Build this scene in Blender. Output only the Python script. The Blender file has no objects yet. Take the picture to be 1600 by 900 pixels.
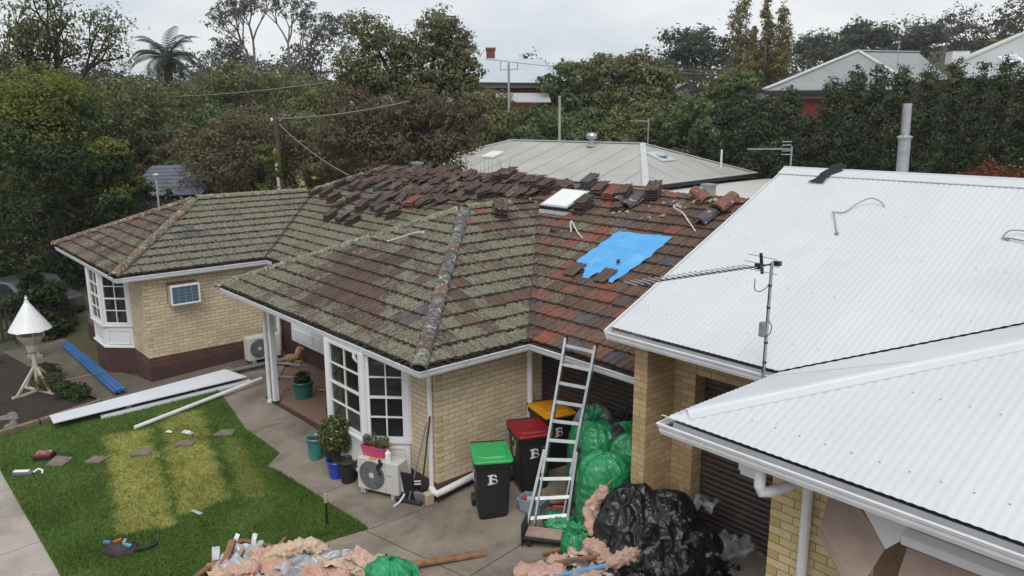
import bpy, bmesh, math, random
import numpy as np
from mathutils import Vector, Matrix, noise as mnoise

S = bpy.context.scene
COL = S.collection
PI = math.pi
rad = math.radians
random.seed(7)
RNG = np.random.default_rng(11)

# ------------------------------------------------------------------ camera
CAM = Vector((9.478, -6.657, 5.751))
cd = bpy.data.cameras.new('camera')
cd.sensor_width = 36.0
cd.lens = 36.0 * 1217.6 / 1600.0
cd.clip_start = 0.1
cd.clip_end = 3000
cam = bpy.data.objects.new('camera', cd)
COL.objects.link(cam)
yaw, pit = rad(139.003), rad(12.437)
fw = Vector((math.cos(yaw) * math.cos(pit), math.sin(yaw) * math.cos(pit), -math.sin(pit)))
q = fw.to_track_quat('-Z', 'Y')
cam.rotation_euler = (q.to_matrix() @ Matrix.Rotation(rad(-0.10), 3, 'Z')).to_euler()
cam.location = CAM
S.camera = cam

# ------------------------------------------------------------------ view
S.view_settings.view_transform = 'Standard'
S.view_settings.look = 'None'
S.view_settings.exposure = 0.22
S.view_settings.gamma = 1.0

# ------------------------------------------------------------------ light
SUN_DIR = Vector((0.42, -0.38, 0.82)).normalized()       # towards the sun, behind thin cloud
SUN_EL = math.asin(SUN_DIR.z)
SUN_ROT = math.atan2(SUN_DIR.x, SUN_DIR.y)
ld = bpy.data.lights.new('sun', 'SUN')
ld.energy = 1.75
ld.angle = rad(40)
ld.color = (1.0, 0.965, 0.92)
sun = bpy.data.objects.new('sun', ld)
COL.objects.link(sun)
sun.rotation_euler = (-SUN_DIR).to_track_quat('-Z', 'Y').to_euler()
sun.location = (0, 0, 30)

W = bpy.data.worlds.new('World')
S.world = W
W.use_nodes = True
wt = W.node_tree
wt.nodes.clear()
def wn(t, **k):
    n = wt.nodes.new(t)
    for a, b in k.items():
        setattr(n, a, b)
    return n
w_out = wn('ShaderNodeOutputWorld')
w_bg = wn('ShaderNodeBackground')
w_bg.inputs['Strength'].default_value = 0.1
w_sky = wn('ShaderNodeTexSky', sky_type='NISHITA', sun_disc=False, sun_elevation=SUN_EL, sun_rotation=SUN_ROT)
w_tc = wn('ShaderNodeTexCoord')
w_map = wn('ShaderNodeMapping')
w_map.inputs['Scale'].default_value = (1.3, 1.3, 3.4)
w_n = wn('ShaderNodeTexNoise')
w_n.inputs['Scale'].default_value = 2.3
w_n.inputs['Detail'].default_value = 7
w_n.inputs['Roughness'].default_value = 0.5
w_r = wn('ShaderNodeValToRGB')
w_r.color_ramp.elements[0].position = 0.34
w_r.color_ramp.elements[0].color = (5.2, 5.8, 6.55, 1)
w_r.color_ramp.elements[1].position = 0.62
w_r.color_ramp.elements[1].color = (8.3, 8.35, 8.4, 1)
w_mix = wn('ShaderNodeMix', data_type='RGBA')
w_mix.inputs['Factor'].default_value = 0.9
L = wt.links.new
L(w_tc.outputs['Generated'], w_map.inputs['Vector'])
L(w_map.outputs['Vector'], w_n.inputs['Vector'])
L(w_n.outputs['Fac'], w_r.inputs['Fac'])
L(w_sky.outputs['Color'], w_mix.inputs['A'])
L(w_r.outputs['Color'], w_mix.inputs['B'])
L(w_mix.outputs['Result'], w_bg.inputs['Color'])
L(w_bg.outputs['Background'], w_out.inputs['Surface'])

# ------------------------------------------------------------------ helpers: meshes
class MB:
    """collects vertices and faces for one mesh"""
    def __init__(s):
        s.v = []; s.f = []
    def add(s, vs, fs):
        o = len(s.v)
        s.v.extend([tuple(x) for x in vs])
        s.f.extend([tuple(i + o for i in f) for f in fs])
        return s
    def box(s, lo, hi):
        x0, y0, z0 = lo; x1, y1, z1 = hi
        return s.add([(x0,y0,z0),(x1,y0,z0),(x1,y1,z0),(x0,y1,z0),(x0,y0,z1),(x1,y0,z1),(x1,y1,z1),(x0,y1,z1)],
                     [(0,3,2,1),(4,5,6,7),(0,1,5,4),(1,2,6,5),(2,3,7,6),(3,0,4,7)])
    def obox(s, c, h, R=None):
        """box of half sizes h about c, turned by the 3x3 matrix R"""
        vs = []
        for a, b, d in ((-1,-1,-1),(1,-1,-1),(1,1,-1),(-1,1,-1),(-1,-1,1),(1,-1,1),(1,1,1),(-1,1,1)):
            p = Vector((a*h[0], b*h[1], d*h[2]))
            if R is not None: p = R @ p
            vs.append(Vector(c) + p)
        return s.add(vs, [(0,3,2,1),(4,5,6,7),(0,1,5,4),(1,2,6,5),(2,3,7,6),(3,0,4,7)])
    def bar(s, a, b, w, h, up=(0,0,1)):
        """rectangular bar from a to b"""
        a = Vector(a); b = Vector(b); d = b - a; l = d.length; d.normalize()
        u = Vector(up); x = d.cross(u)
        if x.length < 1e-4: x = d.cross(Vector((1,0,0)))
        x.normalize(); u = x.cross(d)
        R = Matrix((x, d, u)).transposed()
        return s.obox((a+b)/2, (w/2, l/2, h/2), R)
    def tube(s, pts, r, n=8, cap=True):
        pts = [Vector(p) for p in pts]
        rs = r if isinstance(r, (list, tuple)) else [r]*len(pts)
        vs = []; prev = None
        for i, p in enumerate(pts):
            t = (pts[min(i+1, len(pts)-1)] - pts[max(i-1, 0)])
            if t.length < 1e-9: t = Vector((0,0,1))
            t.normalize()
            if prev is None:
                x = t.orthogonal().normalized()
            else:
                x = (prev - t*prev.dot(t))
                x = x.normalized() if x.length > 1e-6 else t.orthogonal().normalized()
            prev = x; y = t.cross(x)
            for k in range(n):
                a = 2*PI*k/n
                vs.append(p + (x*math.cos(a) + y*math.sin(a))*rs[i])
        fs = []
        for i in range(len(pts)-1):
            for k in range(n):
                k2 = (k+1) % n
                fs.append((i*n+k, i*n+k2, (i+1)*n+k2, (i+1)*n+k))
        if cap:
            fs.append(tuple(range(n-1, -1, -1)))
            fs.append(tuple((len(pts)-1)*n+k for k in range(n)))
        return s.add(vs, fs)
    def lathe(s, c, prof, n=20, cap=True):
        c = Vector(c); vs = []; fs = []
        for r, z in prof:
            for k in range(n):
                a = 2*PI*k/n
                vs.append(c + Vector((r*math.cos(a), r*math.sin(a), z)))
        for i in range(len(prof)-1):
            for k in range(n):
                k2 = (k+1) % n
                fs.append((i*n+k, i*n+k2, (i+1)*n+k2, (i+1)*n+k))
        if cap:
            fs.append(tuple(range(n-1, -1, -1)))
            fs.append(tuple((len(prof)-1)*n+k for k in range(n)))
        return s.add(vs, fs)
    def grid(s, fn, nu, nv):
        vs = [fn(i/nu, j/nv) for j in range(nv+1) for i in range(nu+1)]
        fs = [(j*(nu+1)+i, j*(nu+1)+i+1, (j+1)*(nu+1)+i+1, (j+1)*(nu+1)+i) for j in range(nv) for i in range(nu)]
        return s.add(vs, fs)
    def prism(s, poly, vec):
        """polygon of 3D points pushed along vec"""
        n = len(poly); vec = Vector(vec)
        vs = [Vector(p) for p in poly] + [Vector(p)+vec for p in poly]
        fs = [tuple(range(n-1,-1,-1)), tuple(range(n, 2*n))]
        fs += [(i, (i+1)%n, (i+1)%n+n, i+n) for i in range(n)]
        return s.add(vs, fs)
    def mesh(s, name, mat, smooth=False):
        me = bpy.data.meshes.new(name)
        me.from_pydata([tuple(v) for v in s.v], [], s.f)
        if mat is not None: me.materials.append(mat)
        me.polygons.foreach_set('use_smooth', [bool(smooth)]*len(me.polygons))
        me.update()
        return me
    def build(s, name, mat, parent=None, smooth=False, bevel=0, fix=True):
        me = s.mesh(name, mat, smooth)
        if fix:
            bm = bmesh.new(); bm.from_mesh(me)
            bmesh.ops.recalc_face_normals(bm, faces=bm.faces)
            bm.to_mesh(me); bm.free()
        return link(name, me, parent, bevel)

def link(name, me, parent=None, bevel=0):
    o = bpy.data.objects.new(name, me)
    COL.objects.link(o)
    if parent is not None: o.parent = parent
    if bevel:
        b = o.modifiers.new('bevel', 'BEVEL'); b.width = bevel; b.segments = 2; b.limit_method = 'ANGLE'
    return o

def mesh_np(name, V, F, mat, attrs=None, smooth=False):
    """mesh from numpy arrays: V (n,3), F (m,k)"""
    V = np.asarray(V, np.float32); F = np.asarray(F, np.int32)
    me = bpy.data.meshes.new(name)
    me.vertices.add(len(V)); me.vertices.foreach_set('co', V.ravel())
    m, k = F.shape
    me.loops.add(m*k); me.loops.foreach_set('vertex_index', F.ravel())
    me.polygons.add(m)
    me.polygons.foreach_set('loop_start', np.arange(0, m*k, k, dtype=np.int32))
    me.polygons.foreach_set('use_smooth', np.full(m, bool(smooth)))
    for an, av in (attrs or {}).items():
        a = me.attributes.new(an, 'FLOAT', 'POINT'); a.data.foreach_set('value', np.asarray(av, np.float32))
    me.materials.append(mat)
    me.update(calc_edges=True)
    return me

def thing(name, label, cat, loc=(0,0,0), rotz=0.0, group=None):
    o = bpy.data.objects.new(name, None)
    COL.objects.link(o)
    o.empty_display_size = 0.2
    o.location = loc; o.rotation_euler = (0, 0, rotz)
    return tag(o, label, cat, group)
def tag(o, label, cat, group=None):
    o['label'] = label; o['category'] = cat
    if group: o['group'] = group
    return o
def kind(o, k):
    o['kind'] = k
    return o
def place(o, loc, rotz=0.0):
    o.location = loc; o.rotation_euler = (0, 0, rotz)
    return o
def frac(x): return x - math.floor(x)
def RZ(a): return Matrix.Rotation(a, 3, 'Z')
def nz(x, y, z=0.0): return mnoise.noise(Vector((x, y, z)))
def fbm(x, y, z=0.0, o=4):
    s = 0; a = 1
    for i in range(o):
        s += a*mnoise.noise(Vector((x, y, z))); x *= 2.03; y *= 2.03; z *= 2.03; a *= .5
    return s
def ridged(x, y, z=0.0, o=4):
    s = 0; a = 1
    for i in range(o):
        s += a*(1-abs(mnoise.noise(Vector((x, y, z+i*7.1))))*2.0); x *= 2.1; y *= 2.1; z *= 2.1; a *= .5
    return s
def ground_z(x, y):
    w = min(max((x+8)/5, 0), 1); w = w*w*(3-2*w)
    y = min(y, 3.2)
    z = -.30 + (.022*max(x, -30) if x < 0 else .016*min(x, 20))
    return z + (y*(.04+.08*w) if y > 0 else .06*max(y, -12))

# ------------------------------------------------------------------ helpers: materials
def nodes(m):
    m.use_nodes = True
    nt = m.node_tree
    nt.nodes.clear()
    out = nt.nodes.new('ShaderNodeOutputMaterial')
    b = nt.nodes.new('ShaderNodeBsdfPrincipled')
    nt.links.new(b.outputs['BSDF'], out.inputs['Surface'])
    return nt, b
def N(nt, t, **k):
    n = nt.nodes.new(t)
    for a, v in k.items(): setattr(n, a, v)
    return n
def mixc(nt, fac, a, b, mode='MIX'):
    n = N(nt, 'ShaderNodeMix', data_type='RGBA', blend_type=mode)
    for k, v in (('Factor', fac), ('A', a), ('B', b)):
        if hasattr(v, 'links'): nt.links.new(v, n.inputs[k])
        elif isinstance(v, (int, float)): n.inputs[k].default_value = v
        else: n.inputs[k].default_value = (*v, 1)
    return n.outputs['Result']
def math_(nt, op, a, b=0.0, c=None, clamp=False):
    n = N(nt, 'ShaderNodeMath', operation=op, use_clamp=clamp)
    for i, v in enumerate((a, b) if c is None else (a, b, c)):
        if hasattr(v, 'links'): nt.links.new(v, n.inputs[i])
        else: n.inputs[i].default_value = v
    return n.outputs[0]
def noise_(nt, vec, scale, detail=5, rough=.55, dist=0.0):
    n = N(nt, 'ShaderNodeTexNoise')
    n.inputs['Scale'].default_value = scale; n.inputs['Detail'].default_value = detail
    n.inputs['Roughness'].default_value = rough; n.inputs['Distortion'].default_value = dist
    if vec is not None: nt.links.new(vec, n.inputs['Vector'])
    return n.outputs['Fac']
def step_(nt, v, lo, hi):
    n = N(nt, 'ShaderNodeMapRange', interpolation_type='SMOOTHSTEP')
    nt.links.new(v, n.inputs['Value'])
    n.inputs['From Min'].default_value = lo; n.inputs['From Max'].default_value = hi
    return n.outputs['Result']
def ramp_(nt, v, stops, const=False):
    n = N(nt, 'ShaderNodeValToRGB')
    cr = n.color_ramp
    if const: cr.interpolation = 'CONSTANT'
    while len(cr.elements) < len(stops): cr.elements.new(0.5)
    for e, (p, c) in zip(cr.elements, stops):
        e.position = p; e.color = (*c, 1)
    nt.links.new(v, n.inputs['Fac'])
    return n.outputs['Color']
def pos_(nt, obj=False):
    if obj: return N(nt, 'ShaderNodeTexCoord').outputs['Object']
    return N(nt, 'ShaderNodeNewGeometry').outputs['Position']
def bump_(nt, b, h, strength=.4, dist=.01):
    n = N(nt, 'ShaderNodeBump')
    n.inputs['Strength'].default_value = strength; n.inputs['Distance'].default_value = dist
    nt.links.new(h, n.inputs['Height'])
    nt.links.new(n.outputs['Normal'], b.inputs['Normal'])
def mul(c, k): return tuple(x*k for x in c)

def mat(name, c1, c2=None, scale=4.0, rough=.7, metal=0.0, bump=0.0, bscale=60, bdist=.004, obj=True, dirt=None, dscale=1.3,
        dlo=.5, dhi=.75, rnd=0.0, coat=0.0, spec=.5, detail=6, sheen=0.0):
    """base colour c1-c2 by noise, optional worn/dirty patches of colour dirt, per-object brightness spread rnd"""
    m = bpy.data.materials.new(name)
    nt, b = nodes(m)
    v = pos_(nt, obj)
    if c2 is None: c2 = mul(c1, .82)
    col = mixc(nt, step_(nt, noise_(nt, v, scale, detail), .3, .7), c1, c2)
    if dirt is not None:
        col = mixc(nt, step_(nt, noise_(nt, v, dscale, 8, .6), dlo, dhi), col, dirt)
    if rnd:
        r = N(nt, 'ShaderNodeObjectInfo').outputs['Random']
        k = math_(nt, 'MULTIPLY_ADD', r, 2*rnd, 1-rnd)
        mm = N(nt, 'ShaderNodeVectorMath', operation='SCALE')
        nt.links.new(col, mm.inputs[0]); nt.links.new(k, mm.inputs['Scale'])
        col = mm.outputs[0]
    nt.links.new(col, b.inputs['Base Color'])
    b.inputs['Roughness'].default_value = rough; b.inputs['Metallic'].default_value = metal
    b.inputs['Specular IOR Level'].default_value = spec
    if coat: b.inputs['Coat Weight'].default_value = coat; b.inputs['Coat Roughness'].default_value = .1
    if bump: bump_(nt, b, noise_(nt, v, bscale, 4), bump, bdist)
    return m
def leaf_mat(name, stops, rough=.55, trans=.44):
    """foliage: colour by the per-leaf attribute tint, a little light passing through"""
    m = bpy.data.materials.new(name)
    nt, b = nodes(m)
    a = N(nt, 'ShaderNodeAttribute', attribute_name='tint')
    col = ramp_(nt, a.outputs['Fac'], stops)
    nt.links.new(col, b.inputs['Base Color'])
    b.inputs['Roughness'].default_value = rough
    b.inputs['Specular IOR Level'].default_value = .3
    t = N(nt, 'ShaderNodeBsdfTranslucent'); nt.links.new(col, t.inputs['Color'])
    mx = N(nt, 'ShaderNodeMixShader'); mx.inputs[0].default_value = trans
    nt.links.new(b.outputs[0], mx.inputs[1]); nt.links.new(t.outputs[0], mx.inputs[2])
    nt.links.new(mx.outputs[0], nt.nodes['Material Output'].inputs['Surface'])
    return m

WHITE = mat('white_paint', (.74,.75,.76), (.68,.69,.70), 3, .45, bump=.05, dirt=(.55,.54,.50), dlo=.62, dhi=.85)
WHITE_METAL = mat('white_colour_steel', (.575,.595,.615), (.55,.57,.595), 1.2, .42, dirt=(.50,.52,.54), dscale=.8, dlo=.5, dhi=.8, obj=False, rnd=.022)
GUTTER = mat('white_gutter_paint', (.72,.73,.75), (.64,.65,.67), 6, .4, dirt=(.42,.42,.41), dscale=5, dlo=.58, dhi=.8, obj=False)
ALU = mat('aluminium', (.56,.57,.58), (.44,.45,.46), 8, .38, .85, bump=.05)
GALV = mat('galvanised_steel', (.42,.45,.47), (.33,.36,.38), 14, .5, .55)
PVC = mat('white_pvc', (.70,.71,.72), (.62,.63,.63), 5, .4, dirt=(.45,.44,.40), dlo=.62, dhi=.85)
BLACKP = mat('black_plastic', (.012,.012,.013), (.02,.02,.021), 20, .5, bump=.1, bscale=300)
DARKMET = mat('dark_metal', (.03,.03,.032), (.05,.05,.05), 12, .5, .4)
TIMBER = mat('timber', (.27,.15,.075), (.16,.08,.04), 9, .7, bump=.2, bscale=40, rnd=.2)
PALE_TIMBER = mat('pale_timber', (.42,.29,.17), (.30,.19,.10), 9, .75, bump=.2, bscale=40, rnd=.2)
CONDUIT = mat('conduit_white', (.66,.63,.58), (.55,.52,.47), 6, .5)
GLASS = bpy.data.materials.new('window_glass')
_nt, _b = nodes(GLASS)
_b.inputs['Alpha'].default_value = .42
_b.inputs['Base Color'].default_value = (.012,.014,.015,1); _b.inputs['Roughness'].default_value = .06
_b.inputs['Specular IOR Level'].default_value = .8
# ------------------------------------------------------------------ tile and brick materials
def piece_attr(nt, name):
    """a value that stands on the object of a single piece, or on the vertices of joined pieces"""
    a = N(nt, 'ShaderNodeAttribute', attribute_name=name, attribute_type='OBJECT')
    g = N(nt, 'ShaderNodeAttribute', attribute_name=name, attribute_type='GEOMETRY')
    return math_(nt, 'ADD', a.outputs['Fac'], g.outputs['Fac'])
TILE_STOPS = [(0.0, (.062,.044,.045)), (.22, (.085,.058,.052)), (.42, (.115,.075,.055)), (.56, (.14,.082,.062)), (.68, (.175,.078,.056)),
              (.78, (.22,.072,.05)), (.84, (.21,.085,.052)), (.9, (.095,.088,.098)), (1.0, (.078,.074,.088))]
TILE = bpy.data.materials.new('weathered_concrete_tile')
def _tile(m):
    nt, b = nodes(m)
    v = pos_(nt)
    hue = piece_attr(nt, 'hue'); moss = piece_attr(nt, 'moss')
    base = ramp_(nt, hue, TILE_STOPS)
    base = mixc(nt, step_(nt, noise_(nt, v, 9, 6), .3, .72), base, (1.35,1.3,1.25), 'MULTIPLY')
    base = mixc(nt, math_(nt, 'MULTIPLY', step_(nt, noise_(nt, v, 38, 4), .5, .75), .5), base, (.04,.032,.028))
    n1 = noise_(nt, v, 17, 9, .68)
    n2 = noise_(nt, v, 2.2, 4)
    cx = N(nt, 'ShaderNodeCombineXYZ')
    ac = N(nt, 'ShaderNodeAttribute', attribute_name='across').outputs['Fac']; al = N(nt, 'ShaderNodeAttribute', attribute_name='along').outputs['Fac']
    nt.links.new(math_(nt, 'MULTIPLY', ac, 62.0), cx.inputs[0]); nt.links.new(math_(nt, 'MULTIPLY', al, 5.0), cx.inputs[1])
    nt.links.new(math_(nt, 'MULTIPLY', N(nt, 'ShaderNodeVectorMath', operation='DOT_PRODUCT').outputs['Value'], 0.0) if False else math_(nt, 'MULTIPLY_ADD', hue, 91.0, math_(nt, 'MULTIPLY', moss, 57.0)), cx.inputs[2])
    streak = noise_(nt, cx.outputs[0], 1.0, 4, .6)
    base = mixc(nt, math_(nt, 'MULTIPLY', step_(nt, streak, .5, .68), .55), base, (.030,.024,.021))
    base = mixc(nt, math_(nt, 'MULTIPLY', step_(nt, streak, .46, .30), .35), base, (.20,.165,.135))
    k = math_(nt, 'ADD', math_(nt, 'MULTIPLY_ADD', n2, .40, math_(nt, 'MULTIPLY_ADD', streak, -.34, math_(nt, 'ADD', n1, .17))), math_(nt, 'MULTIPLY_ADD', moss, .55, -.66))
    lichen = ramp_(nt, noise_(nt, v, 31, 7, .7), [(.3,(.075,.070,.045)), (.46,(.135,.13,.09)), (.56,(.215,.21,.16)), (.68,(.36,.355,.30))])
    col = mixc(nt, step_(nt, k, .30, .44), base, lichen)
    spots = step_(nt, noise_(nt, v, 55, 3, .5), .66, .72)
    col = mixc(nt, math_(nt, 'MULTIPLY', spots, math_(nt, 'MULTIPLY_ADD', moss, .5, .15)), col, (.42,.41,.36))
    nt.links.new(col, b.inputs['Base Color'])
    b.inputs['Roughness'].default_value = .92; b.inputs['Specular IOR Level'].default_value = .25
    bump_(nt, b, math_(nt, 'ADD', n1, noise_(nt, v, 90, 3)), .8, .012)
_tile(TILE)
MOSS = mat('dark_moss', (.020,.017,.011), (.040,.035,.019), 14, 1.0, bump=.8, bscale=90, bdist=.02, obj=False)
DECK = mat('old_sarking', (.05,.04,.035), (.035,.03,.026), 3, .9, obj=False)
VALLEY = mat('rusty_valley_iron', (.085,.04,.035), (.05,.028,.026), 8, .7, obj=False)
RIDGE = bpy.data.materials.new('ridge_tile')
def _ridge(m):
    nt, b = nodes(m)
    v = pos_(nt)
    hue = piece_attr(nt, 'hue'); moss = piece_attr(nt, 'moss')
    base = ramp_(nt, hue, TILE_STOPS)
    n1 = noise_(nt, v, 12, 8, .65)
    rings = step_(nt, noise_(nt, v, 8.5, 3, .5, .6), .60, .66)
    col = mixc(nt, step_(nt, math_(nt, 'MULTIPLY_ADD', moss, .5, math_(nt, 'ADD', n1, -.42)), .22, .4), base, ramp_(nt, n1, [(.3,(.09,.088,.05)), (.55,(.19,.185,.13)), (.7,(.30,.29,.23))]))
    col = mixc(nt, math_(nt, 'MULTIPLY', rings, .75), col, (.40,.39,.34))
    nt.links.new(col, b.inputs['Base Color'])
    b.inputs['Roughness'].default_value = .9
    bump_(nt, b, n1, .5, .01)
_ridge(RIDGE)

def brick_mat(name, stops):
    m = bpy.data.materials.new(name)
    nt, b = nodes(m)
    v = pos_(nt)
    t = piece_attr(nt, 'tint')
    col = ramp_(nt, t, stops)
    col = mixc(nt, step_(nt, noise_(nt, v, 22, 6, .6), .35, .75), col, (.90,.88,.84), 'MULTIPLY')
    col = mixc(nt, math_(nt, 'MULTIPLY', step_(nt, noise_(nt, v, 1.3, 7, .62), .46, .74), .55), col, mul(stops[0][1], .72))
    nt.links.new(col, b.inputs['Base Color'])
    b.inputs['Roughness'].default_value = .85
    bump_(nt, b, noise_(nt, v, 130, 4, .7), .35, .004)
    return m
CREAM = brick_mat('cream_brick', [(0,(.52,.415,.28)), (.3,(.58,.475,.33)), (.6,(.61,.505,.36)), (.85,(.65,.535,.385)), (.93,(.47,.375,.21)), (1,(.50,.40,.23))])
CREAM2 = brick_mat('tan_brick', [(0,(.42,.285,.155)), (.3,(.47,.33,.18)), (.6,(.52,.38,.22)), (.8,(.55,.41,.25)), (.92,(.40,.23,.13)), (1,(.44,.30,.13))])
YELLOWB = brick_mat('yellow_brick', [(0,(.53,.41,.21)), (.4,(.60,.47,.26)), (.8,(.62,.50,.31)), (.9,(.46,.36,.13)), (1,(.50,.39,.16))])
DARKB = brick_mat('dark_brown_brick', [(0,(.085,.037,.030)), (.5,(.115,.05,.038)), (1,(.07,.032,.028))])
PAVER = brick_mat('brown_paver', [(0,(.075,.042,.036)), (.5,(.095,.055,.045)), (1,(.065,.038,.034))])
MORTAR = mat('mortar', (.27,.20,.12), (.22,.16,.095), 30, .95, bump=.4, bscale=150, obj=False)
DARKMORTAR = mat('dark_mortar', (.22,.14,.10), (.17,.10,.08), 30, .95, obj=False)
RENDERB = mat('brown_render', (.075,.036,.033), (.058,.028,.026), 3, .85, bump=.3, bscale=80, obj=False, dirt=(.13,.08,.065), dscale=3, dlo=.62, dhi=.85)

# ------------------------------------------------------------------ brick walls
BRICKS = {}          # house -> [(distance to the street corner, wall object, matrix, (len,h,d), tint, material)]
_bm_cache = {}
def brick_mesh(lx, h, d, m):
    k = (round(lx, 3), round(h, 3), round(d, 3), m.name)
    if k not in _bm_cache:
        b = MB(); e = .0015
        x0, x1, z0, z1 = -lx/2, lx/2, -h/2, h/2
        b.add([(x0,0,z0),(x1,0,z0),(x1,0,z1),(x0,0,z1),(x0,-d+e,z0),(x1,-d+e,z0),(x1,-d+e,z1),(x0,-d+e,z1),
               (x0+e,-d,z0+e),(x1-e,-d,z0+e),(x1-e,-d,z1-e),(x0+e,-d,z1-e)],
              [(0,1,5,4),(1,2,6,5),(2,3,7,6),(3,0,4,7),(4,5,9,8),(5,6,10,9),(6,7,11,10),(7,4,8,11),(8,9,10,11)])
        _bm_cache[k] = b.mesh('brick', m)
    return _bm_cache[k]
def brick_face(house, wall, o, ang, length, z0, z1, m, openings=(), parity=0, course=.086, start=0.0, d=.016, quoin=True):
    """stretcher bond on the face that starts at o (x,y), runs along direction ang, and looks to its right-hand side"""
    ux, uy = math.cos(ang), math.sin(ang)
    rows = int(round((z1-z0)/course))
    lst = BRICKS.setdefault(house, [])
    rg = random.Random(hash((round(o[0],2), round(o[1],2), rows)) & 0xffff)
    for r in range(rows):
        zc = z0 + (r+.5)*course
        s = start
        first = True
        while s < length - .02:
            if first and (r+parity) % 2: l = .12
            else: l = .24
            first = False
            e = min(s+l, length)
            a, bb = s, e
            s += l
            spans = [(a, bb)]
            for (p0, p1, q0, q1) in openings:
                if q0 - .02 < zc < q1 + .02:
                    ns = []
                    for (x0, x1) in spans:
                        if x1 <= p0+.005 or x0 >= p1-.005: ns.append((x0, x1))
                        else:
                            if x0 < p0-.02: ns.append((x0, p0))
                            if x1 > p1+.02: ns.append((p1, x1))
                    spans = ns
            for (x0, x1) in spans:
                lx = x1-x0-.010
                if lx < .03: continue
                lx = round(lx*200)/200
                c = (x0+x1)/2
                px, py = o[0]+ux*c, o[1]+uy*c
                dd = d + rg.uniform(-.0025, .002)
                M = Matrix.Translation((px, py, zc)) @ Matrix.Rotation(ang + rg.uniform(-.004,.004), 4, 'Z')
                t = rg.random()
                if quoin and (x0 < .01 and lx < .15): t = .9 + .1*rg.random() if rg.random() < .6 else t
                else: t *= .88 if rg.random() < .965 else 1
                dist = (Vector((px, py, zc)) - CAM).length
                lst.append((dist, wall, M, (lx, course-.010, .016), t, m, dd-.016))
def flush_bricks(house, limit=300):
    lst = sorted(BRICKS[house], key=lambda a: a[0])
    rest = {}
    for i, (dist, wall, M, (lx, h, d), t, m, off) in enumerate(lst):
        M = M @ Matrix.Translation((0, .016-off, 0))
        if i < limit:
            o = bpy.data.objects.new('brick', brick_mesh(lx, h, d, m))
            COL.objects.link(o); o.parent = wall; o.matrix_local = M
            o['tint'] = t
        else:
            rest.setdefault((wall, m), []).append((M, lx, h, d, t))
    for (wall, m), items in rest.items():
        Vs, Fs, T, n = [], [], [], 0
        for (M, lx, h, d, t) in items:
            me = brick_mesh(lx, h, d, m)
            co = np.empty(len(me.vertices)*3, np.float32); me.vertices.foreach_get('co', co)
            co = co.reshape(-1, 3)
            A = np.array(M)
            Vs.append(co @ A[:3,:3].T + A[:3,3])
            Fs.append(np.array([p.vertices[:] for p in me.polygons]) + n)
            T.append(np.full(len(co), t)); n += len(co)
        o = link('brick_courses', mesh_np('brick_courses', np.concatenate(Vs), np.concatenate(Fs), m, {'tint': np.concatenate(T)}), wall)
        kind(o, 'stuff')

# ------------------------------------------------------------------ roof tiles
TW, TL, TG, TH = .30, .40, .325, .027     # cover width, length, gauge, thickness
PITCH = rad(23.7); TM = math.tan(PITCH)
_prof = [(-.144,.010),(-.122,.016),(-.106,.0),(-.026,.0),(-.012,.014),(.012,.014),(.026,.0),(.106,.0),(.122,.016),(.144,.010)]
def tile_geo():
    """one tile: x across, y up the slope, z off the roof; the lower end rests on the row below"""
    vs, fs = [], []
    n = len(_prof)
    for x, z in _prof: vs.append((x, 0.0, z + .050))
    for x, z in _prof: vs.append((x, TL, z + .004))
    for x, z in _prof: vs.append((x, 0.0, .046 - TH))
    for i in range(n-1):
        fs.append((i, i+1, n+i+1, n+i)); fs.append((2*n+i, 2*n+i+1, i+1, i))
    k = len(vs); vs += [(-.144,TL,-.006),(.144,TL,-.006)]
    fs += [(0, n, k, 2*n), (n-1, 3*n-1, k+1, 2*n-1), (2*n, k, k+1, 3*n-1)]
    return vs, fs
def flat_tile_geo():
    th = .013
    vs = [(x, 0, z) for x, z in _prof] + [(x, TL, z) for x, z in _prof] + [(x, 0, z-th) for x, z in _prof] + [(x, TL, z-th) for x, z in _prof]
    n = len(_prof); fs = []
    for i in range(n-1):
        fs += [(i,i+1,n+i+1,n+i), (2*n+i+1,2*n+i,3*n+i,3*n+i+1), (2*n+i,2*n+i+1,i+1,i), (n+i,n+i+1,3*n+i+1,3*n+i)]
    fs += [(0,n,3*n,2*n),(n-1,3*n-1,4*n-1,2*n-1)]
    return vs, fs
def _m(geo, name):
    b = MB(); b.add(*geo); return b.mesh(name, TILE)
def local_attrs(me, vs):
    for an, i in (('across', 0), ('along', 1)):
        a = me.attributes.new(an, 'FLOAT', 'POINT'); a.data.foreach_set('value', [p[i] for p in vs])
TILE_MESH = _m(tile_geo(), 'tile'); local_attrs(TILE_MESH, tile_geo()[0])
LOOSE_MESH = _m(flat_tile_geo(), 'loose_tile'); local_attrs(LOOSE_MESH, flat_tile_geo()[0])

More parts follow.
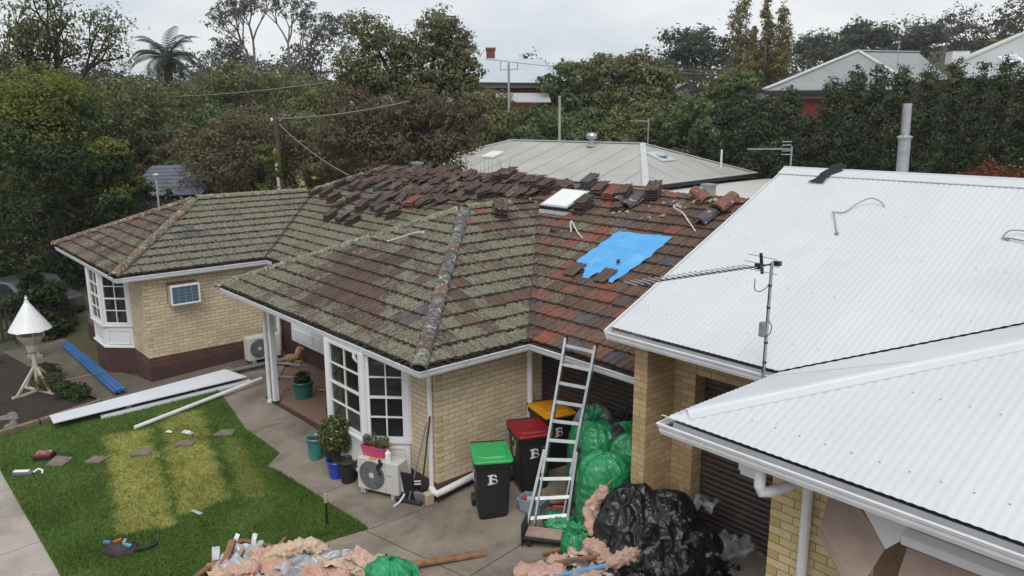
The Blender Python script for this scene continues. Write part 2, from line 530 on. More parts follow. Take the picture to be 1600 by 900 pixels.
def inpoly(x, y, P):
    c = False
    for i in range(len(P)):
        (x1, y1), (x2, y2) = P[i-1], P[i]
        if (y1 > y) != (y2 > y) and x < (x2-x1)*(y-y1)/(y2-y1)+x1: c = not c
    return c
class Plane:
    """roof plane: eave through (ex,ey) at height z, rising along up (unit xy)"""
    def __init__(s, ex, ey, z, up, pitch=PITCH):
        s.o = Vector((ex, ey, z)); u = Vector((up[0], up[1], 0))
        s.Y = Vector((up[0]*math.cos(pitch), up[1]*math.cos(pitch), math.sin(pitch)))
        s.X = Vector((up[1], -up[0], 0))
        s.Z = s.X.cross(s.Y)
        s.c = math.cos(pitch)
        s.R = Matrix((s.X, s.Y, s.Z)).transposed()
        s.M = Matrix.Translation(s.o) @ s.R.to_4x4()
    def uv(s, x, y):
        d = Vector((x, y, 0)) - Vector((s.o.x, s.o.y, 0))
        return d.dot(s.X), d.dot(Vector((s.Y.x, s.Y.y, 0)).normalized())/s.c
    def at(s, u, v, w=0): return s.o + s.X*u + s.Y*v + s.Z*w
    def pt(s, x, y, w=0):
        u, v = s.uv(x, y); return s.at(u, v, w)
TILES = []       # (distance, parent, matrix, mesh or None, (verts, faces), hue, moss)
def lay_tiles(pl, poly, parent, look, phase=0.0, nocut=(), skip=None, seed=1):
    P = [pl.uv(x, y) for x, y in poly]
    us = [p[0] for p in P]; vs_ = [p[1] for p in P]
    rg = random.Random(seed)
    gv, gf = tile_geo()
    ccw = sum(P[i-1][0]*P[i][1]-P[i][0]*P[i-1][1] for i in range(len(P))) > 0
    v = .035; row = 0
    moss_v = []
    while v < max(vs_) - .05:
        i0 = math.floor((min(us)-phase)/TW)-1
        for i in range(i0, int((max(us)-phase)/TW)+2):
            u = phase + (i+.5)*TW
            cu, cv = u, v+TG/2
            cs = [(u+a, v+b) for a in (-.14,.14) for b in (.02,TG-.02)]
            ins = [inpoly(a, b, P) or (b < .03 and inpoly(a, .04, P)) for a, b in cs]
            if not any(ins) and not inpoly(cu, cv, P): continue
            if skip and skip(cu, cv): continue
            hue, moss = look(cu, cv, rg)
            du, dv, tilt = rg.uniform(-.003,.003), rg.uniform(-.008,.008), rg.uniform(-.006,.006)
            M = pl.M @ Matrix.Translation((u+du, v+dv, rg.uniform(0,.004))) @ Matrix.Rotation(tilt, 4, 'Z') @ Matrix.Rotation(rg.uniform(-.006,.006), 4, 'X')
            geo = None
            if not all(ins):
                bm = bmesh.new()
                bv = [bm.verts.new(p) for p in gv]
                for f in gf: bm.faces.new([bv[k] for k in f])
                for k in range(len(P)):
                    if k in nocut: continue
                    (a0, b0), (a1, b1) = P[k-1], P[k]
                    if b0 < .01 and b1 < .01: continue
                    nrm = Vector((b1-b0, -(a1-a0), 0)).normalized()
                    if not ccw: nrm = -nrm
                    bmesh.ops.bisect_plane(bm, geom=bm.verts[:]+bm.edges[:]+bm.faces[:], plane_co=Vector((a0-u, b0-v, 0)), plane_no=nrm, clear_outer=True)
                if len(bm.faces) == 0: bm.free(); continue
                bm.verts.index_update()
                geo = ([tuple(x.co) for x in bm.verts], [tuple(x.index for x in f.verts) for f in bm.faces])
                bm.free()
            dist = (M.translation - CAM).length
            TILES.append((dist, parent, M, geo, hue, moss))
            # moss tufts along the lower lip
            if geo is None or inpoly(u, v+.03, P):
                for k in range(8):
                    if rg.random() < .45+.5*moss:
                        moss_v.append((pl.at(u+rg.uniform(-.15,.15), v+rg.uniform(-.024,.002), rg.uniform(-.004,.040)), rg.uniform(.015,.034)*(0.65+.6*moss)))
        v += TG; row += 1
    if moss_v:
        V, F = [], []
        base = np.array([(1,0,0),(-1,0,0),(0,1,0),(0,-1,0),(0,0,1),(0,0,-1)], float)
        fc = np.array([(0,2,4),(2,1,4),(1,3,4),(3,0,4),(2,0,5),(1,2,5),(3,1,5),(0,3,5)])
        for k, (p, r) in enumerate(moss_v):
            sc = np.array([1.5*r, r, r]) * RNG.uniform(.7, 1.3, (6, 3))
            a = RNG.uniform(0, 3)
            ca, sa = math.cos(a), math.sin(a)
            b = base*sc
            b = np.stack([b[:,0]*ca-b[:,1]*sa, b[:,0]*sa+b[:,1]*ca, b[:,2]], 1)
            V.append(b + np.array(p)); F.append(fc + 6*k)
        o = link('moss', mesh_np('moss', np.concatenate(V), np.concatenate(F), MOSS), parent)
        kind(o, 'stuff')
def flush_tiles(limit=300):
    lst = sorted(TILES, key=lambda a: a[0])
    rest = {}
    for i, (dist, parent, M, geo, hue, moss) in enumerate(lst):
        if i < limit:
            if geo is None: me = TILE_MESH
            else:
                b = MB(); b.add(*geo); me = b.mesh('cut_tile', TILE); local_attrs(me, geo[0])
            o = bpy.data.objects.new('tile', me)
            COL.objects.link(o); o.parent = parent; o.matrix_local = M
            o['hue'] = hue; o['moss'] = moss
        else: rest.setdefault(parent, []).append((M, geo, hue, moss))
    for parent, items in rest.items():
        b = MB(); hs, ms, xs_ = [], [], []
        g0 = tile_geo()
        for M, geo, hue, moss in items:
            vs, fs = geo or g0
            b.add([M @ Vector(x) for x in vs], fs)
            hs += [hue]*len(vs); ms += [moss]*len(vs); xs_ += vs
        me = b.mesh('tile_courses', TILE); local_attrs(me, xs_)
        for an, av in (('hue', hs), ('moss', ms)):
            a = me.attributes.new(an, 'FLOAT', 'POINT'); a.data.foreach_set('value', av)
        kind(link('tile_courses', me, parent), 'stuff')
_half = [(-.125,-.03),(-.105,.025),(-.055,.062),(0,.075),(.055,.062),(.105,.025),(.125,-.03)]
def ridge_geo(l=.44, k=1.0):
    vs, fs = [], []
    n = len(_half)
    for y, s_ in ((0, 1.06), (.05, 1.06), (.055, 1.0), (l, .94)):
        for x, z in _half: vs.append((x*k*s_, y, z*k*s_ + (.012 if y < .052 else 0)))
    for x, z in _half: vs.append((x*k*.92, 0, z*k*.86-.012))
    for j in range(3):
        for i in range(n-1): fs.append((j*n+i, j*n+i+1, (j+1)*n+i+1, (j+1)*n+i))
    for i in range(n-1): fs.append((i+1, i, 4*n+i, 4*n+i+1))
    return vs, fs
RIDGE_MESH = MB().add(*ridge_geo()).mesh('ridge_tile', RIDGE, False)
def ridge_run(a, b, parent, hue, moss, seed=1, lift=.03, cover=.40, skip=None):
    """ridge tiles lapped from a (low) to b (high)"""
    a = Vector(a); b = Vector(b); d = (b-a); l = d.length; d.normalize()
    x = d.cross(Vector((0,0,1))).normalized(); z = x.cross(d)
    R = Matrix((x, d, z)).transposed().to_4x4()
    rg = random.Random(seed)
    n = int(l/cover)
    for i in range(n):
        if skip and skip(i): continue
        p = a + d*(i*cover) + z*(lift + .012)
        o = bpy.data.objects.new('ridge_tile', RIDGE_MESH)
        COL.objects.link(o); o.parent = parent
        o.matrix_local = Matrix.Translation(p) @ R @ Matrix.Rotation(rg.uniform(-.03,.03), 4, 'Z') @ Matrix.Rotation(rad(1.6), 4, 'X')
        h = hue(i, rg); o['hue'] = h; o['moss'] = moss(i, rg)
# ------------------------------------------------------------------ ground and paving (setting)
SOIL = mat('soil', (.040,.028,.021), (.024,.017,.013), 5, 1.0, bump=.8, bscale=30, bdist=.03, obj=False, dirt=(.065,.046,.032), dscale=9, dlo=.6, dhi=.75)
EARTH = mat('dry_grass_earth', (.075,.07,.035), (.05,.055,.025), .7, 1.0, bump=.6, bscale=8, bdist=.05, obj=False, dirt=(.10,.085,.05), dscale=.3)
CONC = bpy.data.materials.new('stained_concrete')
def _conc(m, c1, c2, stain):
    nt, b = nodes(m); v = pos_(nt)
    col = mixc(nt, step_(nt, noise_(nt, v, 1.3, 8, .6), .3, .7), c1, c2)
    col = mixc(nt, math_(nt, 'MULTIPLY', step_(nt, noise_(nt, v, .55, 9, .68, .4), .42, .68), .85), col, stain)
    col = mixc(nt, math_(nt, 'MULTIPLY', step_(nt, noise_(nt, v, 60, 3), .55, .75), .35), col, mul(c2, .55))
    col = mixc(nt, math_(nt, 'MULTIPLY', step_(nt, noise_(nt, v, 5, 9, .7), .60, .70), .6), col, mul(stain, .6))
    nt.links.new(col, b.inputs['Base Color']); b.inputs['Roughness'].default_value = .88
    bump_(nt, b, noise_(nt, v, 90, 5, .7), .35, .006)
_conc(CONC, (.275,.235,.19), (.195,.165,.13), (.098,.080,.062))
CONC3 = bpy.data.materials.new('dim_path_concrete')
_conc(CONC3, (.15,.125,.10), (.105,.086,.068), (.06,.048,.038))
CONC2 = bpy.data.materials.new('pale_concrete')
_conc(CONC2, (.40,.36,.315), (.33,.295,.255), (.21,.185,.155))

def subdivided_sheet(poly, step, off, zf=ground_z):
    """polygon cut by a square lattice and laid on the ground"""
    bm = bmesh.new()
    bm.faces.new([bm.verts.new((x, y, 0)) for x, y in poly])
    xs = [p[0] for p in poly]; ys = [p[1] for p in poly]
    for k in range(math.floor(min(xs)/step)+1, math.ceil(max(xs)/step)):
        bmesh.ops.bisect_plane(bm, geom=bm.verts[:]+bm.edges[:]+bm.faces[:], plane_co=(k*step,0,0), plane_no=(1,0,0))
    for k in range(math.floor(min(ys)/step)+1, math.ceil(max(ys)/step)):
        bmesh.ops.bisect_plane(bm, geom=bm.verts[:]+bm.edges[:]+bm.faces[:], plane_co=(0,k*step,0), plane_no=(0,1,0))
    for v in bm.verts: v.co.z = zf(v.co.x, v.co.y) + off
    bmesh.ops.recalc_face_normals(bm, faces=bm.faces)
    if sum(f.normal.z for f in bm.faces) < 0: bmesh.ops.reverse_faces(bm, faces=bm.faces)
    return bm
def sheet(name, poly, step, off, m, parent=None, skirt=0.0):
    bm = subdivided_sheet(poly, step, off)
    if skirt:
        bd = [e for e in bm.edges if e.is_boundary]
        r = bmesh.ops.extrude_edge_only(bm, edges=bd)
        for v in r['geom']:
            if isinstance(v, bmesh.types.BMVert): v.co.z -= skirt
    me = bpy.data.meshes.new(name); bm.to_mesh(me); bm.free(); me.materials.append(m)
    return link(name, me, parent)

# terrain: one sheet to the horizon, with a wooded rise to the north-east
def terrain_z(x, y):
    """falls away gently to the street; climbs behind the houses to a wooded rise"""
    z = ground_z(x, y) - .05
    D = (x-CAM.x)*-.755 + (y-CAM.y)*.656
    if D > 23:
        z += .105*(min(D, 95)-23) + .02*max(0, min(D, 400)-95)
        hx, hy = x+24, y-185
        z += 15*math.exp(-(hx*hx/5200+hy*hy/5200))*min(1, max(0, D-50)/60)
    return z
b = MB()
ring = [0,3,6,9,12,16,20,25,32,40,55,75,100,130,170,220,300,420,600]
na = 72
vs = [(0,0,terrain_z(0,0))]; fs = []
for r in ring[1:]:
    for k in range(na):
        a = 2*PI*k/na; x, y = r*math.cos(a), r*math.sin(a)
        vs.append((x, y, terrain_z(x, y)))
for k in range(na): fs.append((0, 1+k, 1+(k+1)%na))
for j in range(len(ring)-2):
    for k in range(na):
        a0 = 1+j*na; a1 = a0+na; k2 = (k+1)%na
        fs.append((a0+k, a1+k, a1+k2, a0+k2))
b.add(vs, fs)
kind(b.build('ground', EARTH, smooth=True), 'structure')

# concrete: slabs with open joints
drive = kind(sheet('concrete_driveway', [(-9.2,-.6),(-9.2,1.9),(-3.0,1.9),(-3.0,.02),(.0,.02),(0,2.3),(6.2,2.3),(12,-.1),(12,-11),(-9.2,-11)], 1.0, -.03, DARKMORTAR), 'structure')
LAWN = [(-9.05,-4.9),(-9.13,-3.7),(-8.96,-2.85),(-8.96,-2.1),(-8.5,-.42),(-5.36,-.98),(-3.72,-1.0),(-3.35,-1.42),(-3.02,-1.34),(-.09,-1.23),(-.22,-1.75),(-.55,-3.2),(-1.2,-4.6),(-2.19,-4.98),(-7.04,-5.02)]
slabs = [
    [(-9.3,-.66),(-8.5,-.6),(-5.4,-1.2),(-5.1,-1.2),(-5.1,.03),(-6.6,.03),(-9.3,1.9)],
    [(-5.08,-1.2),(-3.80,-1.2),(-3.40,-1.6),(-3.0,-1.55),(-1.72,-1.5),(-1.55,-.02),(-5.08,.03)],
    [(-1.70,-1.5),(-.10,-1.34),(.06,-.03),(-1.53,-.02)],
    [(-.08,-1.28),(1.96,-.93),(1.75,2.25),(.02,2.25),(.02,0),(.08,-.03)],
    [(1.98,-.93),(6.0,-.32),(5.9,2.3),(1.77,2.25)],
    [(-.20,-1.34),(-.08,-1.30),(1.98,-.95),(6.0,-.34),(12,.4),(12,-4.4),(-.75,-3.3)],
    [(-.75,-3.32),(12,-4.42),(12,-11),(-1.2,-11),(-1.3,-4.5)],
    [(-1.32,-4.5),(-1.22,-11),(-3.6,-11),(-3.6,-4.9),(-2.3,-4.88)],
    [(-3.62,-4.9),(-3.62,-11),(-6.1,-11),(-6.1,-4.92)],
    [(-6.12,-4.92),(-6.12,-11),(-9.3,-11),(-9.3,-4.85),(-7.04,-4.93)],
]
for k, p_ in enumerate(slabs):
    sheet('slab', p_, .7, .0, CONC2 if k >= 6 else CONC, drive, .06)
# path beside the bedroom wing
p1 = kind(sheet('concrete_path', [(-16.5,-2.0),(-16.5,-3.6),(-12.0,-3.1),(-9.6,-2.62),(-9.35,-.46),(-9.35,1.9),(-10.0,1.9),(-10.0,-1.35),(-12.3,-1.9)], .7, .0, CONC3), 'structure')
for p_ in ([(-12.1,-3.02),(-12.0,-3.0),(-11.9,-1.95),(-12.0,-1.95)],):
    sheet('joint', p_, .7, .004, PALE_TIMBER, p1)

# ------------------------------------------------------------------ lawn
def quad_in(x, y, Q, soft=.11):
    """1 inside the four-cornered strip Q, fading over soft metres outside"""
    if inpoly(x, y, Q): return 1.0
    d = 9
    for i in range(len(Q)):
        a = Vector(Q[i-1]); c = Vector(Q[i]); pnt = Vector((x, y)); ab = c-a
        t = max(0, min(1, (pnt-a).dot(ab)/ab.dot(ab)))
        d = min(d, (pnt-(a+ab*t)).length)
    return max(0, 1-d/soft)
DRY = [([(-7.26,-3.14),(-6.89,-2.42),(-6.2,-2.62),(-6.3,-3.25)], .75), ([(-6.2,-3.3),(-6.05,-2.62),(-2.5,-3.36),(-2.86,-4.02)], .95),
       ([(-7.5,-2.0),(-7.1,-1.3),(-5.4,-1.75),(-5.6,-2.35)], .7), ([(-5.7,-2.40),(-5.4,-1.78),(-2.75,-2.42),(-2.74,-3.08)], 1.0), ([(-5.2,-1.5),(-4.9,-1.30),(-2.3,-1.95),(-2.5,-2.18)], .38)]
def dry_at(x, y):
    d = 0
    wob = .06*nz(x*3, y*3)+.04*nz(x*9, y*9)
    for Q, k in DRY: d = max(d, k*quad_in(x+wob, y+wob, Q))
    return max(0, min(1, d*(.88+.34*nz(x*2.6, y*2.6, 3)+.22*nz(x*7, y*7, 1)) + max(0, .16*nz(x*.8, y*.8, 9))))
def grass_mat(name):
    m = bpy.data.materials.new(name); nt, b = nodes(m)
    d = N(nt, 'ShaderNodeAttribute', attribute_name='dry').outputs['Fac']; v = pos_(nt)
    gcol = mixc(nt, step_(nt, noise_(nt, v, .9, 5), .3, .7), (.040,.088,.013), (.062,.118,.020))
    gcol = mixc(nt, math_(nt, 'MULTIPLY', step_(nt, noise_(nt, v, 35, 3), .4, .7), .5), gcol, (.085,.13,.026))
    ycol = mixc(nt, step_(nt, noise_(nt, v, 14, 5), .3, .7), (.37,.34,.10), (.21,.23,.055))
    col = mixc(nt, d, gcol, ycol)
    nt.links.new(col, b.inputs['Base Color']); b.inputs['Roughness'].default_value = .75
    b.inputs['Specular IOR Level'].default_value = .2
    return m
GRASS = grass_mat('lawn_grass')
bm = subdivided_sheet(LAWN, .16, .012)
me = bpy.data.meshes.new('lawn'); bm.to_mesh(me); bm.free(); me.materials.append(GRASS)
a = me.attributes.new('dry', 'FLOAT', 'POINT')
a.data.foreach_set('value', [dry_at(v.co.x, v.co.y) for v in me.vertices])
kind(link('lawn', me), 'structure')
# blades
pts = []
xs0, xs1, ys0, ys1 = -9.2, 0, -5.1, -.4
cnt = 0
while cnt < 90000:
    x = random.uniform(xs0, xs1); y = random.uniform(ys0, ys1)
    # denser towards the street, where blades can be told apart
    if not inpoly(x, y, LAWN): continue
    if random.random() > .45 + .55*min(1, max(0, (x+7)/5)): continue
    pts.append((x, y)); cnt += 1
P_ = np.array(pts)
dry = np.array([dry_at(x, y) for x, y in pts]); gz = np.array([ground_z(x, y) for x, y in pts])
n = len(pts)
ang = RNG.uniform(0, 2*PI, n); hgt = RNG.uniform(.022, .05, n)*np.array([.75+.75*max(0, nz(x*1.3, y*1.3, 6)+.35)+(1.0 if nz(x*6, y*6, 2) > .52 else 0) for x, y in pts]); wd = RNG.uniform(.004, .008, n); lean = RNG.uniform(.2, 1.0, n)*hgt; la = RNG.uniform(0, 2*PI, n)
B = np.stack([P_[:,0], P_[:,1], gz+.010], 1)
dx = np.stack([np.cos(ang)*wd, np.sin(ang)*wd, np.zeros(n)], 1)
tip = B + np.stack([np.cos(la)*lean, np.sin(la)*lean, hgt], 1)
V = np.stack([B-dx, B+dx, tip], 1).reshape(-1, 3)
dd = np.repeat(np.clip(dry + RNG.normal(0, .10, n), 0, 1), 3)
o = link('grass', mesh_np('grass', V, np.arange(3*n).reshape(-1, 3), GRASS, {'dry': dd}))
kind(o, 'stuff')
# crumbs of mortar, tile chips and leaves on the concrete
rl = random.Random(77); V, F = [], []
for k in range(520):
    x = rl.uniform(-9, 5.5); y = rl.uniform(-4.5, 1.9)
    if inpoly(x, y, LAWN) or not any(inpoly(x, y, p_) for p_ in slabs): continue
    if x < .1 and y > -.02: continue
    s_ = rl.uniform(.006, .022)*(1.6 if rl.random() < .08 else 1); a = rl.uniform(0, 6.3); z = ground_z(x, y)+.001
    n0 = len(V)
    for q_ in range(4):
        r_ = s_*rl.uniform(.6, 1.2); V.append((x+r_*math.cos(a+q_*1.57), y+r_*math.sin(a+q_*1.57)*.7, z))
    V.append((x, y, z+s_*rl.uniform(.25, .6)))
    F += [(n0+q_, n0+(q_+1) % 4, n0+4) for q_ in range(4)]
LITTER = mat('yard_litter', (.30,.25,.19), (.09,.06,.04), 5, .95, obj=False)
b = MB(); b.add(V, F); kind(b.build('litter', LITTER), 'stuff')
# stepping stones
STONE = mat('stepping_stone', (.20,.17,.13), (.14,.12,.09), 7, .9, bump=.5, bscale=60, dirt=(.08,.075,.045), dlo=.55, dhi=.75)
stones = [([(-6.58,-4.36),(-6.9,-4.11),(-6.62,-3.87),(-6.32,-4.12)], 'first stepping stone from the driveway, beside the red toolbox'),
          ([(-6.1,-3.81),(-6.33,-3.59),(-6.08,-3.34),(-5.91,-3.6)], 'second stepping stone from the driveway, at the edge of the bleached grass'),
          ([(-5.74,-3.1),(-5.94,-2.95),(-5.82,-2.6),(-5.57,-2.8)], 'stepping stone in the bleached strip with the fewest offcuts, third in the row'),
          ([(-5.55,-2.33),(-5.72,-2.17),(-5.58,-1.86),(-5.33,-2.06)], 'stepping stone below the white offcuts, fourth from the driveway'),
          ([(-5.44,-1.62),(-5.6,-1.38),(-5.42,-1.13),(-5.21,-1.33)], 'last stepping stone of the row, nearest the concrete path and house')]
for q_, lb in stones:
    b = MB(); cx = sum(p[0] for p in q_)/4; cy = sum(p[1] for p in q_)/4; z = ground_z(cx, cy)
    top = []
    for i in range(4):
        a0, a1 = Vector(q_[i]), Vector(q_[(i+1)%4])
        for t in (.06, .35, .65, .94): 
            pt_ = a0.lerp(a1, t); top.append((pt_.x+random.uniform(-.012,.012)-cx, pt_.y+random.uniform(-.012,.012)-cy, .042+random.uniform(-.004,.004)))
    b.prism([(x, y, 0.0) for x, y, zz in top], (0,0,.045))
    o = b.build('stepping_stone', STONE, bevel=.006); o.location = (cx, cy, z)
    tag(o, lb, 'stepping stone', 'stepping stones across the lawn')
# garden bed with timber edging
BED = [(-9.3,-4.95),(-9.2,-3.75),(-9.42,-2.72),(-12.1,-3.1),(-15.5,-3.5),(-20,-5),(-18,-9),(-10,-7)]
kind(sheet('garden_bed', BED, .6, .02, SOIL), 'structure')
SLEEPER = mat('weathered_sleeper', (.22,.16,.11), (.13,.095,.065), 6, .85, bump=.4, bscale=35, dirt=(.09,.08,.05), dlo=.55, dhi=.8)
for (ax, ay, bx, by), lb in (((-9.02,-5.2,-9.14,-4.0), 'timber sleeper edging the garden bed, at the end near the driveway'), ((-9.14,-3.97,-9.38,-2.72), 'timber sleeper edging the garden bed behind the long white sheets')):
    b = MB(); b.bar((ax,ay,ground_z(ax,ay)+.05), (bx,by,ground_z(bx,by)+.05), .13, .16)
    tag(b.build('garden_sleeper', SLEEPER, bevel=.012), lb, 'sleeper', 'sleepers edging the garden bed')
# ------------------------------------------------------------------ gutters
def gutter_geo(path, h=.115, w=.115):
    """quad gutter swept along path [(x,y,z)]; path runs with the house on its left"""
    prof = [(0,0),(.006,-.012),(-.002,-.024),(-.002,-.034),(-.016,-.050),(-.016,-.078),(-.030,-h),(-w,-h),(-w,.004),(-w+.006,.004),(-w+.006,-h+.008),(-.034,-h+.008),(-.022,-.07),(-.020,-.046),(-.010,-.02),(-.010,0)]
    b = MB(); n = len(prof); vs = []; fs = []
    P = [Vector(p) for p in path]
    for i, p in enumerate(P):
        d0 = (P[i]-P[i-1]).normalized() if i > 0 else None
        d1 = (P[i+1]-P[i]).normalized() if i < len(P)-1 else None
        nn = [Vector((d.y, -d.x, 0)) for d in (d0, d1) if d is not None]
        if len(nn) == 2:
            m_ = (nn[0]+nn[1]); m_ = m_/ (m_.dot(nn[0]))
        else: m_ = nn[0]
        for (o_, z) in prof: vs.append(p + m_*o_ + Vector((0,0,z)))
    for i in range(len(P)-1):
        for k in range(n):
            k2 = (k+1) % n
            fs.append((i*n+k, i*n+k2, (i+1)*n+k2, (i+1)*n+k))
    fs.append(tuple(range(n))); fs.append(tuple((len(P)-1)*n+k for k in range(n-1,-1,-1)))
    return b.add(vs, fs)
def window(parent, a, c, z0, z1, cols, rows, depth=.06, fr=.055, sash=None, mb=.022, cur=False):
    """white timber window in the vertical plane from a to c (xy): frame > pane, glazing_bar"""
    A = Vector((*a, 0)); Cc = Vector((*c, 0)); d = (Cc-A); l = d.length; d.normalize(); n = Vector((d.y, -d.x, 0))
    R = Matrix((d, -n, Vector((0,0,1)))).transposed()
    def P(s, z, o=0): return A + d*s + Vector((0,0,z)) + n*o
    b = MB()
    for s in (fr/2, l-fr/2): b.obox(P(s, (z0+z1)/2), (fr/2, depth/2, (z1-z0)/2), R)
    for z in (z0+fr/2, z1-fr/2): b.obox(P(l/2, z), (l/2-fr-.001, depth/2-.002, fr/2), R)
    f = b.build('window_frame', WHITE, parent, bevel=.004)
    w = (l-2*fr)/cols; h = (z1-z0-2*fr)/rows
    for i in range(cols):
        for j in range(rows):
            g = MB(); g.obox(P(fr+w*(i+.5), z0+fr+h*(j+.5), -.012), (w/2-.002, .003, h/2-.002), R)
            g.build('pane', GLASS, f)
    for i in range(1, cols):
        g = MB(); g.obox(P(fr+w*i, (z0+z1)/2, .0), (mb/2, .014, (z1-z0)/2-fr), R); g.build('glazing_bar', WHITE, f)
    for j in range(1, rows):
        k = 1.7 if sash == j else 1.0
        g = MB(); g.obox(P(l/2, z0+fr+h*j, .002), (l/2-fr, .0155 if k == 1 else .022, mb/2*k), R); g.build('glazing_bar', WHITE, f)
    return f
def downpipe(parent, pts, r=.045, m=None, straps=()):
    b = MB(); b.tube(pts, r, 12)
    for z in straps:
        b.lathe((pts[-1][0], pts[-1][1], z), [(r+.006,-.012),(r+.006,.012)], 12)
    return b.build('downpipe', m or PVC, parent, smooth=False)

# ------------------------------------------------------------------ the tiled house
TH_ = thing('tiled_house', 'cream brick house with mossy tile roof half stripped and tiles stacked along the ridge', 'house')
EZ = 2.105; RZ0 = EZ + .035
XR = 2.69
pF = Plane(.409, -.5745, RZ0, (0, 1)); pG = Plane(.409, -.5745, RZ0, (-1, 0)); pH = Plane(-7.36, 1.6, RZ0, (1, 0))
pM = Plane(.409, 1.5965, RZ0, (0, 1)); pLF = Plane(-15.9, -2.05, RZ0, (0, 1)); pLR = Plane(-9.76, -2.05, RZ0, (-1, 0))
pLL = Plane(-15.9, -2.05, RZ0, (1, 0)); pB = Plane(0, 11.0, RZ0, (0, -1))
polyF = [(-7.36,-.5745),(.409,-.5745),(-3.4755,3.31)]
polyG = [(.409,-.5745),(.409,1.5965),(-3.4755,5.481),(-3.4755,3.31)]
polyH = [(-7.36,1.5965),(-7.36,-.5745),(-3.4755,3.31),(-3.4755,5.481)]
polyMR = [(.409,1.5965),(XR,1.5965),(XR,6.3),(-3.4755,6.3),(-3.4755,5.481)]
polyML = [(-9.76,1.5965),(-7.36,1.5965),(-3.4755,5.481),(-3.4755,6.3),(-11.2,6.3),(-12.83,4.667)]
polyLF = [(-15.9,-2.05),(-9.76,-2.05),(-12.83,1.02)]
polyLR = [(-9.76,-2.05),(-9.76,1.5965),(-12.83,4.667),(-12.83,1.02)]
polyLL = [(-15.9,11.0),(-15.9,-2.05),(-12.83,1.02),(-12.83,4.667),(-11.2,6.3)]
polyB = [(XR,11.0),(-15.9,11.0),(-11.2,6.3),(XR,6.3)]
roofs = {}
for key, pl, poly in (('F',pF,polyF),('G',pG,polyG),('H',pH,polyH),('MR',pM,polyMR),('ML',pM,polyML),('LF',pLF,polyLF),('LR',pLR,polyLR),('LL',pLL,polyLL),('B',pB,polyB)):
    b = MB(); b.prism([pl.pt(x, y, -.055) for x, y in poly], pl.Z*.03)
    roofs[key] = b.build('roof', DECK, TH_)
def cl(x): return max(0.0, min(1.0, x))
def lookF(u, v, r):
    x = .409+u if pF.X.x > 0 else .409-u
    bare = cl(1.15-abs((x+3.2)/1.6)**2)*cl(1.1-abs((v-1.25)/1.15)**2) + .75*cl(1-abs((x+4.5)/1.0)**2)*cl(1-abs((v-2.0)/.6)**2)
    bare = cl(bare + .35*nz(u*1.1, v*1.4, 2))
    moss = cl(.74 - .36*bare + .26*nz(u*.9, v*1.1, 5))
    h = .1+.25*r.random() if bare > .35 else .2+.25*r.random()
    moss = cl(moss+r.uniform(-.16,.16))
    if .1 < (-x) < 1.0 and .75 < v < 1.35 and r.random() < .5: h = .95; moss = .3
    return h, moss
def lookG(u, v, r):
    moss = cl(.72 + .26*nz(u*1.1, v*1.3, 3)); h = .2+.32*r.random()
    t = r.random()
    moss = cl(moss+r.uniform(-.12,.1))
    if t < .055: h = .74+.08*r.random(); moss = .46
    if v < .75 and u < -1.2 and r.random() < .6: h = .97; moss = .28
    if r.random() < .12: moss *= .6
    return h, moss
def lookM(u, v, r):
    x = pM.at(u, v).x
    near = cl((x+1.2-v*.15)/1.4)
    moss = cl(.70 - .40*near + .22*nz(u*1.1, v*1.3, 8) - .05*v)
    h = .22+.30*r.random()
    t = r.random()
    if x > -4:
        k = .5+.5*nz(u*1.6, v*2.2, 4)
        if t < .24+.34*max(0, k-.45)*2: h = .50+.27*r.random(); moss *= .6
        elif t > .95: h = .9+.1*r.random(); moss *= .5
        moss = cl(moss+r.uniform(-.12,.12))
    else:
        moss = cl(.74-.11*max(0, v-2.2) + .22*nz(u*1.1, v*1.2, 8))
        if t < .05: h = .62
    if x > -4 and v < 1.1 and x < 1.2 and t > .8: h = .95; moss = .3
    return h, moss
def lookLF(u, v, r):
    t = r.random()
    moss = cl(.52 + .25*nz(u*1.4, v*1.4, 6))
    return (.34+.26*r.random() if t < .5 else .12*r.random()), moss
def lookLR(u, v, r):
    moss = cl(.80 + .22*nz(u*1.2, v*1.3, 7)); h = .15+.2*r.random()
    p3 = pLR.at(u, v)
    if -.35 < p3.y < .55 and 1.25 < v < 1.85 and r.random() < .4: h = .97; moss = .5
    return h, moss
plain = lambda u, v, r: (.15+.25*r.random(), .7)
lay_tiles(pF, polyF, roofs['F'], lookF, .02, seed=1)
def off(poly, moves):
    return [(x+moves.get(i, 0), y+moves.get(i, 0)) for i, (x, y) in enumerate(poly)]
lay_tiles(pG, off(polyG, {1:-.035, 2:-.035}), roofs['G'], lookG, .08, seed=2)
lay_tiles(pM, off(polyMR, {0:.035, 4:.035}), roofs['MR'], lookM, .05, nocut=(0, 4), seed=3)
lay_tiles(pM, off(polyML, {0:.03, 5:.03}), roofs['ML'], lookM, .05, nocut=(3, 4), seed=4)
lay_tiles(pLF, polyLF, roofs['LF'], lookLF, .0, seed=5)
lay_tiles(pLR, off(polyLR, {1:-.03, 2:-.03}), roofs['LR'], lookLR, .03, seed=6)
flush_tiles(300)
for key, pl, poly in (('H',pH,polyH),('LL',pLL,polyLL),('B',pB,polyB)):
    lay_tiles(pl, poly, roofs[key], plain, 0, seed=9)
flush_now = [t for t in TILES if t[1] in (roofs['H'], roofs['LL'], roofs['B'])]
TILES[:] = flush_now
flush_tiles(0)
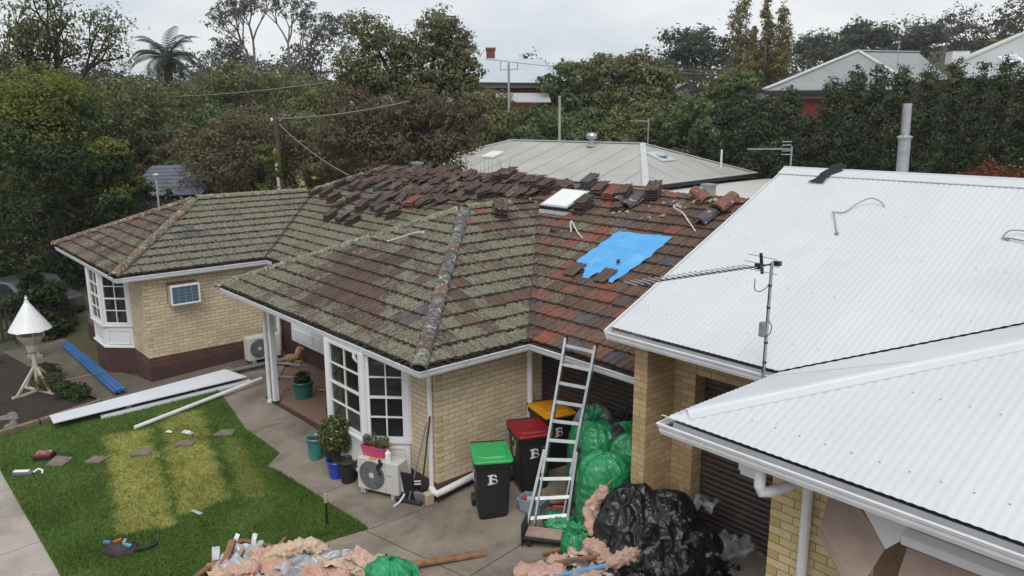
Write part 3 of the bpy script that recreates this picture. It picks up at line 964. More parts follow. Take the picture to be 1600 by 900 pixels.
# valley irons: narrow open channels between the wings and the main roof
def valley(a, c, w=.07):
    a = Vector(a); c = Vector(c); d = (c-a).normalized(); s = d.cross(Vector((0,0,1))).normalized(); z = s.cross(d)
    b = MB(); prof = [(-w,.028),(-w*.7,.012),(0,-.012),(w*.7,.012),(w,.028)]
    vs = [p + s*x + z*(y+.035) for p in (a, c) for x, y in prof]
    b.add(vs, [(i, i+1, i+6, i+5) for i in range(4)])
    return b.build('valley_iron', VALLEY, TH_)
valley((.409,1.5965,RZ0), (-3.4755,5.481,RZ0+3.8845*TM), .062)
valley((-9.76,1.5965,RZ0), (-12.83,4.667,RZ0+3.07*TM), .05)
valley((-7.36,1.5965,RZ0), (-3.4755,5.481,RZ0+3.8845*TM))
# ridge and hip tiles
APX = (-3.4755, 3.31, RZ0+3.8845*TM)
ridge_run((.409+.02,-.5745-.02,RZ0+.01), APX, roofs['G'], lambda i, r: {1:.3, 5:.62, 9:.5}.get(i, .97 if r.random() < .7 else .92), lambda i, r: .55 if i == 0 else .22+.2*r.random(), 3)
ridge_run((-7.36,-.5745,RZ0-.04), APX, roofs['F'], lambda i, r: .1+.3*r.random(), lambda i, r: .45+.4*r.random(), 4, lift=.022)
ridge_run(APX, (-3.4755,4.9,APX[2]), roofs['G'], lambda i, r: .3, lambda i, r: .7, 5)
ridge_run((-9.74,-2.07,RZ0+.01), (-12.83,1.02,RZ0+3.07*TM), roofs['LR'], lambda i, r: .45+.25*r.random(), lambda i, r: .30+.2*r.random(), 6)
ridge_run((-15.9,-2.05,RZ0+.01), (-12.83,1.02,RZ0+3.07*TM), roofs['LF'], lambda i, r: .5+.15*r.random(), lambda i, r: .35, 7)
ridge_run((-12.83,1.02,RZ0+3.07*TM), (-12.83,4.6,RZ0+3.07*TM), roofs['LR'], lambda i, r: .3+.2*r.random(), lambda i, r: .8, 8)
ridge_run((-12.83,4.667,RZ0+3.07*TM), (-11.2,6.3,RZ0+4.7*TM), roofs['ML'], lambda i, r: .3+.2*r.random(), lambda i, r: .6, 9, skip=lambda i: i in (4,))
# bare battens where the ridge has been stripped
for k, (x0, x1) in enumerate(((-6.6,-4.9),(-2.2,-.6))):
    for dy in (-.06, .08):
        b = MB(); b.bar((x0,6.3+dy,RZ0+4.7*TM+.03), (x1,6.3+dy*1.3,RZ0+4.7*TM+.035), .05, .03)
        b.build('batten', PALE_TIMBER, roofs['MR'])

# walls: mortar body with bricks on the faces in view
def wall_box(x0, y0, x1, y1, z0, z1, m, name='wall', inset=.003):
    b = MB(); b.box((x0+inset, y0+inset, z0), (x1-inset, y1-inset, z1))
    return b.build(name, m, TH_)
# lounge wing: x -3.4..0, y 0..; window bay in the front
wG = wall_box(-.24, .0, 0, 2.3, -.02, 2.02, MORTAR)
wFr = wall_box(-.77, .0, -.24, .24, -.02, 2.02, MORTAR)
wFl = wall_box(-3.4, .0, -3.03, .24, -.3, 2.02, MORTAR)
brick_face('T', wG, (0, 0), PI/2, 2.3, 0, 2.05, CREAM, parity=1)
brick_face('T', wG, (-.77, 0), 0, .77, 0, 2.05, CREAM, parity=0, quoin=False)
brick_face('T', wFl, (-3.4, 0), 0, .37, -.172, 2.05, CREAM)
def plinth(x0, y0, x1, y1, z1=-.004, zb=-1.0, m=RENDERB, name='plinth'):
    b = MB(); b.box((x0, y0, zb), (x1, y1, z1)); return b.build(name, m, TH_)
plinth(-.77, -.012, .012, 2.3, -.09)
pw = plinth(-.76, -.0, .0, 2.3, -.004, -.1, DARKMORTAR, 'plinth_course')
brick_face('T', pw, (.006, -.006), PI/2, 2.3, -.086, 0, DARKB)
brick_face('T', pw, (-.77, -.006), 0, .77, -.086, 0, DARKB)
# bedroom wing: end wall faces +x at x=-10.02
wL = wall_box(-10.26, -1.41, -10.02, 2.1, -.02, 2.02, MORTAR)
wLf = wall_box(-11.2, -1.41, -10.26, -1.17, -.02, 2.02, MORTAR)
brick_face('T', wL, (-10.02, -1.41), PI/2, 3.5, 0, 2.05, YELLOWB if False else CREAM, parity=0, openings=[(.55,1.25,1.27,1.77)])
brick_face('T', wLf, (-11.2, -1.41), 0, 1.18, 0, 2.05, CREAM, parity=1)
plinth(-16, -1.422, -10.008, 2.1, -.26)
pw2 = plinth(-15.9, -1.41, -10.02, 2.1, -.004, -.27, DARKMORTAR, 'plinth_course')
brick_face('T', pw2, (-10.014, -1.416), PI/2, 3.5, -.258, 0, DARKB)
brick_face('T', pw2, (-11.2, -1.416), 0, 1.186, -.258, 0, DARKB)
wall_box(-15.9, -1.35, -11.2, -1.2, -.3, 2.02, MORTAR)
wall_box(-15.9, -1.2, -15.6, 10.6, -1, 2.02, MORTAR)
wall_box(-15.6, 10.3, 2.9, 10.6, -1, 2.02, MORTAR)
# recessed main wall behind the verandah
wM = wall_box(-10.0, 2.0, -3.4, 2.24, -.6, 2.02, RENDERB)
wall_box(-3.64, .0, -3.4, 2.2, -.6, 2.02, MORTAR)
b = MB(); b.box((-9.25,1.93,.0), (-6.2,1.998,.46)); b.box((-9.25,1.96,.46), (-6.2,1.999,2.0)); b.build('window_panel', WHITE, TH_, bevel=.006)
b = MB(); b.box((-9.1,1.905,.10), (-8.0,1.929,.36)); b.box((-7.85,1.905,.10), (-6.4,1.929,.36)); b.build('panel_moulding', WHITE, TH_, bevel=.006)
# roller door of the garage
def roller(parent, x0, x1, y, z0, z1, m, slat=.082, name='roller_door'):
    d = MB(); d.box((x0, y+.02, z0), (x1, y+.04, z1)); door = d.build(name, m, parent)
    prof = [(0,.012),(.012,-.004),(.034,-.012),(.056,-.012),(.074,-.002),(.082,.012)]
    sm = MB(); vs = []; fs = []
    for x in (x0+.01, x1-.01):
        for z, y_ in prof: vs.append((x, y_, z))
    for i in range(5): fs.append((i, i+6, i+7, i+1))
    me = sm.add(vs, fs).mesh('slat', m)
    for k in range(int((z1-z0)/slat)):
        o = link('slat', me, door); o.location = (0, y, z0+k*slat)
    return door
ROLLER = mat('brown_roller_door', (.050,.036,.032), (.040,.029,.026), 2, .55, obj=False, dirt=(.075,.058,.05), dscale=3)
roller(TH_, .0, 2.93, 2.27, -.1, 2.05, ROLLER)
# soffits
SOFFIT = mat('soffit_board', (.46,.45,.43), (.40,.39,.37), 3, .7)
b = MB()
b.box((-7.3,-.47,2.0), (.30,2.3,2.015)); b.box((-10.02,1.72,2.001), (-7.3,2.3,2.016)); b.box((-15.8,-1.95,2.0), (-9.87,2.4,2.014)); b.box((.30,1.70,2.001), (2.9,2.4,2.017))
b.build('soffit', SOFFIT, TH_)
b = MB()
for (ax, ay, bx, by) in ((-7.3,-.455,.29,-.455),(.29,-.455,.29,1.715),(.29,1.715,2.92,1.715),(-15.8,-1.93,-9.88,-1.93),(-9.88,-1.93,-9.88,1.72),(-9.88,1.72,-7.36,1.72)):
    b.bar((ax,ay,2.045), (bx,by,2.045), .018, .15)
b.build('fascia', WHITE, TH_)
gutter_geo([(-7.36,-.30,EZ-.02),(-7.36,-.5745,EZ),(.409,-.5745,EZ),(.409,1.5965,EZ),(2.915,1.5965,EZ)][1:]).build('gutter', GUTTER, TH_, fix=True)
gutter_geo([(-15.9,-2.05,EZ),(-9.76,-2.05,EZ),(-9.76,1.5965,EZ),(-9.45,1.5965,EZ)]).build('gutter', GUTTER, TH_)
# bay windows: two facets in view plus the far splay
def bay(x0, x1, y0, d, zb, zs, zt, fcols):
    """bay on the wall y=y0 between x0 (far) and x1 (near the corner), standing out d"""
    pts = [(x0, y0), (x0+d, y0-d), (x1-d, y0-d), (x1, y0)]
    t = MB()
    outer = [Vector((p_[0], p_[1], 0)) for p_ in pts]
    b = MB(); b.prism([(x, y, zb) for x, y in pts] , (0,0,zs-zb)); b.build('bay_base', WHITE, TH_, bevel=.004)
    k = .055
    for zz, hh, kk in ((zs+.002, .05, .06), (zb-.012, .045, .045)):
        e = [(x0-kk, y0), (x0+d-kk*.4, y0-d-kk), (x1-d+kk*.4, y0-d-kk), (x1+kk*.9, y0)]
        b = MB(); b.prism([(x, y, zz) for x, y in e], (0,0,hh)); b.build('bay_sill', WHITE, TH_, bevel=.006)
    zz0 = zs+.055
    for i, (a, c) in enumerate(zip(pts[:-1], pts[1:])):
        A = Vector(a); Cc = Vector(c); dr = (Cc-A).normalized(); l = (Cc-A).length
        a2 = A + dr*.05; c2 = Cc - dr*.05
        window(TH_, a2, c2, zz0, zt, 2, 4, sash=2)
        # moulded panel below the sill
        n2 = Vector((dr.y, -dr.x))
        R = Matrix(((dr.x, dr.y, 0), (-n2.x, -n2.y, 0), (0,0,1))).transposed()
        m_ = (A+Cc)/2 + n2*.006
        hw = l/2-.10
        b = MB()
        zc = (zb+zs)/2; hh = (zs-zb)/2-.09
        for s_ in (-1, 1):
            b.obox((m_.x+dr.x*hw*s_, m_.y+dr.y*hw*s_, zc), (.016, .012, hh+.016), R)
            b.obox((m_.x, m_.y, zc+hh*s_), (hw-.017, .0115, .016), R)
        b.build('panel_moulding', WHITE, TH_, bevel=.003)
    for p_ in pts:
        b = MB(); b.lathe((p_[0], p_[1], zz0), [(.06,0),(.06,zt-zz0)], 8); b.build('corner_post', WHITE, TH_)
    b = MB(); b.prism([(x, y, zt) for x, y in pts], (0,0,2.0-zt)); b.build('bay_head', WHITE, TH_)
bay(-3.02, -.77, 0, .53, -.16, .44, 1.99, 2)
bay(-13.3, -11.2, -1.41, .53, 0.02, .56, 1.97, 2)
plinth(-3.0, -.45, -.80, .0, -.17)
b = MB(); b.prism([(-13.3,-1.41,-1.0),(-12.77,-1.94,-1.0),(-11.73,-1.94,-1.0),(-11.2,-1.41,-1.0)], (0,0,.995)); b.build('plinth', RENDERB, TH_)
pb = MB(); pb.prism([(-13.29,-1.41,-.09),(-12.77,-1.93,-.09),(-11.735,-1.93,-.09),(-11.21,-1.41,-.09)], (0,0,.095)); pbo = pb.build('plinth_course', DARKMORTAR, TH_)
brick_face('T', pbo, (-11.735+.004,-1.946), PI/4, .74, -.086, 0, DARKB)
brick_face('T', pbo, (-12.77,-1.946), 0, 1.03, -.086, 0, DARKB)
# curtains behind the bedroom bay, blinds behind the lounge bay
CURT = mat('lace_curtain', (.50,.45,.36), (.38,.34,.27), 9, .9)
def curtain(a, c, z0, z1, s0, s1, swag=.0):
    A = Vector((*a,0)); d = Vector((*c,0))-A; l = d.length; d.normalize(); n = Vector((-d.y, d.x, 0))
    b = MB()
    def fn(u, v):
        s = l*(s0+(s1-s0)*u); pull = swag*math.sin(PI*min(1,(1-v)*1.25))*(u if s0 > .4 else 1-u)
        s += pull*(1 if s0 > .4 else -1)
        return A + d*s + n*(.10+.018*math.sin(u*38)) + Vector((0,0,z0+(z1-z0)*v))
    b.grid(fn, 40, 12); return b.build('curtain', CURT, TH_, smooth=True, fix=False)
curtain((-11.73,-1.94), (-11.2,-1.41), .62, 1.95, .55, .98, .10)
curtain((-11.73,-1.94), (-11.2,-1.41), .62, 1.95, .02, .22, .0)
curtain((-12.77,-1.94), (-11.73,-1.94), .62, 1.95, .80, .99, .06)
BLIND = mat('grey_blind', (.16,.16,.165), (.13,.13,.135), 4, .6)
b = MB(); A_ = Vector((-1.30,-.53,0)); d_ = Vector((.7071,.7071,0)); n_ = Vector((-.7071,.7071,0))
R_ = Matrix((d_, n_, Vector((0,0,1)))).transposed() @ Matrix.Rotation(.6, 3, 'X')
for k in range(36):
    b.obox(A_ + d_*.375 + n_*.10 + Vector((0,0,.56+.038*k)), (.30,.017,.0015), R_)
kind(b.build('blind_slat', BLIND, TH_), 'stuff')
flush_bricks('T')
# downpipes
gz0 = ground_z(-.02, -.2)
downpipe(TH_, [(-.10,-.05,2.0),(-.10,-.05,gz0+.02)], .04)
b = MB(); b.tube([(-.10,-.06,gz0+.22),(-.02,-.075,gz0+.20),(.06,-.06,gz0+.18),(.07,.10,gz0+.20),(.075,.95,gz0+.30)], .055, 10); b.build('stormwater_pipe', PVC, TH_)
downpipe(TH_, [(.06,1.93,2.0),(.06,1.93,-.05)], .055)
b = MB(); b.tube([(-1.55,-.52,2.02),(-1.55,-.53,1.86),(-1.52,-.50,1.80),(-1.2,-.28,1.80),(-.95,-.12,1.83)], .04, 10); b.build('offset_pipe', PVC, TH_)
downpipe(TH_, [(-9.86,1.86,2.0),(-9.86,1.86,-.42)], .05)
# verandah post and its downpipe
px, py = -6.32, .05
zp = ground_z(px, py)
b = MB(); b.box((px+.04,py-.02,zp+.06), (px+.15,py+.09,2.0)); b.build('verandah_post', WHITE, TH_, bevel=.006)
b = MB(); b.box((px+.03,py-.03,zp-.05), (px+.16,py+.10,zp+.06)); b.build('post_stirrup', DARKMET, TH_)
downpipe(TH_, [(px-.03,py-.05,2.0),(px-.03,py-.05,zp+.02)], .045, straps=(zp+1.1,))
b = MB(); b.lathe((px-.03,py-.05,zp), [(.05,0),(.06,.01),(.06,.06),(.047,.09)], 12); b.build('downpipe_shoe', PVC, TH_)
b = MB(); b.tube([(-7.0,-.30,1.97),(-7.0,-.30,1.80)], .045, 10); b.tube([(-7.0,-.30,1.84),(-6.5,-.1,1.83)], .03, 8); b.build('offset_pipe', PVC, TH_)
# verandah floor of brown pavers
vf = MB(); poly = [(-6.75,.06),(-3.42,.06),(-3.42,1.35),(-7.2,1.35)]
vf.prism([(x, y, ground_z(x, y)-.1) for x, y in poly], (0,0,.115)); vfo = vf.build('verandah_floor', DARKMORTAR, TH_)
pv = MB(); tint = []
for j in range(11):
    for i in range(36):
        x = -7.1+i*.104+(.052 if j % 2 else 0); y = .18+j*.106
        if not (inpoly(x, y, poly) and inpoly(x+.1, y, poly)): continue
        z = ground_z(x, y)+.018+random.uniform(-.002,.002)
        pv.box((x, y, z-.03), (x+.095, y+.097, z)); tint += [random.random()]*8
me = pv.mesh('paver', PAVER); at_ = me.attributes.new('tint','FLOAT','POINT'); at_.data.foreach_set('value', tint)
kind(link('paver', me, vfo), 'stuff')
be = MB(); be.prism([(-6.75,.05,ground_z(-6.7,.1)-.08),(-3.42,.05,ground_z(-3.4,.1)-.08),(-3.42,.17,ground_z(-3.4,.1)-.08),(-6.75,.17,ground_z(-6.7,.1)-.08)], (0,0,.10)); be.build('verandah_edge', RENDERB, TH_)
# small grey vent on the ridge
b = MB(); b.box((-10.25,6.55,3.9), (-10.05,6.75,4.36)); b.box((-10.29,6.51,4.36), (-10.01,6.79,4.42)); b.build('roof_vent', GALV, TH_)
# room air conditioner through the end wall
ACG = mat('ac_case_grey', (.42,.43,.43), (.36,.37,.37), 5, .55)
ACF = mat('ac_grille_blue', (.10,.17,.22), (.08,.14,.19), 9, .5)
wa = thing('window_air_conditioner', 'boxy grey air conditioner with blue grille set in the cream brick end wall', 'air conditioner', (-9.9,-.5,1.27))
b = MB(); b.box((-.13,-.34,.01), (.12,.34,.49)); b.build('case', ACG, wa, bevel=.008)
b = MB(); b.box((.121,-.35,0), (.16,-.31,.50)); b.box((.121,.31,0), (.16,.35,.50)); b.box((.121,-.31,0), (.159,.31,.04)); b.box((.121,-.31,.45), (.159,.31,.50)); b.build('front_frame', WHITE, wa, bevel=.004)
b = MB(); b.box((.121,-.31,.04), (.135,.31,.45)); gr_ = b.build('grille', ACF, wa)
for k in range(14):
    b = MB(); b.box((.135,-.305,.052+k*.028), (.143,.305,.064+k*.028)); b.build('louvre', ACF, gr_)
PALEB = mat('pale_grille_bar', (.34,.40,.43), (.28,.34,.37), 9, .5)
for k in range(3):
    b = MB(); b.box((.1445,-.160+k*.155,.045), (.150,-.152+k*.155,.445)); b.build('grille_bar', PALEB, gr_)
for k in range(4):
    b = MB(); b.box((.144,-.304,.122+k*.08), (.149,.304,.128+k*.08)); b.build('grille_bar', PALEB, gr_)
b = MB(); b.box((-.13,-.345,.492), (.13,.345,.512)); b.build('top_cover', mat('rusty_cover', (.16,.10,.07), (.11,.07,.05), 6, .8), wa)
# ------------------------------------------------------------------ the white-roofed unit next door
WH = thing('white_roofed_house', 'attached brick unit with newly laid white corrugated steel roof and brown roller door', 'house')
WZ = 2.91; WP = rad(24.76); WM = math.tan(WP)
WX0, WY0, WX1, WY1 = 2.69, .955, 5.13, -1.06     # main eave start/line, wing eave line/front
WM2 = .358; WP2 = math.atan(WM2)      # the front wing is pitched lower
CP, CDP = .076, .0030
def corr_sheets(cols, parent, name='roof_sheet', per=.762):
    """cols(s) -> (low point, high point) of the corrugation at s; sheets of .762 m cover"""
    s0, s1, fn, nrm = cols
    ns = 6
    k0 = math.floor(s0/per); k1 = math.ceil(s1/per)
    for k in range(k0, k1):
        a, c = max(s0, k*per), min(s1, (k+1)*per+.03)
        if c-a < .02: continue
        n = max(2, int((c-a)/(CP/ns)))
        b = MB(); vs = []; fs = []
        lift = .0015 if k % 2 else 0
        segs = 5
        rows = []
        for i in range(n+1):
            s = a+(c-a)*i/n
            lo, hi = fn(s)
            w = math.cos(2*PI*s/CP)*CDP + lift
            for j in range(segs+1):
                p_ = Vector(lo).lerp(Vector(hi), j/segs) + nrm*w
                vs.append(p_)
        for i in range(n):
            for j in range(segs):
                o = i*(segs+1)+j
                fs.append((o, o+segs+1, o+segs+2, o+1))
        b.add(vs, fs)
        b.build(name, WHITE_METAL, parent, smooth=True, fix=False)
def zmain(y): return WZ+.035+(y-WY0)*WM
nm = Vector((0,-math.sin(WP),math.cos(WP)))
RY = 5.21
def fmain(x):
    y0 = WY0+.062 if x <= WX1+.05 else WY0+(x-WX1)*WM2/WM+.03
    return (x, y0, zmain(y0)), (x, RY, zmain(RY))
corr_sheets((WX0, 9.0, fmain, nm), WH)
def zfront(y): return WZ+.035+(y-WY1)*WM2
def ffront(x):
    y1 = WY1+(x-WX1) if x < 9.13 else WY1+(13.13-x)
    y0 = WY1+.062
    return (x, y0, zfront(y0)), (x, max(y1, y0+.01), zfront(max(y1, y0+.01)))
nf = Vector((0,-math.sin(WP2),math.cos(WP2)))
corr_sheets((WX1, 13.1, ffront, nf), WH)
nl = Vector((-math.sin(WP2),0,math.cos(WP2)))
def zleft(x): return WZ+.035+(x-WX1)*WM2
def fleft(y):
    x0 = WX1+.062 if y < WY0 else WX1+(y-WY0)*WM/WM2+.05
    x1 = min(WX1+(y-WY1), 9.13)
    return (x0, y, zleft(x0)), (max(x1, x0+.01), y, zleft(max(x1, x0+.01)))
corr_sheets((WY1, 4.0, fleft, nl), WH)
# hip and ridge cappings, valley, barge
def capping(a, c, w=.15, roll=.028, drop=.065, parent=WH, name='roof_capping', m=WHITE_METAL, teeth=False):
    a = Vector(a); c = Vector(c); d = (c-a).normalized(); s = d.cross(Vector((0,0,1))).normalized(); z = s.cross(d)
    prof = [(-w,-drop-.012),(-w,-drop),(-.045,-.004)] + [(roll*1.25*math.sin(t), roll*(1-math.cos(t))*.5+.004+roll*.55*math.cos(t)) for t in np.linspace(-PI/2, PI/2, 7)] + [(.045,-.004),(w,-drop),(w,-drop-.012)]
    b = MB(); n = len(prof)
    vs = [p + s*x + z*y for p in (a, c) for x, y in prof]
    b.add(vs, [(i, i+1, n+i+1, n+i) for i in range(n-1)])
    return b.build(name, m, parent)
capping((2.66,RY,zmain(RY)+.015), (13.0,RY,zmain(RY)+.015), .20, drop=.085)
t = 3.9
capping((WX1+.20,WY1+.20,WZ+.035+.20*WM2+.012), (WX1+t,WY1+t,WZ+.035+t*WM2+.012), .125, roll=.022, drop=.030)
b = MB(); b.add([(WX1-.02,WY0-.05,WZ+.02),(WX1+.03,WY0-.02,WZ+.02),(WX1+3.82,WY0+2.92,WZ+3.8*WM2+.0),(WX1+3.74,WY0+2.98,WZ+3.8*WM2+.0)], [(0,1,2,3)]); b.build('valley_gutter', GALV, WH)
b = MB(); b.bar((WX0-.02,WY0-.03,zmain(WY0)-.075), (WX0-.02,RY,zmain(RY)-.075), .02, .15, up=nm); b.build('barge_board', WHITE, WH)
# screws, in rows across the sheets
SCREW = mat('roof_screw', (.36,.38,.40), (.30,.31,.33), 9, .5, .3)
b = MB()
for (row, x0, x1) in ((.35,5.9,9.0),(1.25,6.9,9.0)):
    x = x0
    while x < x1:
        y = WY1+row
        p_ = Vector((round(x/CP)*CP, y, zfront(y))) + nf*(CDP+.001)
        b.lathe(p_, [(.009,0),(.007,.006)], 6); x += .228
for row in (.5, 1.4, 2.3, 3.2):
    x = 3.0
    while x < 9:
        y = WY0+row
        if y > WY0+(x-WX1)*WM2/WM+.1:
            b.lathe(Vector((round(x/CP)*CP, y, zmain(y))) + nm*(CDP+.001), [(.008,0),(.006,.006)], 6)
        x += .304
kind(b.build('screw', SCREW, WH), 'stuff')
# gutters
gutter_geo([(WX0-.04,WY0,WZ),(WX1-.001,WY0,WZ)]).build('gutter', GUTTER, WH)
gutter_geo([(WX1,WY0+.02,WZ),(WX1,WY1,WZ),(13.2,WY1,WZ)][::1]).build('gutter', GUTTER, WH)
# dark under-edge of the sheets above the gutters
b = MB()
b.bar((WX0,WY0+.13,WZ-.085), (WX1+.1,WY0+.13,WZ-.085), .02, .11); b.bar((WX1+.13,WY0+.1,WZ-.085), (WX1+.13,WY1+.14,WZ-.085), .02, .11); b.bar((WX1+.13,WY1+.13,WZ-.085), (13.2,WY1+.13,WZ-.085), .02, .11)
b.build('fascia', WHITE, WH)
b = MB(); b.box((WX0+.02,WY0+.115,WZ-.12), (WX1+.5,2.3,WZ-.105)); b.box((WX1+.116,WY1+.115,WZ-.121), (13,0.2,WZ-.106)); b.box((WX1+.117,.2,WZ-.1215), (6.2,2.3,WZ-.1065)); b.build('soffit', SOFFIT, WH)
GUTTER_SHADE = mat('gutter_shade', (.07,.065,.055), (.05,.045,.04), 8, 1.0, obj=False)  # dark strip in the gutters: painted shade of the gap under the sheets
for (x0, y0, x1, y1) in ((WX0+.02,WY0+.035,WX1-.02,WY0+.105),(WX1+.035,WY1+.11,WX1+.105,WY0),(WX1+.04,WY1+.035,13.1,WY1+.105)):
    b = MB(); b.box((x0,y0,WZ-.106), (x1,y1,WZ-.05)); b.build('gutter_shade', GUTTER_SHADE, WH)
# walls
def wall2(x0, y0, x1, y1, z0, z1, m=MORTAR, name='wall', inset=.003):
    b = MB(); b.box((x0+inset, y0+inset, z0), (x1-inset, y1-inset, z1)); return b.build(name, m, WH)
zc0 = 2.585 - 33*.086
wP = wall2(2.93, 1.233, 3.16, 9.0, -.4, 2.79)
brick_face('W', wP, (2.93, 1.233), 0, .23, zc0, 2.80, CREAM2, parity=0, quoin=False)
brick_face('W', wP, (3.16, 1.233), PI/2, .60, zc0, 2.80, CREAM2, parity=1, quoin=False)
wI = wall2(3.15, 1.828, 3.515, 2.06, -.4, 2.79)
brick_face('W', wI, (3.16, 1.828), 0, .355, zc0, 2.80, CREAM2, parity=1, quoin=False)
brick_face('W', wI, (3.515, 1.828), PI/2, .23, zc0, 2.80, CREAM2, parity=0, quoin=False)
wT = wall2(3.515, 1.828, 5.92, 2.06, 2.327, 2.79)
brick_face('W', wT, (3.52, 1.828), 0, 2.4, 2.327, 2.80, CREAM2, parity=0, quoin=False)
b = MB(); b.box((3.515, 1.85, 2.318), (5.92, 2.05, 2.326)); b.build('lintel', GALV, WH)
ROLLER2 = mat('chocolate_roller_door', (.060,.040,.035), (.050,.033,.029), 2, .5, obj=False, dirt=(.085,.065,.055), dscale=3)
roller(WH, 3.52, 5.93, 2.05, -.05, 2.318, ROLLER2)
wQ = wall2(5.924, -.262, 6.155, 2.06, -.5, 2.79)
wF = wall2(5.93, -.2835, 13.0, -.06, -.5, 2.79)
zq0 = 2.074 - 28*.086
brick_face('W', wF, (5.924, -.2835), 0, 3.6, zq0, 2.79, YELLOWB, parity=1, openings=[(1.02,2.9,.95,2.52)])
b = MB(); b.box((13.0-.2,-.0,-.5), (13.0,9,2.79)); b.box((3.2,8.8,-.5), (13,9.0,2.79)); b.build('wall', MORTAR, WH)
b = MB(); b.add([(2.95,9.5,WZ),(13.1,9.5,WZ),(13.1,RY,zmain(RY)+.02),(2.69,RY,zmain(RY)+.02)], [(0,1,2,3)]); b.build('rear_roof_sheet', WHITE_METAL, WH)
flush_bricks('W', 300)
wn_ = window(WH, (6.96,-.20), (8.8,-.20), .95, 2.50, 3, 2, fr=.07, depth=.09)
# awning: fabric drop with its roll box
FAB = mat('beige_awning_canvas', (.36,.27,.22), (.30,.225,.185), 7, .85, bump=.15, bscale=200, dirt=(.24,.18,.15), dscale=2.5, dlo=.5, dhi=.8)
b = MB()
q0 = [Vector((6.63,-.40,2.56)), Vector((6.83,-.45,2.49)), Vector((7.13,-.56,2.30)), Vector((7.02,-.80,1.90)), Vector((6.58,-.60,2.24)), Vector((6.55,-.42,2.50))]
b.prism(q0, Vector((0,.012,.006)))
b.build('awning_canvas', FAB, WH)
b = MB(); b.bar(q0[4]+Vector((0,-.012,0)), q0[3]+Vector((0,-.012,0)), .05, .022); b.build('awning_hem', FAB, WH)
b = MB(); b.prism([(6.84,-.44,2.52),(7.25,-.44,2.50),(7.21,-.52,2.37),(7.13,-.57,2.285)], (0,.014,.01)); b.build('awning_flashing', WHITE, WH)
b = MB()
prof = [(0,0),(-.13,-.02),(-.19,-.07),(-.20,-.14),(-.17,-.16),(0,-.16)]
b.prism([(7.22, -.33+y, 2.50+z) for y, z in prof], (2.6,0,0)); b.build('awning_box', WHITE, WH, bevel=.006)
b = MB(); b.prism([(7.27,-.50,2.34),(7.27,-.515,2.34),(7.27,-1.0,1.5),(7.27,-.985,1.5)], (2.4,0,0)); b.build('awning_canvas', FAB, WH)
# downpipes of the unit
downpipe(WH, [(6.32,-.345,2.80),(6.32,-.345,-.3)], .048, straps=(2.07,))
b = MB(); b.tube([(6.17,-.93,2.80),(6.17,-.93,2.60),(6.185,-.91,2.545),(6.22,-.85,2.54),(6.30,-.70,2.565),(6.34,-.44,2.62)], .05, 12); b.build('offset_pipe', PVC, WH)
b = MB(); b.box((5.62,-.36,2.33), (5.80,-.22,2.70)); b.box((5.585,-.34,2.36), (5.615,-.24,2.70)); b.build('meter_box', WHITE, WH, bevel=.01)
# flue behind the ridge
fl = MB(); fl.tube([(4.23,6.0,3.9),(4.20,6.0,5.42)], .088, 16); o_ = fl.build('flue_pipe', GALV, WH, smooth=False)
fl = MB(); fl.lathe((4.20,6.0,5.40), [(.10,0),(.115,.015),(.115,.03),(.072,.05)], 16); fl.build('flue_collar', ALU, o_)
fl = MB(); fl.tube([(4.20,6.0,5.43),(4.185,6.0,5.93)], .066, 16); fl.build('flue_top', ALU, o_)
# cables left lying on the new roof
def lay_pts(pts, lift=.02):
    return [Vector((x, y, zmain(y)+CDP+l)) for x, y, l in pts]
CABLE = mat('grey_cable', (.25,.26,.27), (.20,.21,.22), 9, .5)
def smooth_pts(P, n=6):
    out = []
    for i in range(len(P)-1):
        p0 = P[max(i-1,0)]; p1 = P[i]; p2 = P[i+1]; p3 = P[min(i+2,len(P)-1)]
        for k in range(n):
            t = k/n
            out.append(.5*((2*p1)+(-p0+p2)*t+(2*p0-5*p1+4*p2-p3)*t*t+(-p0+3*p1-3*p2+p3)*t**3))
    out.append(P[-1]); return out
b = MB(); b.tube(smooth_pts(lay_pts([(4.43,3.60,.01),(4.20,3.95,.05),(4.12,4.06,.03),(4.27,4.10,.02),(4.36,4.25,.06),(4.50,4.35,.10),(4.64,4.36,.06),(4.72,4.33,.01)])), .008, 6)
b.lathe(lay_pts([(4.43,3.60,.0)])[0], [(.028,0),(.028,.025),(.015,.04)], 8)
tag(b.build('roof_cable', CABLE), 'thin grey cable arched over the white roof below its ridge, end in a black boot', 'cable')
b = MB(); b.tube(smooth_pts(lay_pts([(6.75,3.95,.02),(6.54,4.0,.05),(6.40,3.93,.08),(6.35,3.87,.02),(6.45,3.86,.03),(6.75,3.80,.03)])), .009, 6)
b.lathe(lay_pts([(6.40,3.87,.0)])[0], [(.022,0),(.022,.03)], 8)
tag(b.build('roof_cable', CABLE), 'double loop of grey cable on the white roof, away from the antenna', 'cable')
# dark cloth thrown over the ridge
CLOTH = mat('black_cloth', (.012,.013,.018), (.02,.021,.028), 6, .9)
b = MB()
def cl_(u, v):
    y = 4.80 + u*.62; x = 3.30 + .22*v + .16*u + .035*math.sin(9*u+2*v)
    if y > RY:
        z = zmain(RY)+.085-(y-RY)*.5
    else: z = zmain(y)+.03
    return (x + .10*u*u, y, z + .03*abs(nz(u*6, v*5, 1)) + .05*math.sin(PI*v)*u)
b.grid(cl_, 18, 10)
tag(b.build('black_cloth', CLOTH, smooth=True), 'black cloth draped over the end of the white roof ridge', 'cloth')
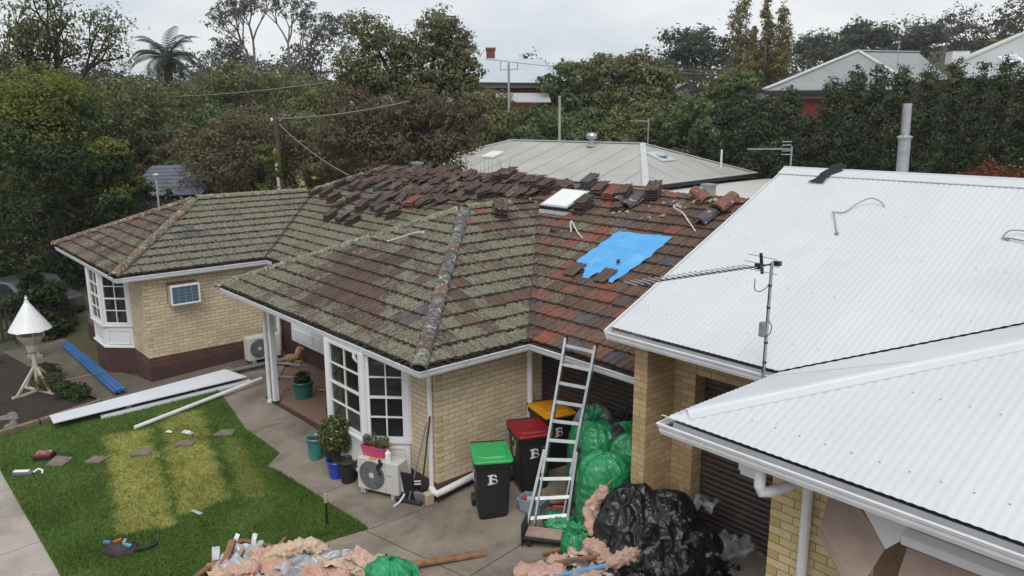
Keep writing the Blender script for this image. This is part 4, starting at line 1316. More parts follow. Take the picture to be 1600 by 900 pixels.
# television antenna on the eave
an = thing('roof_antenna', 'tall television antenna on a thin mast at the white eave, long boom over the tiles', 'antenna', (5.04,.935,WZ+.03))
b = MB(); b.tube([(0,0,-.10),(.01,0,1.26)], .019, 10); b.build('mast', GALV, an)
b = MB()
for z in (.12,.35,.75,1.0): b.lathe((.005,0,z), [(.023,-.01),(.023,.01)], 10)
b.build('mast_tape', BLACKP, an)
b = MB(); b.obox((-.03,-.03,.50), (.035,.03,.085)); b.build('amplifier_box', CABLE, an, bevel=.012)
b = MB(); b.tube(smooth_pts([Vector(p_) for p_ in ((.01,-.03,.42),(.06,-.03,.47),(.07,-.02,.55),(.03,-.01,.60))]), .005, 6)
b.tube(smooth_pts([Vector(p_) for p_ in ((0,-.02,1.0),(-.02,-.12,.95),(-.03,-.24,.98),(-.03,-.25,1.10))]), .005, 6)
b.tube([(.0,-.022,.0),(.0,-.02,.5),(.01,-.02,1.0)], .006, 6); b.build('cable', BLACKP, an)
e0 = Vector((.02,.06,1.235)); e1 = Vector((-.37,-1.92,1.215)); dr = (e1-e0).normalized(); sd = dr.cross(Vector((0,0,1))).normalized()
b = MB(); b.bar(e0, e1, .018, .018); boom = b.build('boom', BLACKP, an)
ls = (e1-e0).length
for k in range(22):
    p_ = e0 + dr*(.40+k*(ls-.42)/21)
    r_ = MB(); r_.bar(p_-sd*.10+Vector((0,0,.016)), p_+sd*.10+Vector((0,0,.016)), .018, .006); r_.build('element', ALU, boom)
for k, (hh, l_) in enumerate(((.10,.20),(.02,.24),(-.06,.22))):
    r_ = MB(); c_ = e0 + dr*.22+Vector((0,0,hh)); r_.tube([c_-sd*l_, c_+sd*l_], .005, 6); r_.build('reflector_rod', ALU, boom)
b = MB(); b.bar(e0+dr*.20+Vector((0,0,-.09)), e0+dr*.24+Vector((0,0,.14)), .03, .02); b.obox(e0+dr*.26, (.035,.03,.03)); b.build('bracket', BLACKP, an); b = MB(); b.obox(e0-dr*.02, (.04,.03,.025)); b.build('clamp', BLACKP, an)
# ------------------------------------------------------------------ loose tiles on the roof
def roofpt(x, y, w=0): return pM.pt(x, y, w)
# (x, y, tiles, turn, hue, lying loose)
STACKS = [
 # lowest row above the verandah
 (-12.45,4.50,4,.05,.1),(-11.75,4.50,4,.02,.12),(-11.00,4.32,5,-.02,.42),(-10.17,4.00,4,.03,.1),(-10.15,4.46,4,0,.15),(-9.76,3.55,4,.04,.08),(-9.12,3.58,3,-.03,.12),(-8.58,3.55,4,.02,.1),
 (-9.06,4.15,3,.25,.2),(-8.50,4.28,3,.1,.18),(-8.75,4.74,2,.3,.95),(-9.25,4.68,2,.1,.97),(-8.10,4.12,5,-.5,.3),(-7.60,4.12,5,-.9,.3),(-7.32,4.62,4,.02,.74),
 # middle row
 (-11.9,5.05,3,.04,.2),(-11.45,5.25,4,.02,.14),(-10.96,5.02,3,0,.46),(-10.45,4.98,4,.02,.12),(-10.14,5.38,4,.04,.05),(-9.70,5.12,4,-.02,.95),(-8.98,5.12,4,.03,.06),(-8.35,5.10,2,.4,.2),(-7.95,5.15,2,-.2,.15),(-7.40,5.15,4,.05,.2),(-7.02,5.22,4,.0,.22),
 # top row along the ridge
 (-11.35,5.75,2,.1,.3),(-10.9,5.92,3,-.1,.5),(-10.55,5.98,2,.3,.42),(-10.2,5.80,2,.0,.2),(-9.85,5.98,2,-.1,.25),(-9.45,5.72,3,.05,.12),(-9.35,6.05,2,0,.2),(-9.0,6.02,2,.2,.25),(-8.62,5.85,3,.05,.18),(-8.30,6.05,3,-.1,.35),(-7.94,5.95,3,.1,.2),(-7.55,5.62,4,.5,.3),(-7.35,5.95,3,.1,.2),(-7.05,5.72,4,.15,.42),(-6.90,6.08,3,-.2,.46),(-6.55,5.98,2,.1,.4),
 # around the stripped gap towards the skylight
 (-5.95,5.50,3,.02,.2),(-5.42,5.38,5,-.7,.3),(-5.00,5.52,4,.25,.22),(-5.70,6.15,5,-.1,.15),(-5.30,6.15,6,.1,.12),(-4.95,6.12,4,.05,.2),(-4.55,6.08,4,.05,.25),(-4.18,6.02,5,.03,.48),(-3.66,5.85,6,0,.28),(-3.05,6.16,2,1.2,.5),
 (-2.62,6.18,5,-.05,.95),(-2.10,6.0,3,.02,.45),(-1.95,5.30,6,.03,.22),(-1.66,5.90,3,.05,.7),(-1.30,5.90,5,.3,.3),(-1.10,5.55,2,.2,.3),(-.92,5.82,2,.1,.92),(-.58,6.02,6,.4,.2),(.62,6.15,2,.9,.62),
]
names_row = [('lowest row', 15), ('middle row', 11), ('top row', 16), ('pile beside the stripped ridge gap, towards the skylight and blue tarp', 19)]
ordn = ['first','second','third','fourth','fifth','sixth','seventh','eighth','ninth','tenth','eleventh','twelfth','thirteenth','fourteenth','fifteenth','sixteenth','seventeenth','eighteenth','nineteenth','twentieth']
def hue_word(h):
    return 'dark brown' if h < .25 else 'brown' if h < .4 else 'reddish brown' if h < .6 else 'red' if h < .88 else 'blue-grey'
rg = random.Random(21)
POSN = {1:['single'], 2:['upper','bottom'], 3:['topmost','middle','bottom'], 4:['topmost','second','third','bottom'], 5:['topmost','second','third','fourth','bottom'], 6:['topmost','second','third','fourth','fifth','bottom']}
def stack(x, y, n, turn, h, label, group, pl=pM, hz=.041, tilt=0.0):
    skew = rg.uniform(-.05,.05); roll = rg.uniform(-.05,.05)
    base = pl.pt(x, y, .055)
    w = 0
    for k in range(n):
        hh = cl(h*(.55 if h < .52 else 1) + rg.uniform(-.05,.08)) if h < .9 else h
        M = Matrix.Translation(base - pl.Y*.2 + pl.Z*w + pl.X*rg.uniform(-.012,.012) + pl.Y*(rg.uniform(-.02,.02)+.018*k)) @ pl.R.to_4x4() @ Matrix.Rotation(turn+rg.uniform(-.05,.05), 4, 'Z') @ Matrix.Rotation(rg.uniform(-.035,.035)+tilt+skew, 4, 'X') @ Matrix.Rotation(roll+rg.uniform(-.03,.03), 4, 'Y')
        o = bpy.data.objects.new('loose_tile', LOOSE_MESH); COL.objects.link(o)
        o.matrix_world = M
        o['hue'] = hh; o['moss'] = .16 + .3*rg.random()*(k == n-1) + (.25 if h < .35 and rg.random() < .2 else 0)
        tag(o, POSN[n][n-1-k]+' '+label, 'roof tile', group)
        w += hz + rg.uniform(0,.006)
si = 0
for rn, cnt in names_row:
    for k in range(cnt):
        x, y, n, turn, h = STACKS[si]; si += 1
        if n < 4: n += 1
        lb = f'{hue_word(h)} loose tile in the {ordn[k]} stack, {rn} of the roof pile' if cnt != 19 else f'{hue_word(h)} loose tile in the {ordn[k]} stack past the stripped ridge gap'
        stack(x, y, n, turn, h, lb, f'tiles of one loose stack, {rn} ({ordn[k]})')
stack(-3.10, 3.80, 6, -.55, .22, 'mossy loose tile fanned in the stack just behind the grey hip top', 'tiles stacked behind the hip top', pl=pG, hz=.036, tilt=.08)
stack(-2.12, 4.37, 6, -PI/2+.0, .15, 'dark loose tile in the lone stack standing on the valley below the skylight', 'tiles stacked on the valley', pl=pG)
# scattered singles in the rubble of the pile
for k in range(34):
    x = rg.uniform(-11.6, -6.6); y = rg.uniform(5.0, 6.2)
    base = roofpt(x, y, .06)
    o = bpy.data.objects.new('loose_tile', LOOSE_MESH); COL.objects.link(o)
    o.matrix_world = Matrix.Translation(base) @ pM.R.to_4x4() @ Matrix.Rotation(rg.uniform(-1.6,1.6), 4, 'Z') @ Matrix.Rotation(rg.uniform(-.25,.25), 4, 'X') @ Matrix.Rotation(rg.uniform(-.2,.2), 4, 'Y')
    o['hue'] = rg.uniform(.0,.36); o['moss'] = rg.uniform(.1,.6)
    nr = min(range(42), key=lambda i: (STACKS[i][0]-x)**2+(STACKS[i][1]-y)**2)
    rw, kk = (0, nr) if nr < 15 else (1, nr-15) if nr < 26 else (2, nr-26)
    sd = 'above' if y > STACKS[nr][1]+.12 else 'below' if y < STACKS[nr][1]-.12 else 'beside'
    lb = f'stray {hue_word(o["hue"])} tile askew just {sd} the {ordn[kk]} stack, {names_row[rw][0]}'
    tag(o, lb, 'roof tile', 'stray tiles askew in the pile')
# the rest of the pile: tiles beyond those built singly
b = MB(); hs, ms, xs_ = [], [], []; gv, gf = flat_tile_geo()
for k in range(120):
    if k < 85: x = rg.uniform(-11.0, -5.6); y = rg.uniform(5.15, 6.25)
    elif k < 105: x = rg.uniform(-8.6, -6.4); y = rg.uniform(4.5, 5.3)
    else: x = rg.uniform(-5.2, -3.8); y = rg.uniform(5.6, 6.2)
    M = Matrix.Translation(roofpt(x, y, rg.uniform(.06,.17))) @ pM.R.to_4x4() @ Matrix.Rotation(rg.gauss(0,.45), 4, 'Z') @ Matrix.Rotation(rg.uniform(-.22,.22), 4, 'X') @ Matrix.Rotation(rg.uniform(-.18,.18), 4, 'Y')
    b.add([M @ Vector((p_[0], p_[1]-.2, p_[2])) for p_ in gv], gf)
    hs += [rg.uniform(0,.4)]*len(gv); ms += [rg.uniform(.1,.55)]*len(gv); xs_ += gv
me = b.mesh('tile_rubble', TILE); local_attrs(me, xs_)
for an, av in (('hue', hs), ('moss', ms)):
    a = me.attributes.new(an, 'FLOAT', 'POINT'); a.data.foreach_set('value', av)
kind(link('tile_rubble', me), 'stuff')
# loose ridge tiles at the party wall end
def loose_ridge(x, y, turn, h, label, k=1.0, up=.1, tilt=0):
    o = bpy.data.objects.new('loose_ridge_tile', RIDGE_MESH); COL.objects.link(o)
    o.matrix_world = Matrix.Translation(roofpt(x, y, up)) @ pM.R.to_4x4() @ Matrix.Rotation(turn, 4, 'Z') @ Matrix.Rotation(tilt, 4, 'X') @ Matrix.Scale(k, 4)
    o['hue'] = h; o['moss'] = .1
    tag(o, label, 'ridge tile')
loose_ridge(1.02, 5.25, -.05, .95, 'grey ridge tile under the rust-red one near the white roof', 1.15, .12)
loose_ridge(1.15, 5.62, -.05, .68, 'rust-red ridge tile propped on a grey one near the white roof', 1.25, .19)
loose_ridge(1.62, 4.9, 0, .35, 'purplish ridge tile laid along the white roof edge, lower of two', 1.05, .06)
loose_ridge(1.82, 5.55, 0, .62, 'brown ridge tile laid along the white roof edge, upper of two', 1.05, .06)
loose_ridge(.66, 6.02, 1.2, .66, 'upturned red ridge tile among mortar lumps at the bare ridge', 1.0, .10, .3)
loose_ridge(-1.30, 5.62, .2, .35, 'dark ridge tile beside the skylight stacks', 1.0, .12)
loose_ridge(-.95, 5.50, -.1, .97, 'blue-grey ridge tile tipped over next to the stacked mossy tiles', 1.1, .12)
# skylight
sk = thing('skylight', 'square white skylight panel in a grey frame on the old tiles', 'skylight')
cs = [(-3.15,5.18),(-3.15,5.90),(-2.30,5.90),(-2.30,5.18)]
b = MB(); b.prism([pM.pt(x, y, .05) for x, y in cs], pM.Z*.06); b.build('kerb', DARKMET, sk)
b = MB(); b.prism([pM.pt(x, y, .112) for x, y in cs], pM.Z*.022); b.build('frame', mat('skylight_frame', (.42,.45,.46), (.36,.39,.40), 6, .5), sk)
ci = [(-3.10,5.225),(-3.10,5.855),(-2.35,5.855),(-2.35,5.225)]
b = MB(); b.prism([pM.pt(x, y, .135) for x, y in ci], pM.Z*.008); b.build('diffuser', mat('opal_acrylic', (.74,.76,.75), (.70,.72,.71), 2, .3), sk)
b = MB(); b.prism([pM.pt(x, y, .038) for x, y in [(-3.22,5.02),(-2.22,5.02),(-2.22,5.16),(-3.22,5.16)]], pM.Z*.01); b.build('flashing', GALV, sk)
# blue tarpaulin
TARP = mat('blue_tarpaulin', (.065,.32,.66), (.085,.36,.70), 5, .42, bump=.35, bscale=26, bdist=.012, dirt=(.12,.41,.74), dscale=2.2, dlo=.5, dhi=.7)
outl = [(-.54,3.58),(-.44,4.74),(.80,4.80),(.81,4.05),(.74,3.60),(.70,3.28),(.60,3.30),(.50,3.46),(.18,3.46),(.12,3.30),(-.02,3.28),(-.12,3.46)]
bm = bmesh.new(); bm.faces.new([bm.verts.new((x, y, 0)) for x, y in outl])
for k in range(-20, 30):
    bmesh.ops.bisect_plane(bm, geom=bm.verts[:]+bm.edges[:]+bm.faces[:], plane_co=(k*.055,0,0), plane_no=(1,0,0))
for k in range(50, 100):
    bmesh.ops.bisect_plane(bm, geom=bm.verts[:]+bm.edges[:]+bm.faces[:], plane_co=(0,k*.055,0), plane_no=(0,1,0))
for v in bm.verts:
    x, y = v.co.x, v.co.y
    u_, v_ = pM.uv(x, y)
    row = ((v_+.05) % TG)/TG
    w = .052 + .026*(1-row) + .014*nz(x*2.4, y*3, 2) + .018*(ridged(x*3+y*2, y*2-x, 5, 1)-.5) + .03*max(0, 1-abs((x-.25)-(y-4.0)*.75)/.07)*.6 + .022*max(0, 1-abs((x+.05)-(y-3.7)*.5)/.05)
    v.co = pM.at(u_, v_, w)
bmesh.ops.solidify(bm, geom=bm.faces[:], thickness=.004)
bmesh.ops.recalc_face_normals(bm, faces=bm.faces)
me = bpy.data.meshes.new('blue_tarpaulin'); bm.to_mesh(me); bm.free(); me.materials.append(TARP)
me.polygons.foreach_set('use_smooth', [True]*len(me.polygons))
tag(link('blue_tarpaulin', me), 'bright blue tarpaulin spread over a hole in the old tiles', 'tarpaulin')
for (x, y, tr, lb) in ((.42,3.42,0,'tile weighing down the lower edge of the blue tarp, middle'), (-.33,3.42,.0,'tile weighing down the lower corner of the blue tarp near the valley')):
    o = bpy.data.objects.new('loose_tile', LOOSE_MESH); COL.objects.link(o)
    o.matrix_world = Matrix.Translation(roofpt(x, y, .085)-pM.Y*.2) @ pM.R.to_4x4() @ Matrix.Rotation(tr, 4, 'Z') @ Matrix.Rotation(.03, 4, 'X')
    o['hue'] = .3; o['moss'] = .35; tag(o, lb, 'roof tile')
b = MB(); b.obox(roofpt(.36,3.83,.10), (.03,.05,.012), pM.R @ RZ(.6)); tag(b.build('tile_shard', TILE), 'small tile shard lying on the blue tarp', 'tile shard')
# conduits poking out of the tiles
def cond(pts, label, r=.013):
    b = MB(); b.tube(smooth_pts([Vector(p_) for p_ in pts]), r, 8); b.lathe(pts[0], [(.022,-.02),(.022,.03)], 8)
    tag(b.build('conduit_pipe', CONDUIT, smooth=False), label, 'conduit')
cond([roofpt(-1.50,4.50,.08), roofpt(-1.66,4.66,.14), roofpt(-1.68,4.72,.16), roofpt(-1.58,4.66,.14), roofpt(-1.30,4.48,.10), roofpt(-1.04,4.35,.07)], 'bent white conduit on the tiles between valley and blue tarp')
cond([roofpt(.27,5.70,.10), roofpt(.19,5.64,.16), roofpt(.26,5.56,.16), roofpt(.50,5.48,.12), roofpt(.80,5.27,.08), roofpt(1.10,5.05,.06)], 'bent white conduit on the tiles above the blue tarp')
cond([pF.pt(-3.50,2.28,.07), pF.pt(-3.58,2.20,.11), pF.pt(-3.78,2.06,.10), pF.pt(-4.12,1.80,.07)], 'white conduit lying on the mossy tiles over the bay window')
# moss and mortar rubble
b = MB()
for k in range(90):
    x = rg.uniform(-11.5, 1.6); y = rg.uniform(5.2, 6.25)
    b.obox(roofpt(x, y, .06), (rg.uniform(.01,.04), rg.uniform(.01,.05), rg.uniform(.006,.02)), pM.R @ RZ(rg.uniform(0,3)))
kind(b.build('mortar_rubble', mat('old_mortar', (.34,.29,.22), (.24,.20,.15), 8, .95)), 'stuff')
b = MB()
rg2 = random.Random(4)
for k in range(5):
    a_ = roofpt(.40+.10*k, 5.95+.03*k, .08)
    b.obox(a_, (.03,.05,.02), pM.R @ RZ(k))
tag(b.build('mortar_lump', mat('pale_mortar', (.42,.36,.27), (.34,.28,.2), 8, .95)), 'pale broken mortar lumps at the bare ridge beside the red ridge tile', 'mortar')
# cast-iron vent at the party-wall end of the ridge
b = MB(); b.lathe(roofpt(1.98,6.15,-.05), [(.045,0),(.045,.22),(.055,.25),(.045,.29),(.015,.31)], 12)
tag(b.build('pipe_vent', BLACKP), 'short black pipe vent where tile ridge meets white roof', 'vent pipe')
# ------------------------------------------------------------------ yard: bins, ladder, bags, rubbish
def gz_(x, y): return ground_z(x, y)
BINP = mat('bin_black_plastic', (.013,.013,.014), (.018,.018,.019), 12, .45, bump=.08, bscale=200)
def text_mesh(txt, size, ext, m):
    cu = bpy.data.curves.new('txt', 'FONT'); cu.body = txt; cu.size = size; cu.extrude = ext; cu.align_x = 'CENTER'; cu.align_y = 'CENTER'
    ob = bpy.data.objects.new('txt', cu); COL.objects.link(ob)
    dg = bpy.context.evaluated_depsgraph_get()
    me = bpy.data.meshes.new_from_object(ob.evaluated_get(dg))
    bpy.data.objects.remove(ob); me.materials.clear(); me.materials.append(m)
    return me
LETTER = mat('white_print', (.72,.73,.73), (.66,.67,.67), 5, .5)
STICK = mat('green_sticker', (.10,.50,.10), (.08,.42,.09), 5, .5)
def rrect(hx, hy, r, z, cx=0, cy=0, n=4):
    out = []
    for (sx, sy, a0) in ((1,1,0),(-1,1,PI/2),(-1,-1,PI),(1,-1,3*PI/2)):
        for k in range(n+1):
            a = a0 + PI/2*k/n
            out.append((cx+sx*(hx-r)+r*math.cos(a), cy+sy*(hy-r)+r*math.sin(a), z))
    return out
def loft(b, rings, cap0=True, cap1=True):
    n = len(rings[0]); vs = [p for r in rings for p in r]; fs = []
    for j in range(len(rings)-1):
        for i in range(n):
            i2 = (i+1) % n
            fs.append((j*n+i, j*n+i2, (j+1)*n+i2, (j+1)*n+i))
    if cap0: fs.append(tuple(range(n-1,-1,-1)))
    if cap1: fs.append(tuple((len(rings)-1)*n+i for i in range(n)))
    return b.add(vs, fs)
def wheelie_bin(x, y, yaw_, lidcol, label):
    """front looks to local +x"""
    t = thing('wheelie_bin', label, 'wheelie bin', (x, y, gz_(x, y)), yaw_, 'wheelie bins along the brick wall')
    b = MB()
    loft(b, [rrect(.215,.215,.05,.0,-.25), rrect(.235,.235,.05,.10,-.25), rrect(.315,.268,.05,.84,-.30), rrect(.325,.275,.05,.86,-.30), rrect(.345,.288,.05,.865,-.30), rrect(.35,.29,.05,.945,-.30), rrect(.33,.275,.05,.95,-.30)])
    b.build('body', BINP, t, smooth=False)
    lm = mat('bin_lid_'+label.split()[0], lidcol, mul(lidcol, .88), 5, .42, bump=.05, bscale=150)
    b = MB()
    loft(b, [rrect(.365,.300,.06,.945,-.29), rrect(.368,.303,.06,.975,-.29), rrect(.35,.285,.06,.990,-.29), rrect(.25,.225,.06,.998,-.27), rrect(.235,.21,.06,1.018,-.27), rrect(.05,.05,.04,1.022,-.27)])
    lid = b.build('lid', lm, t, smooth=False, bevel=.004)
    b = MB()
    for sy in (-1, 1): b.obox((.0,.17*sy,.993), (.055,.035,.012))
    b.build('lid_lug', lm, lid, bevel=.008)
    b = MB(); b.tube([(-.66,-.26,.93),(-.70,-.26,.97),(-.70,.26,.97),(-.66,.26,.93)], .017, 8)
    for s_ in (-.12,.0,.12): b.obox((-.67,s_,.965), (.03,.012,.02))
    b.build('handle', BINP, t)
    for sy in (-1, 1):
        b = MB(); b.tube([(-.52,sy*.235,.10),(-.52,sy*.285,.10)], .10, 16); w_ = b.build('wheel', BLACKP, t)
        b = MB(); b.tube([(-.52,sy*.284,.10),(-.52,sy*.292,.10)], .05, 12); b.build('hub', DARKMET, w_)
    # emblem: a slab-serif B with a leaf cut through it
    tilt = math.atan2(.03, .74)
    fr = Matrix(((0,0,1),(1,0,0),(0,1,0))).to_4x4()       # text plane to the front face
    M = Matrix.Translation((.0115, .0, .66)) @ Matrix.Rotation(tilt, 4, 'Y') @ fr
    me = text_mesh('B', .225, .002, LETTER); o = link('emblem', me, t); o.matrix_local = M
    b = MB()
    for s_ in (-1, 1): b.obox((-.060, s_*.070, 0), (.032, .010, .0022))
    b.obox((-.052, 0, 0), (.017, .075, .0021))
    o = b.build('emblem_serif', LETTER, t); o.matrix_local = M
    b = MB()
    b.prism([(.005,-.060,.0024),(.04,-.052,.0024),(.056,-.02,.0024),(.022,-.036,.0024)], (0,0,.001)); b.prism([(.0,.02,.0024),(.015,.045,.0024),(.045,.04,.0024),(.025,.02,.0024)], (0,0,.001))
    o = b.build('emblem_leaf', BINP, t); o.matrix_local = M
    # stickers on the side that shows
    M2 = Matrix.Translation((-.20,-.2635,.80)) @ Matrix.Rotation(rad(-4), 4, 'X')
    b = MB(); b.obox((0,-.006,0), (.045,.0025,.048)); o = b.build('sticker', STICK, t); o.matrix_local = M2
    b = MB(); b.obox((-.14,-.006,.01), (.022,.0025,.03)); b.obox((0,-.0055,-.075), (.028,.002,.018))
    for k in range(3): b.obox((-.05+.01*k,-.0052,-.13-.045*k), (.075-.012*k,.002,.007))
    o = b.build('label_print', LETTER, t); o.matrix_local = M2
    return t
wheelie_bin(1.115, .24, rad(-32), (.035,.36,.10), 'green lidded black wheelie bin standing apart from the others, before the brick wall')
wheelie_bin(1.02, 1.18, rad(-24), (.23,.008,.014), 'red lidded black wheelie bin between the green and yellow lidded ones')
wheelie_bin(.80, 1.93, rad(-16), (.62,.26,.008), 'yellow lidded black wheelie bin tucked into the corner by the white downpipe')

# ladder on the gutter
la = thing('ladder', 'aluminium multi-purpose ladder leaning on the white gutter over the garage', 'ladder', (1.95,.5,gz_(1.95,.5)))
fl0, fr0 = Vector((1.86,.36,0)), Vector((2.06,.74,0))
fl0.z = gz_(fl0.x, fl0.y); fr0.z = gz_(fr0.x, fr0.y)
tl, tr_ = Vector((1.335,1.52,2.42)), Vector((1.945,1.53,2.44))
o_l = Vector(la.location)
dl = tl-fl0; dr2 = tr_-fr0
side = ((tr_-tl)+(fr0-fl0)).normalized()
nl_ = dl.cross(side).normalized()
for base, dd in ((fl0, dl), (fr0, dr2)):
    b = MB(); b.bar(base+dd*.30-o_l, base+dd-o_l, .038, .085, up=nl_); b.build('rail', ALU, la)
    b = MB(); b.bar(base+dd*.985-o_l, base+dd*1.012-o_l, .038, .075, up=nl_); b.build('end_cap', BLACKP, la)
for s_, base, dd in ((-1, fl0, dl), (1, fr0, dr2)):
    f0 = base + side*s_*.10; f1 = base+dd*.42+side*s_*.032
    b = MB(); b.bar(f0-o_l+Vector((0,0,.05)), f1-o_l, .040, .10, up=nl_); rl = b.build('lower_rail', ALU, la)
    b = MB(); b.obox(f0-o_l+Vector((0,0,.03)), (.035,.045,.035)); b.build('rubber_foot', BLACKP, rl, bevel=.01)
    b = MB(); b.bar(base+dd*.02-o_l, base+dd*.35-o_l, .026, .05, up=nl_); b.build('inner_rail', ALU, la)
    for k in (.315,.425):
        b = MB(); b.obox(base+dd*k+side*s_*.04-o_l, (.03,.03,.04)); b.build('hinge', DARKMET, la, bevel=.008)
for k in range(10):
    t_ = .075 + k*.0985
    w_ = .105*(1-t_/.42) if t_ < .42 else 0
    b = MB(); b.bar(fl0+dl*t_-side*w_-o_l, fr0+dr2*t_+side*w_-o_l, .055, .042, up=nl_); b.build('rung', ALU, la, bevel=.006)

# rubbish bags
def bag_mat(name, c1, c2, rough=.26, bump=.38, crease=5.0):
    m = bpy.data.materials.new(name); nt, b = nodes(m); v = pos_(nt, True)
    col = mixc(nt, step_(nt, noise_(nt, v, 5, 6, .6, .6), .35, .7), c1, c2)
    nt.links.new(col, b.inputs['Base Color']); b.inputs['Roughness'].default_value = rough
    b.inputs['Specular IOR Level'].default_value = .7
    wv = N(nt, 'ShaderNodeTexNoise'); wv.inputs['Scale'].default_value = 3.0; wv.inputs['Detail'].default_value = 3; nt.links.new(v, wv.inputs['Vector'])
    wm = N(nt, 'ShaderNodeVectorMath', operation='MULTIPLY_ADD'); nt.links.new(wv.outputs['Color'], wm.inputs[0]); wm.inputs[1].default_value = (.35,.35,.35); nt.links.new(v, wm.inputs[2])
    hs = []
    for sc in (crease, crease*2.3, crease*5.1):
        vo = N(nt, 'ShaderNodeTexVoronoi', feature='F1'); vo.inputs['Scale'].default_value = sc; nt.links.new(wm.outputs[0], vo.inputs['Vector'])
        hs.append(math_(nt, 'DIVIDE', vo.outputs['Distance'], sc*(1.0 if sc < crease*4 else 3.0)))
    bump_(nt, b, math_(nt, 'ADD', hs[0], math_(nt, 'ADD', hs[1], hs[2])), bump, 1.0)
    t = N(nt, 'ShaderNodeBsdfTranslucent'); nt.links.new(col, t.inputs['Color'])
    mx = N(nt, 'ShaderNodeMixShader'); mx.inputs[0].default_value = .34
    nt.links.new(b.outputs[0], mx.inputs[1]); nt.links.new(t.outputs[0], mx.inputs[2])
    nt.links.new(mx.outputs[0], nt.nodes['Material Output'].inputs['Surface'])
    return m
GREENBAG = bag_mat('green_bag_plastic', (.03,.30,.12), (.07,.46,.20))
GREENBAG2 = bag_mat('bright_green_bag_plastic', (.02,.36,.14), (.04,.46,.20), .35)
BLACKBAG = bag_mat('black_sheet_plastic', (.014,.016,.017), (.024,.028,.029), .30, .42, 2.6)
GREYBAG = bag_mat('woven_grey_sack', (.33,.34,.36), (.26,.27,.29), .6, .4)
NAVYBAG = bag_mat('dark_slate_bag', (.035,.038,.055), (.05,.054,.07), .5)
CLEAR = bpy.data.materials.new('clear_plastic_film')
_nt, _b = nodes(CLEAR)
_b.inputs['Base Color'].default_value = (.55,.58,.62,1); _b.inputs['Roughness'].default_value = .2; _b.inputs['Alpha'].default_value = .28
def bag(name, x, y, r, h, m, label, seed, group=None, zb=None, fold=1.0, neck=True, nu=56, nv=34):
    z0 = gz_(x, y) if zb is None else zb
    b = MB()
    def fn(u, v):
        a = 2*PI*u
        ca, sa = math.cos(a), math.sin(a)
        # body radius along the height
        if v < .08: rr = r*(.55+.45*math.sqrt(v/.08)); z = h*.86*v*.3
        else:
            t = (v-.08)/.92
            z = h*.86*(.024+.976*t)
            if t < .68: rr = r*(1.0+.05*math.sin(PI*t/.68))
            else:
                k = (t-.68)/.32
                ph = k*PI/2
                rr = r*(.10+.90*math.cos(ph)**.8); z = h*.86*(.70+.30*math.sin(ph)**.85)
        amp = .035*r*fold
        vv = z/h
        fo = amp*1.7*nz(ca*2+seed, sa*2, vv*1.4) + amp*1.1*nz(ca*5+seed, sa*5, vv*3+seed)
        if v > .55: fo += amp*3.2*min(1,(v-.55)/.2)*(-abs(math.sin(a*8+5*nz(ca*1.5, sa*1.5, seed)))+.4*nz(ca*7, sa*7, v*9+seed)); zz_ = .05*(v-.55)*nz(ca*4, sa*4, seed+v*8)
        rr = max(.01, rr+fo)
        zz = z + .02*nz(ca*3, sa*3, seed+v*4)
        return (rr*ca, rr*sa, zz)
    b.grid(fn, nu, nv)
    if neck:
        def tuft(u, v):
            a = 2*PI*u
            k = .025 + (.10+.05*nz(3*math.cos(a), 3*math.sin(a), seed))*v**1.2*(1+.5*math.sin(a*7))
            return (k*math.cos(a), k*math.sin(a), h*.84 + .16*h*v*(1-.25*abs(math.sin(a*3+seed))))
        b.grid(tuft, 36, 6)
    o = b.build(name, m, smooth=True, fix=False)
    o.location = (x, y, z0); tag(o, label, 'bag', group)
    return o
bag('rubbish_bag', 1.86, 1.62, .40, 1.50, GREENBAG, 'tall full green plastic bag behind the ladder', 3.1, neck=True)
bag('rubbish_bag', 2.50, 1.13, .375, 1.36, GREENBAG, 'full green plastic bag standing in front of the others, beside the brick pillar', 8.7, neck=False)
bag('rubbish_bag', 2.52, 1.72, .34, 1.42, GREENBAG, 'tied green plastic bag against the brick pillar, half hidden by the front one', 5.3)
bag('rubbish_sack', 1.52, 1.98, .36, 1.50, GREYBAG, 'pale grey woven sack topping the bags before the dark roller door', 2.2, neck=False, fold=1.4)
bag('rubbish_bag', 2.18, 1.98, .40, 1.42, NAVYBAG, 'dark slate bag with a tied top behind the green bags', 6.4, fold=1.5)
bag('rubbish_bag', 2.66, .46, .21, .42, GREENBAG, 'small slumped green bag among the pink insulation at the ladder foot', 9.9, fold=2.0)
bag('rubbish_bag', 1.98, .78, .24, .22, GREENBAG, 'flattened empty green bag on the concrete behind the ladder feet', 4.4, fold=2.5, neck=False)

